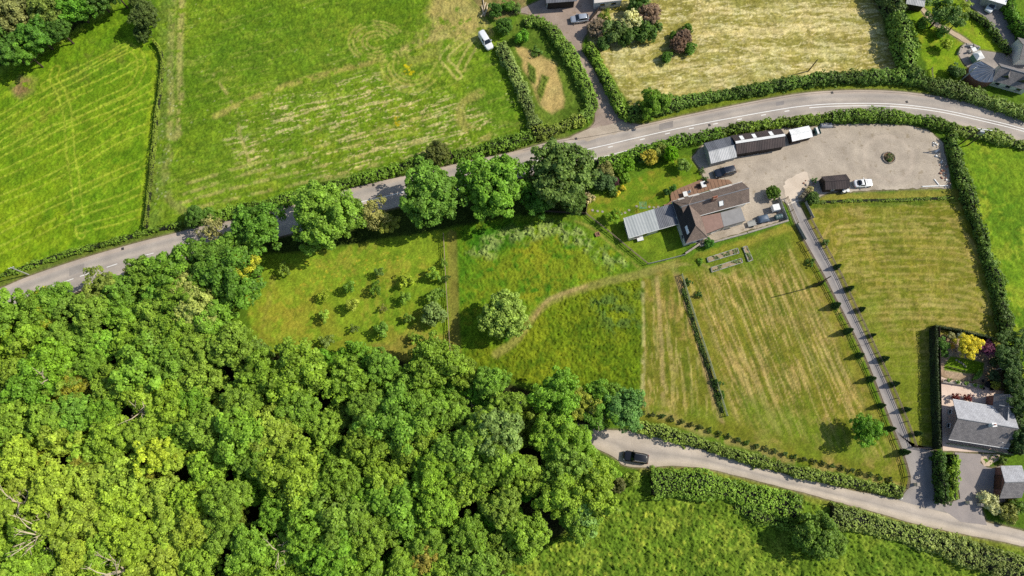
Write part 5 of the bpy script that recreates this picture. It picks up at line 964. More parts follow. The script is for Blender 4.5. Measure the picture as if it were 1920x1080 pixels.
def gable(t, A, B, C, D, ze, zr, roof, wall, inset=0.28, name='roof', roof2=None, base=0.0, cap=M['lead'], th=0.12):
    """A-B one eave, D-C the other (photo pixels of the eave corners); ridge half-way between"""
    A, B, C, D = (W(p, ze) for p in (A, B, C, D)); r0 = (A + D) / 2; r1 = (B + C) / 2; r0.z = r1.z = zr
    m1 = MB().slab([D, C, r1, r0], th); m1.build(name, roof, t); MB().slab([r0, r1, B, A], th).build(name, roof2 or roof, t)
    rd = (r1 - r0).normalized(); m = MB(); m.tube(r0 + Vector((0, 0, 0.02)), r1 + Vector((0, 0, 0.02)), 0.09, n=6); m.build('ridge_cap', cap, t)
    cx = (A + B + C + D) / 4
    def ins(p):
        d = Vector((cx.x - p.x, cx.y - p.y, 0)); u = rd.copy(); u.z = 0; u.normalize(); v = Vector((-u.y, u.x, 0))
        return Vector((p.x, p.y, 0)) + u * math.copysign(inset, d.dot(u)) + v * math.copysign(inset, d.dot(v))
    a, b, c, d = ins(A), ins(B), ins(C), ins(D); zt = ze + 0.06; w = MB(); up = lambda p, z: (p.x, p.y, z)
    slope = (zr - ze) / max(0.1, ((A - D).length / 2)); zt = ze + inset * slope - th * 1.25
    g0, g1 = (a + d) / 2, (b + c) / 2; zg = zr - th * 1.6
    for p, q in ((d, c), (b, a)): w.face([up(p, base), up(q, base), up(q, zt), up(p, zt)])
    for p, q, g in ((c, b, g1), (a, d, g0)): w.face([up(p, base), up(q, base), up(q, zt), up(g, zg), up(p, zt)])
    wo = w.build('wall', wall, t)
    return dict(A=A, B=B, C=C, D=D, a=a, b=b, c=c, d=d, r0=r0, r1=r1, wall=wo, zt=zt)
def opening(t, p, q, f, w, z0, z1, kind='window', frame=None, pane=None, out=0.03):
    """a window or door on the wall that runs from p to q (outside on the right-hand side of p->q)"""
    p = Vector((p.x, p.y, 0)); q = Vector((q.x, q.y, 0)); u = (q - p).normalized(); o = Vector((u.y, -u.x, 0)); c = lerp(p, q, f)
    rz = math.atan2(u.y, u.x); zc, h = (z0 + z1) / 2, z1 - z0
    fr = MB(); k = 0.07
    for dx in (-1, 1): fr.box(c + u * dx * (w - k) / 2 + o * out + Vector((0, 0, zc)), (k, 0.10, h), rz)
    for zz in (z0 + k / 2, z1 - k / 2): fr.box(c + o * out + Vector((0, 0, zz)), (w - 2 * k, 0.10, k), rz)
    fo = fr.build(kind, frame or M['white'], t); MB().box(c + o * (out - 0.015) + Vector((0, 0, zc)), (w - 2 * k, 0.05, h - 2 * k), rz).build('pane' if kind == 'window' else 'leaf_panel', pane or M['glass'], fo)
    if kind == 'window': MB().box(c + o * (out + 0.07) + Vector((0, 0, z0 - 0.05)), (w + 0.16, 0.2, 0.07), rz).build('sill', M['stone'], fo)
def chimney(t, p, z0, z1, w, d, rz, mat, pots=2):
    m = MB(); m.box((p.x, p.y, (z0 + z1) / 2), (w, d, z1 - z0), rz); m.box((p.x, p.y, z1 + 0.05), (w + 0.14, d + 0.14, 0.10), rz); c = m.build('chimney', mat, t)
    q = MB()
    for k in range(pots):
        x = (k - (pots - 1) / 2) * 0.32; q.tube((p.x + x * math.cos(rz), p.y + x * math.sin(rz), z1 + 0.1), (p.x + x * math.cos(rz), p.y + x * math.sin(rz), z1 + 0.48), 0.13, 0.10, 10)
    q.build('chimney_pot', M['terracotta'], c)
# ---- farmhouse
t = thing('farmhouse', 'L-shaped farmhouse with brown slate roofs, hipped west wing and one chimney', 'house', P(1320, 425))
ze, zr = 2.8, 4.9
g = gable(t, (1261, 377.5), (1391, 341), (1405.5, 379.5), (1285, 412), ze, zr, M['slate_brown'], M['render'], roof2=M['slate_brown'])
# west wing with a hipped lower end
A_, D_ = W((1259.5, 377.5), ze), W((1285.5, 457), ze); C_ = W((1327, 445), ze); B_ = W((1301, 365), ze)
n0, n1 = (A_ + B_) / 2, (D_ + C_) / 2; u = (n1 - n0).normalized(); half = (C_ - D_).length / 2
k0 = n0 + u * half * 0.95; k1 = n1 - u * half * 1.05; k0.z = k1.z = zr + 0.05
MB().slab([A_, D_, k1, k0], 0.12).build('roof', M['slate_shaded'], t); MB().slab([D_, C_, k1], 0.12).build('roof', M['slate_brown'], t); MB().slab([C_, B_, k0, k1], 0.12).build('roof', M['slate_brown'], t); MB().slab([B_, A_, k0], 0.12).build('roof', M['slate_brown'], t)
rc = MB(); rc.tube(k0 + Vector((0, 0, .02)), k1 + Vector((0, 0, .02)), .09, n=6); rc.tube(k1, D_ + Vector((0, 0, .02)), .08, n=6); rc.tube(k1, C_ + Vector((0, 0, .02)), .08, n=6); rc.build('ridge_cap', M['slate_brown'], t)
v = Vector((-u.y, u.x, 0)); s = 0.3 if (A_ - n0).dot(v) < 0 else -0.3
a, d, c, b = A_ + v * s + u * .3, D_ + v * s - u * .3, C_ - v * s - u * .3, B_ - v * s + u * .3
w = MB(); ring = [Vector((p.x, p.y, 0)) for p in (a, d, c, b)]; w.hexa(ring, [p + Vector((0, 0, ze - 0.02)) for p in ring]); w.build('wall', M['render'], t)
for f in (0.2, 0.45, 0.82): opening(t, a, d, f, 0.9, 1.0, 2.1)
opening(t, d, c, 0.3, 1.1, 1.0, 2.1); opening(t, d, c, 0.72, 0.9, 0.05, 2.05, 'door', pane=M['darkwood'])
gt = MB(); gt.tube(A_, D_, .06, n=6); gt.tube(D_, C_, .06, n=6); gt.build('gutter', M['lead'], t)
gt = MB(); gt.tube(g['A'], g['B'], .06, n=6); gt.tube(g['D'], g['C'], .06, n=6); gt.build('gutter', M['white'], t)
rz = math.atan2((g['r1'] - g['r0']).y, (g['r1'] - g['r0']).x)
cp = W((1338, 374), zr); chimney(t, cp, zr - 0.6, zr + 1.05, 0.9, 0.55, rz, solid('old_chimney_brick', (150, 118, 102), .9, 0, .3, 3), 3)
def on_roof(q0, q1, e0, e1, f, s_): return lerp(lerp(q0, q1, f), lerp(e0, e1, f), s_)
sx = on_roof(g['r0'], g['r1'], g['D'], g['C'], 0.57, 0.52); sdn = (lerp(g['D'], g['C'], .57) - lerp(g['r0'], g['r1'], .57)).normalized(); sal = (g['r1'] - g['r0']).normalized(); nrm = sal.cross(sdn).normalized(); nrm = nrm if nrm.z > 0 else -nrm
def roof_patch(t, c, al, dn, nm, w, h, name, mat, up=0.05, th=0.06, frame=None):
    q = [c + al * x * w / 2 + dn * y * h / 2 + nm * up for x, y in ((-1, -1), (1, -1), (1, 1), (-1, 1))]; o = MB().slab(q, th).build(name, mat, t)
    if frame:
        fr = MB()
        for (x0, y0), (x1, y1) in (((-1, -1), (1, -1)), ((1, -1), (1, 1)), ((1, 1), (-1, 1)), ((-1, 1), (-1, -1))): fr.tube(c + al * x0 * w / 2 + dn * y0 * h / 2 + nm * up, c + al * x1 * w / 2 + dn * y1 * h / 2 + nm * up, 0.05, n=5)
        fr.build('frame', frame, o)
    return o
roof_patch(t, sx, sal, sdn, nrm, 0.95, 1.1, 'roof_window', M['skylight'], frame=M['lead'])
wdn = (lerp(A_, D_, .7) - lerp(k0, k1, .7)).normalized(); wal = (k1 - k0).normalized(); wn_ = wal.cross(wdn); wn_ = wn_ if wn_.z > 0 else -wn_
roof_patch(t, lerp(lerp(A_, D_, .80), lerp(k0, k1, .80), .38), wal, wdn, wn_, 1.6, 0.5, 'roof_window', M['skylight'], frame=M['white'])
ndn = (lerp(g['A'], g['B'], .5) - lerp(g['r0'], g['r1'], .5)).normalized(); nn = sal.cross(ndn); nn = nn if nn.z > 0 else -nn
for f, ww in ((0.12, 1.3), (0.30, 2.3), (0.60, 1.9), (0.76, 2.6)): roof_patch(t, lerp(g['A'], g['B'], f) - ndn * 0.05, sal, ndn, nn, ww, 0.55, 'porch_canopy', M['paleroof'], 0.10, 0.10)
dsh = W((1271, 407), 2.7); m = MB(); m.ball((dsh.x, dsh.y, 2.6), 0.38, 12, 4, 0.5, -0.5); m.tube((dsh.x, dsh.y, 2.6), (dsh.x + .35, dsh.y, 2.5), 0.04, n=6); m.build('satellite_dish', M['steel'], t)
# flat-roofed south extension
fl = [(1314.6, 406), (1350.5, 398.5), (1357, 426), (1325, 438.5)]; fg = [(1350.8, 398.4), (1389, 388.5), (1398, 414.2), (1357.4, 425.8)]
for q, mt in ((fl, M['felt_pink']), (fg, M['felt_grey'])):
    Q = [W(p, 2.35) for p in q]; MB().slab(Q, 0.14).build('flat_roof', mt, t); cc = sum(Q, Vector()) / 4; R4 = [Vector((lerp(p, cc, .05).x, lerp(p, cc, .05).y, 0)) for p in Q]
    R4 = R4 if (R4[1] - R4[0]).cross(R4[2] - R4[0]).z > 0 else R4[::-1]
    MB().hexa(R4, [p + Vector((0, 0, 2.2)) for p in R4]).build('wall', M['cream'], t)
    e = MB(); e.tube(Q[3], Q[2], 0.06, n=6); e.build('fascia', M['darkwood'], t)
    opening(t, lerp(Q[3], cc, .05), lerp(Q[2], cc, .05), 0.5, 1.2, 0.9, 1.9)
# metal-roofed garden extension
t = thing('garden_room', 'long garden room with pale ribbed metal roof joined to the farmhouse west side', 'extension', P(1210, 425))
Q = [W(p, 2.3) for p in ((1169, 408.8), (1262, 381), (1272, 420), (1179.3, 446.7))]; mid0, mid1 = lerp(Q[0], Q[1], .62), lerp(Q[3], Q[2], .62)
MB().slab([Q[3], mid1, mid0, Q[0]], 0.1).build('roof', M['tin_pale'], t); MB().slab([mid1 + Vector((0, 0, .02)), Q[2], Q[1], mid0 + Vector((0, 0, .02))], 0.1).build('roof', M['tin_dark'], t)  # the farmhouse's shadow is painted in as darker roofing beside it
cc = sum(Q, Vector()) / 4; R4 = [Vector((lerp(p, cc, .06).x, lerp(p, cc, .06).y, 0)) for p in (Q[0], mid0, mid1, Q[3])][::-1]
MB().hexa(R4, [p + Vector((0, 0, 2.19)) for p in R4]).build('wall', M['cream'], t)
opening(t, R4[0], R4[1], 0.25, 1.2, 0.8, 1.9); opening(t, R4[0], R4[1], 0.55, 1.3, 0.05, 2.0, 'door', pane=M['glass']); opening(t, R4[3], R4[0], 0.5, 1.6, 0.8, 1.9)
e = MB(); e.tube(Q[3], Q[2], .05, n=6); e.tube(Q[0], Q[3], .05, n=6); e.build('gutter', M['white'], t)
# ---- sheds along the road hedge
t = thing('metal_shed', 'grey corrugated shed at the left end of the shed row, half its roof darker', 'shed', P(1350, 300))
gable(t, (1320, 268.5), (1370, 255.5), (1382, 294.5), (1333, 307), 1.9, 2.6, M['tin_grey'], M['greywood'], 0.15, roof2=M['tin_dark'], cap=M['tin_grey'])
t = thing('brown_shed', 'long brown corrugated shed with three white skylights and a white ridge', 'shed', P(1425, 285))
g = gable(t, (1370.5, 254), (1464, 241), (1472.5, 274.5), (1381.5, 289.5), 2.0, 3.1, M['tin_brown'], M['blackwall'], 0.2, cap=M['white'])
m = MB(); al = (g['r1'] - g['r0']).normalized(); side = Vector((-al.y, al.x, 0)); m.slab([g['r0'] - side * .28 + Vector((0, 0, .06)), g['r1'] - side * .28 + Vector((0, 0, .06)), g['r1'] + side * .28 + Vector((0, 0, .06)), g['r0'] + side * .28 + Vector((0, 0, .06))], 0.03); m.build('ridge_flashing', M['white'], t)
bdn = (lerp(g['A'], g['B'], .5) - lerp(g['r0'], g['r1'], .5)).normalized(); bn = al.cross(bdn); bn = bn if bn.z > 0 else -bn
for f in (0.17, 0.42, 0.76): roof_patch(t, lerp(lerp(g['r0'], g['r1'], f), lerp(g['A'], g['B'], f), .50), al, bdn, bn, 0.75, 1.35, 'skylight', M['skylight'], 0.04, 0.05)
for f in (0.3, 0.62): opening(t, g['d'], g['c'], f, 1.8, 0.05, 1.8, 'door', M['darkwood'], M['blackwall'])
t = thing('white_shed', 'white-roofed field shelter at the right end of the shed row', 'shed', P(1502, 255))
gable(t, (1479, 243.5), (1516.5, 235.5), (1524.5, 256.5), (1485.5, 265.5), 1.9, 2.2, M['tin_white'], M['darkwood'], 0.18, cap=M['tin_white'])
t = thing('timber_shed', 'brown felt-roofed timber shed standing alone in the yard', 'shed', P(1566, 350))
g = gable(t, (1540, 331), (1586.5, 326.5), (1593, 353.5), (1547.5, 356), 1.7, 2.6, M['tin_brown'], M['darkwood'], 0.15, cap=M['tin_brown'])
opening(t, g['a'], g['d'], 0.5, 0.9, 0.05, 1.7, 'door', M['darkwood'], M['blackwall']); opening(t, g['d'], g['c'], 0.35, 0.7, 0.9, 1.5)
# ---- brick bungalow and its garage
t = thing('brick_bungalow', 'red brick bungalow with grey slate roof and a wing towards its garden', 'house', P(1840, 810))
g = gable(t, (1786.5, 748.3), (1899, 768), (1891, 841.5), (1778.5, 824), 2.4, 4.5, M['slate_grey'], M['brickred'], 0.35, roof2=M['slate_sunlit'])
chimney(t, W((1858, 797), 4.5), 4.0, 5.4, 0.7, 0.6, 0.1, M['white'], 1)
h = gable(t, (1863.5, 738), (1901, 744), (1899, 790), (1862, 784), 2.44, 3.95, M['slate_sunlit'], M['brickred'], 0.3)
# the wing's ridge runs the other way
for o in list(t.children)[-4:]: bpy.data.objects.remove(o)
A2, B2, C2, D2 = (W(p, 2.44) for p in ((1863.5, 738), (1901.5, 744), (1897, 792), (1860, 786))); r0, r1 = (A2 + B2) / 2, (C2 + D2) / 2; r0.z = r1.z = 3.9
MB().slab([A2, D2, r1, r0], .12).build('roof', M['slate_grey'], t); MB().slab([r0, r1, C2, B2], .12).build('roof', M['slate_sunlit'], t)
rc = MB(); rc.tube(r0 + Vector((0, 0, .03)), r1 + Vector((0, 0, .03)), .09, n=6); rc.build('ridge_cap', M['lead'], t)
cc = (A2 + B2 + C2 + D2) / 4; iw = [Vector((lerp(p, cc, .1).x, lerp(p, cc, .1).y, 0)) for p in (A2, D2, C2, B2)]; w = MB()
for i, j in ((0, 1), (2, 3)): w.face([(*iw[i][:2], 0), (*iw[j][:2], 0), (*iw[j][:2], 2.5), (*iw[i][:2], 2.5)])
gm = (iw[3] + iw[0]) / 2; w.face([(*iw[3][:2], 0), (*iw[0][:2], 0), (*iw[0][:2], 2.5), (gm.x, gm.y, 3.72), (*iw[3][:2], 2.5)]); w.build('wall', M['brickred'], t)
for f in (0.28, 0.66): opening(t, g['a'], g['d'], f, 0.9, 1.0, 1.9)
for f in (0.15, 0.4, 0.85): opening(t, g['d'], g['c'], f, 1.3, 0.9, 2.0)
opening(t, g['d'], g['c'], 0.62, 1.0, 0.05, 2.05, 'door', pane=M['white']); opening(t, g['b'], g['a'], 0.7, 1.6, 0.05, 2.0, 'door'); opening(t, g['b'], g['a'], 0.35, 1.3, 0.9, 2.0)
gt = MB(); gt.tube(g['D'], g['C'], .06, n=6); gt.tube(g['A'], g['B'], .06, n=6); gt.build('gutter', M['white'], t); vm = MB(); vm.tube(W((1878, 830), 2.9), W((1878, 830), 2.9) + Vector((0, 0, .35)), .07, n=8); vm.build('vent_pipe', M['white'], t)
t = thing('brick_garage', 'brick garage with grey slate roof at the lane end of the bungalow drive', 'garage', P(1895, 915))
g = gable(t, (1876, 873.4), (1916, 872.6), (1916, 933.5), (1873.7, 935), 2.0, 3.35, M['slate_grey'], M['brickred'], 0.3, roof2=M['slate_sunlit'])
opening(t, g['a'], g['d'], 0.5, 2.6, 0.05, 1.95, 'door', M['darkwood'], solid('garage_door_paint', (96, 62, 44), 0.6, 0, 0.2, 2))
# ---- slate house at the upper corner
t = thing('slate_house', 'grey slate house with two roof dormers and a rounded glass conservatory', 'house', P(1880, 150))
g = gable(t, (1872, 118), (1942, 138), (1930, 171), (1858, 151), 2.0, 4.0, M['slate_grey'], M['render'], 0.3, roof2=M['slate_grey'])
al = (g['r1'] - g['r0']).normalized(); fd = (lerp(g['D'], g['C'], .5) - lerp(g['r0'], g['r1'], .5)).normalized(); hd = Vector((fd.x, fd.y, 0)).normalized()
for f in (0.26, 0.68):
    c = lerp(lerp(g['r0'], g['r1'], f), lerp(g['D'], g['C'], f), .62); w_ = 0.75; dz = 1.15
    L0, R0 = c - al * w_, c + al * w_; top = c + Vector((0, 0, dz)); back = top - hd * 1.5
    d_ = MB().slab([L0 + Vector((0, 0, .25)), L0 + Vector((0, 0, .25)) - hd * 1.0, back, top], .06).slab([R0 + Vector((0, 0, .25)), top, back, R0 + Vector((0, 0, .25)) - hd * 1.0], .06).build('dormer', M['slate_grey'], t)
    MB().face([L0 - Vector((0, 0, .3)), R0 - Vector((0, 0, .3)), R0 + Vector((0, 0, .25)), top - Vector((0, 0, .04)), L0 + Vector((0, 0, .25))]).build('dormer_window', M['glass'], d_)
for f in (0.2, 0.5, 0.8): opening(t, g['d'], g['c'], f, 1.1, 0.8, 1.7)
cc = W((1843, 137), 1.6); m = MB(); n = 9; A0 = R(95); ring = [(cc.x + 3.4 * math.cos(A0 + k * R(200) / n), cc.y + 2.6 * math.sin(A0 + k * R(200) / n)) for k in range(n + 1)]
for k in range(n): m.face([(*ring[k], 2.1), (*ring[k + 1], 2.1), (cc.x + 1.6, cc.y, 3.1)])
cs = m.build('conservatory_roof', M['conserv'], t); m = MB()
for k in range(n): m.face([(*ring[k], 0), (*ring[k + 1], 0), (*ring[k + 1], 2.1), (*ring[k], 2.1)])
m.build('conservatory_wall', M['brickred'], t)
m = MB()
for k in range(n + 1): m.tube((*ring[k], 2.12), (cc.x + 1.6, cc.y, 3.12), .05, n=5)
m.build('glazing_bar', M['lead'], cs)
t = thing('slate_garage', 'slate-roofed garage cut by the frame beyond the upper drive', 'garage', P(1915, 100))
gable(t, (1908, 70), (1950, 78), (1955, 112), (1912, 112), 2.4, 3.8, M['slate_grey'], M['render'], 0.25)
t = thing('pale_roof_shed', 'pale-roofed carport at the upper frame edge', 'carport', P(1868, -2))
gable(t, (1850, -28), (1890, -16), (1886, 9), (1848, -2), 2.4, 2.7, M['tin_white'], M['greywood'], 0.2, cap=M['tin_white'])
t = thing('garden_shed', 'small grey-roofed garden shed tucked under the tall upper hedge', 'shed', P(1715, 12))
gable(t, (1700, -12), (1732, -6), (1733.5, 13), (1698, 7), 1.9, 2.4, M['tin_grey'], M['darkwood'], 0.12, cap=M['tin_grey'])
t = thing('white_farmhouse', 'white farm building with pale roof cut by the upper frame edge', 'house', P(1140, 8))
g = gable(t, (1112, -22), (1166, -30), (1168, 0), (1114, 6), 2.5, 3.6, M['paleroof'], M['render'], 0.2); 
for f in (0.3, 0.72): opening(t, g['d'], g['c'], f, 1.2, 0.9, 1.9)
t = thing('dark_barn', 'dark open barn with white posts cut by the upper frame edge', 'barn', P(1050, 5))
g = gable(t, (1018, -40), (1076, -45), (1082, 2), (1024, 6), 2.8, 3.8, M['tin_dark'], M['blackwall'], 0.5)
for q in ((1026, 13), (1063, 9)): 
    p = P(*q); MB().tube((p.x, p.y, 0), (p.x, p.y, 2.6), .16, n=8).build('post', M['white'], t)
# ---------------------------------------------------------------- decks, beds, fences, garden things
t = thing('garden_deck', 'reddish wooden deck along the garden side of the farmhouse', 'deck', P(1310, 352))
pl = [P(*p) for p in DECK]; m = MB(); m.prism(pl, 0.02, 0.30); m.build('deck_floor', M['decking'], t)
m = MB(); a, b = P(1258, 364), P(1364, 339)
for k in range(15): m.box(lerp(P(1264, 366), P(1360, 342), k / 14) + Vector((0, 0, .312)), (0.05, 1.8, 0.012), R(14))
m.build('deck_joint', M['darkwood'], t); st_ = MB(); p = P(1252, 386); st_.box((p.x, p.y, .12), (1.6, .8, .2), R(14)); st_.build('step', M['decking'], t)
def table(px, py, w, d, h, rz, mat, label, z=0.0, name='garden_table', ch=0):
    c = P(px, py); t = thing(name, label, 'table', (c.x, c.y, z), rz); MB().box((0, 0, h - .03), (w, d, .06)).build('tabletop', mat, t, True)
    for x in (-1, 1):
        for y in (-1, 1): MB().box((x * (w / 2 - .08), y * (d / 2 - .08), h / 2 - .03), (.07, .07, h - .06)).build('leg', mat, t, True)
    return t
table(1316.5, 349, 1.0, 1.3, .74, R(15), M['white'], 'white patio table with a dark cooking plate on the deck', .30)
c = P(1320, 347); tg = thing('barbecue', 'dark lidded barbecue standing on the deck by the white table', 'barbecue', (c.x, c.y, .30), R(15)); MB().ball((0, 0, .85), .32, 10, 5, .7, -.5).build('lid', M['black'], tg, True); MB().tube((0, 0, .02), (0, 0, .7), .05, n=6).build('stand', M['steel'], tg, True)
def chair(px, py, rz, label, mat, z=.30):
    c = P(px, py); t = thing('garden_chair', label, 'chair', (c.x, c.y, z), rz, 'chairs on the deck'); MB().box((0, 0, .42), (.5, .5, .06)).build('seat', mat, t, True); MB().box((-.24, 0, .7), (.06, .5, .5)).build('backrest', mat, t, True)
    for x in (-.2, .2):
        for y in (-.2, .2): MB().box((x, y, .2), (.05, .05, .39)).build('leg', mat, t, True)
chair(1290, 362.5, R(200), 'white deck chair with its back to the rooflights', M['white']); chair(1325, 344, R(15), 'dark wooden deck chair at the far side of the barbecue', M['darkwood']); chair(1308, 351, R(190), 'dark wooden deck chair left of the white table', M['darkwood'])
table(1283, 367, .9, 1.1, .7, R(14), M['white'], 'small white side table at the left end of the deck', .30, 'side_table')
table(1199, 449, 1.3, 1.0, .7, R(14), M['white'], 'white garden table on the grass below the garden room', 0)
c = P(1120, 440); t = thing('stone_trough', 'small brick trough alone on the mown meadow edge', 'trough', (c.x, c.y, 0), R(20)); m = MB(); [m.box(q, d) for q, d in (((0, .38, .2), (.9, .12, .4)), ((0, -.38, .2), (.9, .12, .4)), ((.4, 0, .2), (.12, .64, .4)), ((-.4, 0, .2), (.12, .64, .4)))]; m.build('trough_wall', M['redstone'], t, True); MB().box((0, 0, .14), (.68, .64, .2)).build('trough_soil', M['soil'], t, True)
c = P(1203, 390); t = thing('rotary_airer', 'teal rotary clothes airer on the farm lawn', 'clothes airer', (c.x, c.y, 0)); MB().tube((0, 0, 0), (0, 0, 1.7), .03, n=8).build('pole', M['steel'], t, True)
for k in range(4):
    a = R(45 + 90 * k); MB().tube((0, 0, 1.0), (1.1 * math.cos(a), 1.1 * math.sin(a), 1.6), .02, n=5).build('arm', M['steel'], t, True)
m = MB()
for rr in (0.4, 0.6, 0.8, 1.0): 
    for k in range(4): m.tube((rr * math.cos(R(45 + 90 * k)), rr * math.sin(R(45 + 90 * k)), 1.02 + rr * .53), (rr * math.cos(R(135 + 90 * k)), rr * math.sin(R(135 + 90 * k)), 1.02 + rr * .53), .025, n=4)
m.build('line', M['teal'], t, True)
for k, (x, y) in enumerate([(1111, 394), (1120.5, 396), (1129.5, 397), (1165, 401), (1172, 399), (1179.5, 394), (1194, 387), (1217.5, 388), (1226, 389), (1234, 388)]):
    c = P(x, y); m = MB(); m.prism([(c.x + .30 * math.cos(q) * rnd.uniform(.8, 1.1), c.y + .26 * math.sin(q) * rnd.uniform(.8, 1.1)) for q in np.linspace(0, 2 * math.pi, 9)[:-1]], 0.0, .05); tag(m.build('stepping_stone', M['stone']), 'pale stepping stone in the line across the farm lawn', 'stepping stone', 'stepping stones across the farm lawn')
BEDSOIL = solid('pale_bed_soil', (168, 148, 116), .95, 0, .35, 2.5)
def raised_bed(px4, label, mat=M['greywood']):
    q = [P(*p) for p in px4]; c = sum(q, Vector()) / 4; t = thing('raised_bed', label, 'raised bed', (c.x, c.y, 0), 0, 'raised beds behind the farmhouse'); m = MB()
    for i in range(4):
        a, b = q[i], q[(i + 1) % 4]; d = b - a; m.box(((a + b) / 2).to_tuple()[:2] + (.17,), (d.length + .09, .10, .34), math.atan2(d.y, d.x))
    m.build('frame', mat, t); MB().prism([lerp(p, c, .05) for p in q], 0, .26).build('bed_soil', BEDSOIL, t)
    rg = np.random.RandomState(int(c.x * 10) % 1000); k = 420; uv_ = rg.rand(k, 2); Q = np.array([p[:2] for p in q]); pos2 = (Q[0] * ((1 - uv_[:, :1]) * (1 - uv_[:, 1:])) + Q[1] * (uv_[:, :1] * (1 - uv_[:, 1:])) + Q[2] * (uv_[:, :1] * uv_[:, 1:]) + Q[3] * ((1 - uv_[:, :1]) * uv_[:, 1:]))
    keep = vnoise(pos2[:, 0], pos2[:, 1], .7, 77) > .5; pos2 = lerp(pos2[keep], np.array(c[:2]), .08); n_ = len(pos2)
    V, Fq, tt = leaves(np.c_[pos2 - np.array(c[:2]), .30 + .12 * rg.rand(n_)], rg.randn(n_, 3) * .5 + [0, 0, 1], np.full(n_, .16), rg, rg.rand(n_)); o = obj('bed_plant', mesh_np('bed_plant', V, Fq, M['leaf'], attrs={'tint': tt}), t); o.color = (*lin((120, 140, 84)), 1)
raised_bed([(1325, 484), (1382, 466), (1385, 475), (1327.5, 492)], 'upper long raised bed with patchy green plants'); raised_bed([(1332.5, 502.5), (1389, 485), (1392, 492.5), (1334, 511)], 'lower long raised bed with mostly bare soil'); raised_bed([(1392, 464), (1399.5, 462), (1411, 488), (1402.5, 491)], 'short raised bed set crosswise at the right end')
def fence(px, label, h=1.15, gap=2.3, rails=(0.45, 0.8, 1.08), mat=M['wood'], name='rail_fence', cat='fence', post=0.13, curve=False, board=False, skip=()):
    p = pts2(px); p = catmull(p, .5) if curve else p
    s = np.r_[0, np.cumsum(np.linalg.norm(np.diff(p, axis=0), axis=1))]; n = max(2, int(round(s[-1] / gap)) + 1); u = np.linspace(0, s[-1], n); q = np.stack([np.interp(u, s, p[:, 0]), np.interp(u, s, p[:, 1])], 1)
    if not curve: q = np.vstack([densify(p[i:i + 2], gap)[:-1] if np.linalg.norm(p[i + 1] - p[i]) > gap else p[i:i + 1] for i in range(len(p) - 1)] + [p[-1:]])
    t = thing(name, label, cat, (q[0][0], q[0][1], 0)); rg = random.Random(int(abs(q[0][0]) * 100))
    for a in q:
        m = MB(); m.box((a[0], a[1], h / 2 - .1), (post, post, h + .25), rg.uniform(0, .5)); m.build('post', mat, t)
    if board:
        for a, b in zip(q[:-1], q[1:]):
            d = b - a; MB().box((*((a + b) / 2), h / 2), (np.linalg.norm(d) - post, .05, h - .06), math.atan2(d[1], d[0])).build('panel', mat, t)
    else:
        for z in rails:
            m = MB()
            for a, b in zip(q[:-1], q[1:]): m.tube((a[0], a[1], z + rg.uniform(-.02, .02)), (b[0], b[1], z + rg.uniform(-.02, .02)), .06, n=5)
            m.build('rail', mat, t)
    return t
def off(line, dx, y0, y1, n=40):
    y = np.linspace(y0, y1, n); return np.stack([np.interp(y, line[:, 1], line[:, 0]) + dx, y], 1)
fence(off(DL, -5, 452, 916), 'long post-and-rail fence on the paddock side of the drive', curve=True); fence(off(DRT, 5, 410, 836), 'long post-and-rail fence on the far side of the drive', curve=True)
fence([(1474, 372), (1494, 420)], 'short rail fence at the head of the drive beside the storage yard', rails=(.5, 1.0)); fence([(1711, 838), (1736, 842), (1754, 846)], 'short dark fence closing the drive verge', rails=(.5, 1.0), mat=M['darkwood'])
fence([(1458, 374), (1473, 413)], 'grey board fence behind the stored machinery', h=1.3, board=True, mat=M['greywood'], name='board_fence'); fence([(1509, 381), (1523, 410)], 'grey board panel on the right of the drive head', h=1.0, board=True, mat=M['greywood'], name='board_fence'); fence([(1493, 422), (1509, 450)], 'grey board panel on the left of the drive head', h=1.0, board=True, mat=M['greywood'], name='board_fence')
fence([(832, 440), (836, 520), (841, 600), (845, 668)], 'rail fence between orchard and rough meadow', h=1.1, gap=2.6, curve=True); fence([(1277, 516), (1300, 590), (1330, 680), (1362, 780)], 'rail fence down the middle of the mown paddocks', h=1.2, gap=3.4, rails=(.3, .6, .9, 1.15), mat=solid('mossy_rail', (158, 164, 120), .85, 0, .3, 3))
fence([(1098, 402), (1140, 435), (1182, 470), (1214, 496)], 'wire-and-post garden fence facing the rough meadow', h=1.1, gap=2.4, rails=(.5, .95)); fence([(1214, 496), (1248, 488), (1283, 479)], 'low grey board fence at the lawn corner below the farmhouse', h=.9, board=True, mat=M['greywood'], name='board_fence')
fence([(1103, 363), (1101, 384), (1098, 402)], 'low pale fence at the left end of the farm lawn', h=.8, board=True, mat=M['wood'], name='board_fence'); fence([(1000, 396), (1050, 399), (1098, 402)], 'dark board fence behind the roadside garden corner', h=1.0, board=True, mat=M['darkwood'], name='board_fence')
fence([(1745, 130), (1746, 146), (1748, 156)], 'vegetable plot fence in the upper garden', h=.8, rails=(.4, .7)); fence([(1753, 616), (1755, 720), (1757, 838)], 'brown board fence inside the tall thin hedge', h=1.7, board=True, mat=M['darkwood'], name='board_fence')
fence([(1106, 40), (1118, 26), (1130, 8)], 'dark board fence beside the silver car', h=1.2, board=True, mat=M['darkwood'], name='board_fence'); fence([(1775, 832), (1830, 840), (1893, 853)], 'green board fence in front of the bungalow', h=.9, board=True, mat=solid('green_paint', (120, 146, 110), .7, 0, .2, 2), name='board_fence')
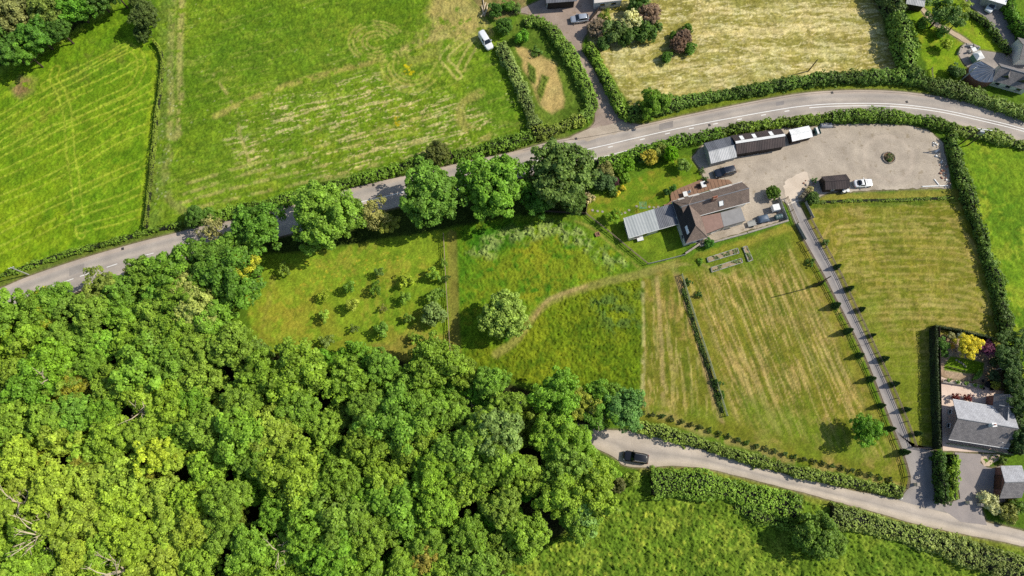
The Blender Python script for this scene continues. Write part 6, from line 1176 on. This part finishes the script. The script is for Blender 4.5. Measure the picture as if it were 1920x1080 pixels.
def wall_run(px, h, w, mat, label, name='garden_wall'):
    p = pts2(px); m = MB(); t = thing(name, label, 'wall', (p[0][0], p[0][1], 0))
    for a, b in zip(p[:-1], p[1:]):
        d = b - a; m.box((*((a + b) / 2), h / 2), (np.linalg.norm(d) + w * .5, w, h), math.atan2(d[1], d[0]))
    m.build('masonry', mat, t); c = MB()
    for a, b in zip(p[:-1], p[1:]):
        d = b - a; c.box((*((a + b) / 2), h + .03), (np.linalg.norm(d) + w * .6, w + .08, .06), math.atan2(d[1], d[0]))
    c.build('coping', M['stone'], t)
wall_run([(1476, 415), (1400, 438), (1312, 462)], .6, .25, M['cream'], 'low pale wall along the lower edge of the farmhouse yard'); wall_run([(1330, 452), (1312, 458), (1285, 476)], .5, .3, M['redstone'], 'reddish stone bed wall at the farmhouse corner')
wall_run([(1796, 102), (1800, 92), (1808, 85), (1822, 87), (1832, 91)], .6, .35, M['white'], 'curved white wall round the upper patio'); wall_run([(1766, 716), (1800, 721), (1840, 727)], .5, .3, M['cream'], 'pale low wall along the bungalow terrace flower bed')
for (x, y), lb in (((1715, 908), 'pale gatepost on the paddock side of the drive mouth'), ((1766, 909), 'pale gatepost in the hedge shade of the drive mouth'), ((1812, 942), 'white gatepost on the left of the bungalow gate'), ((1834, 946), 'white gatepost by the pale variegated shrub')):
    c = P(x, y); m = MB(); m.box((c.x, c.y, .6), (.5, .5, 1.2)); t = thing('gatepost', lb, 'gatepost', (c.x, c.y, 0)); m.build('shaft', M['cream'], t); MB().box((c.x, c.y, 1.25), (.66, .66, .1), 0, .8).build('cap', M['stone'], t)
c = P(1688, 933); t = thing('white_boulder', 'white-painted boulder where drive meets lane', 'boulder', (c.x, c.y, 0)); MB().ball((c.x, c.y, .1), .38, 9, 5, .8, -.3).build('stone_body', M['white'], t)
for (x, y), lb in (((1772, 947), 'larger pale boulder between the two drive mouths'), ((1778, 944), 'smaller pale boulder between the two drive mouths')):
    c = P(x, y); t = thing('boulder', lb, 'boulder', (c.x, c.y, 0)); MB().ball((c.x, c.y, .1), .3, 8, 5, .8, -.3).build('stone_body', M['stone'], t)
# stone ring with plants, rubble heap, kerb stones
c = P(1666, 296); t = thing('planter_ring', 'round stone-edged planter in the middle of the gravel yard', 'planter', (c.x, c.y, 0))
for k in range(20):
    a = 2 * math.pi * k / 20; MB().box((c.x + 1.3 * math.cos(a), c.y + 1.3 * math.sin(a), .14), (.36, .22, .28), a + math.pi / 2 + rnd.uniform(-.15, .15), .85).build('edge_stone', M['stone'], t)
MB().tube((c.x, c.y, 0), (c.x, c.y, .16), 1.2, n=20).build('bed_soil', M['soil'], t)
for k, (dx, dy, cl) in enumerate(((.2, .5, (96, 120, 60)), (-.5, .1, (130, 120, 90)), (.3, -.4, (120, 130, 80)), (-.1, -.6, (90, 120, 60)), (.6, .2, (150, 150, 110)))):
    o = obj('ring_plant', LIB['tuft'][k % 2], t, (dx, dy, .35)); o.color = (*lin(cl), 1)
for k in range(46):
    f = k / 45 + rnd.uniform(-.02, .02); x = np.interp(f, [0, .3, .6, .8, 1], [1752, 1760, 1768, 1767, 1778]) + rnd.uniform(-7, 7); y = np.interp(f, [0, .3, .6, .8, 1], [266, 285, 312, 326, 347]) + rnd.uniform(-3, 3); c = P(x, y)
    s = rnd.uniform(.18, .45); m = MB(); m.box((c.x, c.y, s * .35), (s * 1.3, s, s * .8), rnd.uniform(0, 3), rnd.uniform(.5, .85)); tag(m.build('rubble_stone', M['redstone'] if f > .55 and rnd.random() < .6 else M['white'] if rnd.random() < .35 else M['stone']), 'rough stone in the rubble heap along the yard hedge', 'stone', 'rubble stones along the yard hedge')
for a, b, lb in (((1728, 350), (1760, 349), 'long pale stone kerb laid at the yard corner'), ((1751, 336), (1760, 347), 'short slanting stone kerb at the yard corner'), ((1760, 349), (1777, 348.5), 'end piece of stone kerb under the rubble')):
    p, q = P(*a), P(*b); d = q - p; m = MB(); m.box(((p + q) / 2).to_tuple()[:2] + (.09,), (d.length, .2, .18), math.atan2(d.y, d.x), .95); tag(m.build('kerb_stone', M['white']), lb, 'kerb')
for k in range(16):
    c = P(1513 + rnd.uniform(-8, 14), 352 + rnd.uniform(-14, 18)); s = rnd.uniform(.2, .4); m = MB(); m.box((c.x, c.y, s * .35), (s * 1.2, s, s * .8), rnd.uniform(0, 3), .7); tag(m.build('rockery_stone', M['redstone'] if k % 3 == 0 else M['stone']), 'stone of the small rockery beside the timber shed', 'stone', 'stones of the yard rockery')
for k, (x, y) in enumerate(((1905, 8), (1907, 14), (1903, 20), (1909, 24), (1906, 27), (1911, 18))):
    c = P(x - 998, y); p = Vector((c.x, c.y, .2 + .06 * k)); a = rnd.uniform(.8, 2.2); tag(MB().tube(p - Vector((math.cos(a), math.sin(a), 0)) * 1.2, p + Vector((math.cos(a), math.sin(a), 0)) * 1.2, .14, .11, 8).build('felled_log', M['deadwood']), 'pale felled log lying in the heap at the meadow gate', 'log', 'log heap at the meadow gate')
# ---------------------------------------------------------------- vehicles
def loft(name, rings, mat, parent, close=True):
    n = len(rings[0]); V = [tuple(p) for r in rings for p in r]; F_ = []
    for i in range(len(rings) - 1):
        for j in range(n): F_.append((i * n + j, i * n + (j + 1) % n, (i + 1) * n + (j + 1) % n, (i + 1) * n + j))
    F_.append(tuple(reversed(range(n)))); F_.append(tuple((len(rings) - 1) * n + j for j in range(n)))
    me = bpy.data.meshes.new(name); me.from_pydata(V, [], F_); me.materials.append(mat); me.polygons.foreach_set('use_smooth', [True] * len(me.polygons)); me.update()
    o = obj(name, me, parent); md = o.modifiers.new('bevel', 'BEVEL'); md.width = .03; md.segments = 2; md.limit_method = 'ANGLE'; return o
def paint(name, c, rough=0.25, metal=0.0):
    m, n, l, b = new_mat(name); b.inputs['Base Color'].default_value = lin4(c); b.inputs['Roughness'].default_value = rough; b.inputs['Metallic'].default_value = metal; b.inputs['Coat Weight'].default_value = 0.6; b.inputs['Coat Roughness'].default_value = 0.1
    nz = N(n, 'ShaderNodeTexNoise', i_Scale=1.5, i_Detail=4.0); tc = N(n, 'ShaderNodeTexCoord'); l.new(tc.outputs['Object'], nz.inputs['Vector']); r = ramp(n, [(.3, tuple(x * .88 for x in lin(c))), (.7, lin(c))]); l.new(nz.outputs['Fac'], r.inputs[0]); l.new(r.outputs[0], b.inputs['Base Color']); return m
CARGLASS = paint('car_glass', (26, 32, 38), 0.06)
def car(front, rear, L, Wd, Hh, style, mat, label, cat='car', name='parked_car', zref=.8):
    f, r = P(*front, zref), P(*rear, zref); d = f - r; rz = math.atan2(d.y, d.x); c = (f + r) / 2
    t = thing(name, label, cat, (c.x, c.y, .03), rz); hw = Wd / 2; hl = L / 2
    belt = {'suv': 1.05, 'hatch': .92, 'coupe': .78, 'van': 1.1}[style]; hood = {'suv': 1.0, 'hatch': .86, 'coupe': .74, 'van': 1.0}[style]
    st = [(-hl, .52, .44, belt * .74), (-hl + .04, .72, .38, belt * .84), (-hl + .14, .88, .30, belt * .93), (-hl + .42, .97, .24, belt), (-hl * .2, 1.0, .22, belt), (hl * .28, 1.0, .22, belt), (hl * .45, .99, .22, hood), (hl - .55, .96, .24, hood * .96), (hl - .30, .90, .26, hood * .93), (hl - .13, .80, .30, hood * .87), (hl - .04, .66, .36, hood * .78), (hl, .50, .40, hood * .66)]
    rings = []
    for x, k, zb, zt in st:
        w = hw * k; rings.append([(x, -w * .9, zb), (x, -w, zb + .18), (x, -w * .985, zt - .16), (x, -w * .86, zt), (x, w * .86, zt), (x, w * .985, zt - .16), (x, w, zb + .18), (x, w * .9, zb)])
    loft('body', rings, mat, t)
    x0, x1 = {'suv': (-hl + .16, hl * .42), 'hatch': (-hl + .18, hl * .44), 'coupe': (-hl + .75, hl * .26), 'van': (-hl + .06, hl * .46)}[style]
    i0, i1 = {'suv': (.38, .62), 'hatch': (.45, .75), 'coupe': (.55, .62), 'van': (.10, .62)}[style]; wb, wt = hw * .88, hw * .70; zt = Hh - .06; wr, wq = wb * .90, wt * .88
    b = [(x0, -wr, belt - .02), (x1, -wb, belt - .04), (x1, wb, belt - .04), (x0, wr, belt - .02)]; tp = [(x0 + i0, -wq, zt), (x1 - i1, -wt, zt), (x1 - i1, wt, zt), (x0 + i0, wq, zt)]
    g = MB()
    for nm, (i, j) in (('side_window', (0, 1)), ('windscreen', (1, 2)), ('side_window', (2, 3)), ('rear_window', (3, 0))):
        q = [Vector(b[i]), Vector(b[j]), Vector(tp[j]), Vector(tp[i])]; n_ = (q[1] - q[0]).cross(q[3] - q[0]).normalized(); m = MB()
        pm = mat if (style == 'van' and nm == 'rear_window') else CARGLASS
        m.hexa([p - n_ * .03 for p in q], q); m.build(nm, pm, t, True)
    if style == 'van':
        for s in (-1, 1):
            q = lambda f_: Vector((x0 + (x1 - i1 - .55 - x0) * f_, 0, 0)); xa, xb = x0 + .02, x1 - i1 - .75
            MB().hexa([(xa, s * (wb + .015) - .012, belt), (xb, s * (wb + .015) - .012, belt), (xb, s * (wb + .015) + .012, belt), (xa, s * (wb + .015) + .012, belt)], [(xa + .08, s * (wt + .02) - .012, zt), (xb, s * (wt + .02) - .012, zt), (xb, s * (wt + .02) + .012, zt), (xa + .08, s * (wt + .02) + .012, zt)]).build('load_panel', mat, t, True)
    e = .05; rr = []
    for k, z in ((1.03, zt - .03), (1.03, zt + .01), (.90, zt + .06)):
        xa, xb, yy = x0 + i0 - e, x1 - i1 + e, wt * k; cx = (xa + xb) / 2; hx = (xb - xa) / 2 * k
        rr.append([(cx + hx * sx * (1 if abs(sy) < .9 else .93), yy * sy, z) for sx, sy in ((-1, -.55), (-.90, -.92), (.93, -1), (1, -.7), (1, .7), (.93, 1), (-.90, .92), (-1, .55))])
    loft('roof', rr, mat, t)
    for i in range(4): MB().tube(b[i], tp[i], .05, n=5).build('pillar', mat, t, True)
    if style == 'coupe':
        MB().box((x0 + .55, 0, zt + .055), (.34, wt * 1.2, .02)).build('roof_glass', CARGLASS, t, True); MB().box((x0 - .02, 0, belt + .10), (.22, wt * 1.5, .02)).build('engine_vent', M['black'], t, True)
    if style == 'suv':
        for s in (-1, 1): MB().tube((x0 + i0 + .1, s * wt * .92, zt + .1), (x1 - i1 - .1, s * wt * .92, zt + .1), .025, n=5).build('roof_rail', M['steel'], t, True)
    rw = .36 if style in ('suv', 'van') else .31
    for x in (-hl * .60, hl * .62):
        for s in (-1, 1):
            w = MB(); w.tube((x, s * (hw - .20), rw), (x, s * (hw + .01), rw), rw, n=16); wo = w.build('wheel', M['black'], t, True); MB().tube((x, s * (hw - .02), rw), (x, s * (hw + .02), rw), rw * .62, n=12).build('rim', M['steel'], wo, True)
    for s in (-1, 1):
        MB().box((hl - .20, s * hw * .72, hood * .80), (.22, .20, .08), -s * .6).build('headlight', M['chrome'], t, True); MB().box((-hl + .10, s * hw * .74, belt * .84), (.10, .22, .14), s * .4).build('tail_light', M['red'], t, True)
        MB().box((x1 - i1 * .55, s * (hw + .10), belt + .02), (.16, .2, .14), s * .2).build('mirror', mat, t, True)
    MB().box((-hl - .005, 0, belt * .62), (.03, .5, .12)).build('number_plate', M['white'], t, True)
    m = MB(); m.box((hl * .40, 0, hood + .012), (.05, hw * 1.3, .025)); m.build('wiper_cowl', M['black'], t, True)
    return t
car((1168, 853), (1217, 862), 4.75, 1.95, 1.66, 'suv', paint('black_paint', (24, 25, 28)), 'black estate car parked in the lay-by of the country lane')
car((1337, 327), (1382, 316), 4.7, 1.95, 1.62, 'suv', paint('midnight_paint', (30, 36, 48)), 'dark navy car parked in front of the shed row')
car((1637, 341), (1602, 344), 3.95, 1.75, 1.16, 'coupe', paint('white_car_paint', (236, 236, 234)), 'low white sports car beside the timber shed')
car((1070, 36), (1104, 32), 4.2, 1.8, 1.45, 'hatch', paint('silver_paint', (182, 188, 196), .3, .4), 'silver hatchback parked in the farm yard at the top')
car((920, 91), (902, 62), 4.5, 1.85, 1.85, 'van', paint('van_white', (232, 234, 236)), 'small white van parked on the cut meadow', 'van', 'parked_van')
car((1853, 20), (1868, 0), 3.9, 1.7, 1.4, 'hatch', paint('pale_car_paint', (214, 220, 222)), 'pale car in the shade of the upper carport')
# trailer, machine, tank, box trailer, covered load
c = P(1451, 393); t = thing('box_trailer', 'white box trailer standing by the grey board fence', 'trailer', (c.x, c.y, 0), R(12))
MB().box((0, 0, .95), (1.45, 1.35, 1.1), 0, .97).build('box_body', M['white'], t, True); MB().tube((-.7, 0, .42), (-1.7, 0, .40), .05, n=6).build('drawbar', M['steel'], t, True)
for s in (-1, 1): MB().tube((0, s * .62, .3), (0, s * .78, .3), .3, n=14).build('wheel', M['black'], t, True)
c = P(1429, 412); t = thing('covered_machine', 'machine under a blue-grey sheet beside the low yard wall', 'machinery', (c.x, c.y, 0), R(14)); m = MB(); rg = random.Random(3)
top = [(x * 1.1, y * .75) for x, y in ((-1, -1), (0, -1.05), (1, -1), (1.05, 0), (1, 1), (0, 1.05), (-1, 1), (-1.05, 0))]
loft('cover', [[(x * 1.1, y * 1.05, .12) for x, y in top], [(x, y, .75) for x, y in top], [(x * .75, y * .7, 1.0 + .1 * rg.random()) for x, y in top], [(x * .3, y * .4, 1.22) for x, y in top]], M['blue'], t)
for x in (-.7, .7):
    for s in (-1, 1): MB().tube((x, s * .72, .28), (x, s * .88, .28), .28, n=12).build('wheel', M['black'], t, True)
MB().tube((1.0, 0, .9), (1.5, .1, 1.2), .04, n=6).build('lever', M['steel'], t, True)
c = P(1457, 409); t = thing('oil_tank', 'dark green horizontal tank by the drive fence', 'tank', (c.x, c.y, 0), R(14)); MB().tube((-.75, 0, .85), (.75, 0, .85), .5, n=18).build('tank_body', solid('tank_green', (66, 92, 92), .5, 0, .2, 2), t, True)
for x in (-.45, .45): MB().box((x, 0, .18), (.15, .8, .36)).build('cradle', M['stone'], t, True)
for k in range(3): MB().tube((-.5 + .5 * k, 0, .85), (-.44 + .5 * k, 0, .85), .515, n=18).build('band', M['steel'], t, True)
c = P(1408, 421); t = thing('flat_trailer', 'empty flat trailer with mesh sides beside the covered machine', 'trailer', (c.x, c.y, 0), R(14)); MB().box((0, 0, .5), (1.7, 1.1, .08)).build('bed', M['greywood'], t, True)
for s in (-1, 1): MB().box((0, s * .54, .7), (1.7, .05, .3)).build('side_board', M['steel'], t, True); MB().tube((0, s * .56, .3), (0, s * .72, .3), .28, n=12).build('wheel', M['black'], t, True)
MB().tube((.85, 0, .45), (1.6, 0, .42), .04, n=6).build('drawbar', M['steel'], t, True)
for (x, y), lb in (((1579, 361), 'left pale drum behind the timber shed'), ((1586, 360), 'right pale drum behind the timber shed')):
    c = P(x, y); t = thing('water_drum', lb, 'drum', (c.x, c.y, 0)); MB().tube((0, 0, 0), (0, 0, .9), .36, n=16).build('drum_body', M['steel'], t, True); MB().tube((0, 0, .9), (0, 0, .94), .38, n=16).build('drum_lid', M['white'], t, True)
c = P(1530, 248); t = thing('green_trailer', 'small green trailer with a white board next to the white shelter', 'trailer', (c.x, c.y, 0), R(12)); MB().box((0, 0, .55), (1.1, 1.6, .1)).build('bed', solid('green_metal', (52, 96, 92), .5, 0, .2, 2), t, True)
MB().box((0, 0, .72), (.4, 1.5, .22)).build('load_board', M['white'], t, True)
for x in (-1, 1): MB().box((x * .52, 0, .75), (.05, 1.6, .32)).build('side_board', solid('green_metal', (52, 96, 92), .5, 0, .2, 2), t, True)
for s in (-1, 1): MB().tube((s * .56, 0, .3), (s * .7, 0, .3), .28, n=12).build('wheel', M['black'], t, True)
c = P(1548, 236); t = thing('sheeted_pile', 'long pile under grey plastic sheeting by the road hedge', 'pile', (c.x, c.y, 0), R(2)); top = [(x * 1.3, y * .55) for x, y in ((-1, -1), (0, -1.1), (1, -1), (1.05, 0), (1, 1), (0, 1.05), (-1, 1), (-1.1, 0))]
loft('sheet', [[(x, y, .02) for x, y in top], [(x * .96, y * .92, .4) for x, y in top], [(x * .8, y * .5, .62) for x, y in top]], solid('grey_sheet', (150, 152, 158), .35, 0, .3, 2), t)
for x in (-.6, .3): MB().box((x, 0, .66), (.25, .25, .12), .3).build('weight_block', M['stone'], t, True)
c = P(1563, 236); t = thing('brick_pile', 'little heap of pale bricks at the end of the sheeted pile', 'pile', (c.x, c.y, 0)); m = MB(); [m.box((rnd.uniform(-.5, .5), rnd.uniform(-.3, .3), .1 + .1 * (k % 3)), (.4, .22, .2), rnd.uniform(0, 3)) for k in range(12)]; m.build('brick_stack', M['stone'], t, True)
# poles and wires
def pole(px, py, h, label, name='telegraph_pole', arm=0.0, rz=0.0, mat=M['bark'], lean=(0, 0), r=.13):
    c = P(px, py); t = thing(name, label, 'pole', (c.x, c.y, 0)); MB().tube((0, 0, -.2), (lean[0], lean[1], h), r, r * .75, 10).build('shaft', mat, t, True)
    if arm:
        MB().box((lean[0], lean[1], h - .25), (arm, .1, .1), rz).build('crossarm', M['white'], t, True); m = MB()
        for k in (-.45, 0, .45): m.tube((lean[0] + k * arm * math.cos(rz), lean[1] + k * arm * math.sin(rz), h - .2), (lean[0] + k * arm * math.cos(rz), lean[1] + k * arm * math.sin(rz), h + .02), .05, n=6)
        m.build('insulator', M['white'], t, True)
    return t
pole(1524, 538, 8.0, 'tall telegraph pole beside the topmost cypress, throwing a long shadow'); pole(54, 515, 5.2, 'pale telegraph pole leaning over the lower yellow-green meadow', mat=M['greywood'], arm=1.0, rz=R(20))
pole(848, 301, 4.5, 'thin pole in the hedge beside the dark round hedge tree'); pole(1515, 134, 4.4, 'dark pole in the hedge below the hay field', lean=(.2, .1)); pole(1800, 152, 5.2, 'pale pole in the upper garden by the conservatory', mat=M['greywood'], arm=.9, rz=R(35), r=.16)
c = P(1806, 272); t = thing('transformer_pole', 'twin-pole electricity transformer at the bend of the main road hedge', 'electricity pole', (c.x, c.y, 0)); s = Vector((.75, -.15, 0))
for k in (-1, 1): MB().tube(s * k, s * k + Vector((0, 0, 7.0)), .14, .11, 10).build('shaft', M['bark'], t, True)
MB().box((0, 0, 6.9), (2.9, .14, .14), R(-8)).build('crossarm', M['white'], t, True); MB().box((0, 0, 5.2), (1.7, .12, .12), R(-8)).build('brace', M['bark'], t, True)
tb = MB().box((0, -.1, 5.7), (.8, .6, .9), R(-8)).build('transformer', M['steel'], t, True); m = MB(); [m.tube((x, -.1, 6.15), (x, -.1, 6.4), .06, n=6) for x in (-.25, 0, .25)]; m.build('bushing', M['white'], tb, True)
# terrace pots and seats at the bungalow
for k, (x, y) in enumerate(((1776, 713), (1792, 716), (1808, 719), (1824, 722), (1836, 725))):
    c = P(x, y); t = thing('plant_pot', ('first', 'second', 'third', 'fourth', 'fifth')[k] + ' potted plant from the left along the bungalow terrace wall', 'plant pot', (c.x, c.y, 0), 0, 'pots along the terrace wall'); MB().tube((0, 0, 0), (0, 0, .4), .2, .27, 12).build('pot', M['white'], t, True); o = obj('pot_plant', LIB['tuft'][k % 2], t, (0, 0, .65)); o.color = (*lin((120, 156, 60)), 1); o.scale = (.9, .9, .9)
for (x, y), lb in (((1787, 745), 'dark red bush in a pot at the bungalow gable corner'), ((1809, 747), 'second dark red bush in a pot along the bungalow eave')):
    c = P(x, y); t = thing('red_bush', lb, 'shrub', (c.x, c.y, 0)); MB().tube((0, 0, 0), (0, 0, .35), .25, .3, 12).build('pot', M['terracotta'], t, True); o = obj('bush_crown', LIB['small'][0], t, (0, 0, .9)); o.color = (*lin((120, 40, 36)), 1); o.scale = (.75, .75, .8)
c = P(1848, 722); t = thing('patio_set', 'dark round patio table on the bungalow terrace', 'table', (c.x, c.y, 0)); MB().tube((0, 0, .7), (0, 0, .75), .6, n=18).build('tabletop', M['black'], t, True); MB().tube((0, 0, 0), (0, 0, .7), .05, n=8).build('stem', M['black'], t, True)
for k in range(4):
    a = R(40 + 90 * k); q = P(1848, 722) + Vector((1.0 * math.cos(a), 1.0 * math.sin(a), 0)); u = thing('patio_chair', 'dark metal chair round the patio table of the bungalow', 'chair', q, a, 'chairs round the bungalow patio table'); MB().box((0, 0, .44), (.45, .45, .05)).build('seat', M['black'], u, True); MB().box((.22, 0, .7), (.05, .45, .5)).build('backrest', M['black'], u, True)
    for x in (-.18, .18):
        for y in (-.18, .18): MB().box((x, y, .21), (.04, .04, .42)).build('leg', M['black'], u, True)
for k, (x, y) in enumerate(((1793, 675), (1798, 678), (1802, 680), (1806, 683), (1810, 687))):
    c = P(x, y); tag(MB().tube((c.x, c.y, 0), (c.x, c.y, .06), .2, n=9).build('stepping_stone', M['stone']), 'small stepping stone on the bungalow lawn', 'stepping stone', 'stepping stones on the bungalow lawn')
fence([(1774, 688), (1790, 692), (1806, 696)], 'dark low trellis along the bungalow lawn', h=.6, gap=.8, rails=(.25, .5), mat=M['darkwood'], name='trellis')
t = thing('garden_pergola', 'white slatted pergola in the bungalow garden corner', 'pergola', P(1870, 684)); p = P(1870, 684)
for k in range(7): MB().box((p.x, p.y - 1.0 + .32 * k, 1.9), (1.3, .07, .1)).build('slat', M['white'], t)
for x in (-.6, .6):
    for y in (-.95, .95): MB().box((p.x + x, p.y + y, .92), (.09, .09, 1.84)).build('post', M['white'], t)
# upper patio: summer table, hot tub like white seat
table(1823, 96, 1.0, 1.0, .7, R(20), M['white'], 'white round-edged table on the upper patio'); 
for k in range(4):
    a = R(20 + 90 * k); q = P(1823, 96) + Vector((.95 * math.cos(a), .95 * math.sin(a), 0)); u = thing('patio_chair', 'white chair round the upper patio table', 'chair', q, a, 'chairs round the upper patio table'); MB().box((0, 0, .44), (.45, .45, .05)).build('seat', M['white'], u, True); MB().box((.22, 0, .7), (.05, .45, .5)).build('backrest', M['white'], u, True)
    for x in (-.18, .18):
        for y in (-.18, .18): MB().box((x, y, .21), (.04, .04, .42)).build('leg', M['white'], u, True)
c = P(1826, 112); t = thing('summer_house', 'tiny white summer house with green sides on the upper patio', 'summer house', (c.x, c.y, 0), R(20)); MB().box((0, 0, .8), (1.6, 1.6, 1.6)).build('wall', solid('sage_paint', (120, 160, 140), .6, 0, .2, 2), t, True); MB().prism([(x, y) for x, y in ((-1, -1), (1, -1), (1, 1), (-1, 1))], 1.6, 2.1, .35).build('roof', M['white'], t, True)
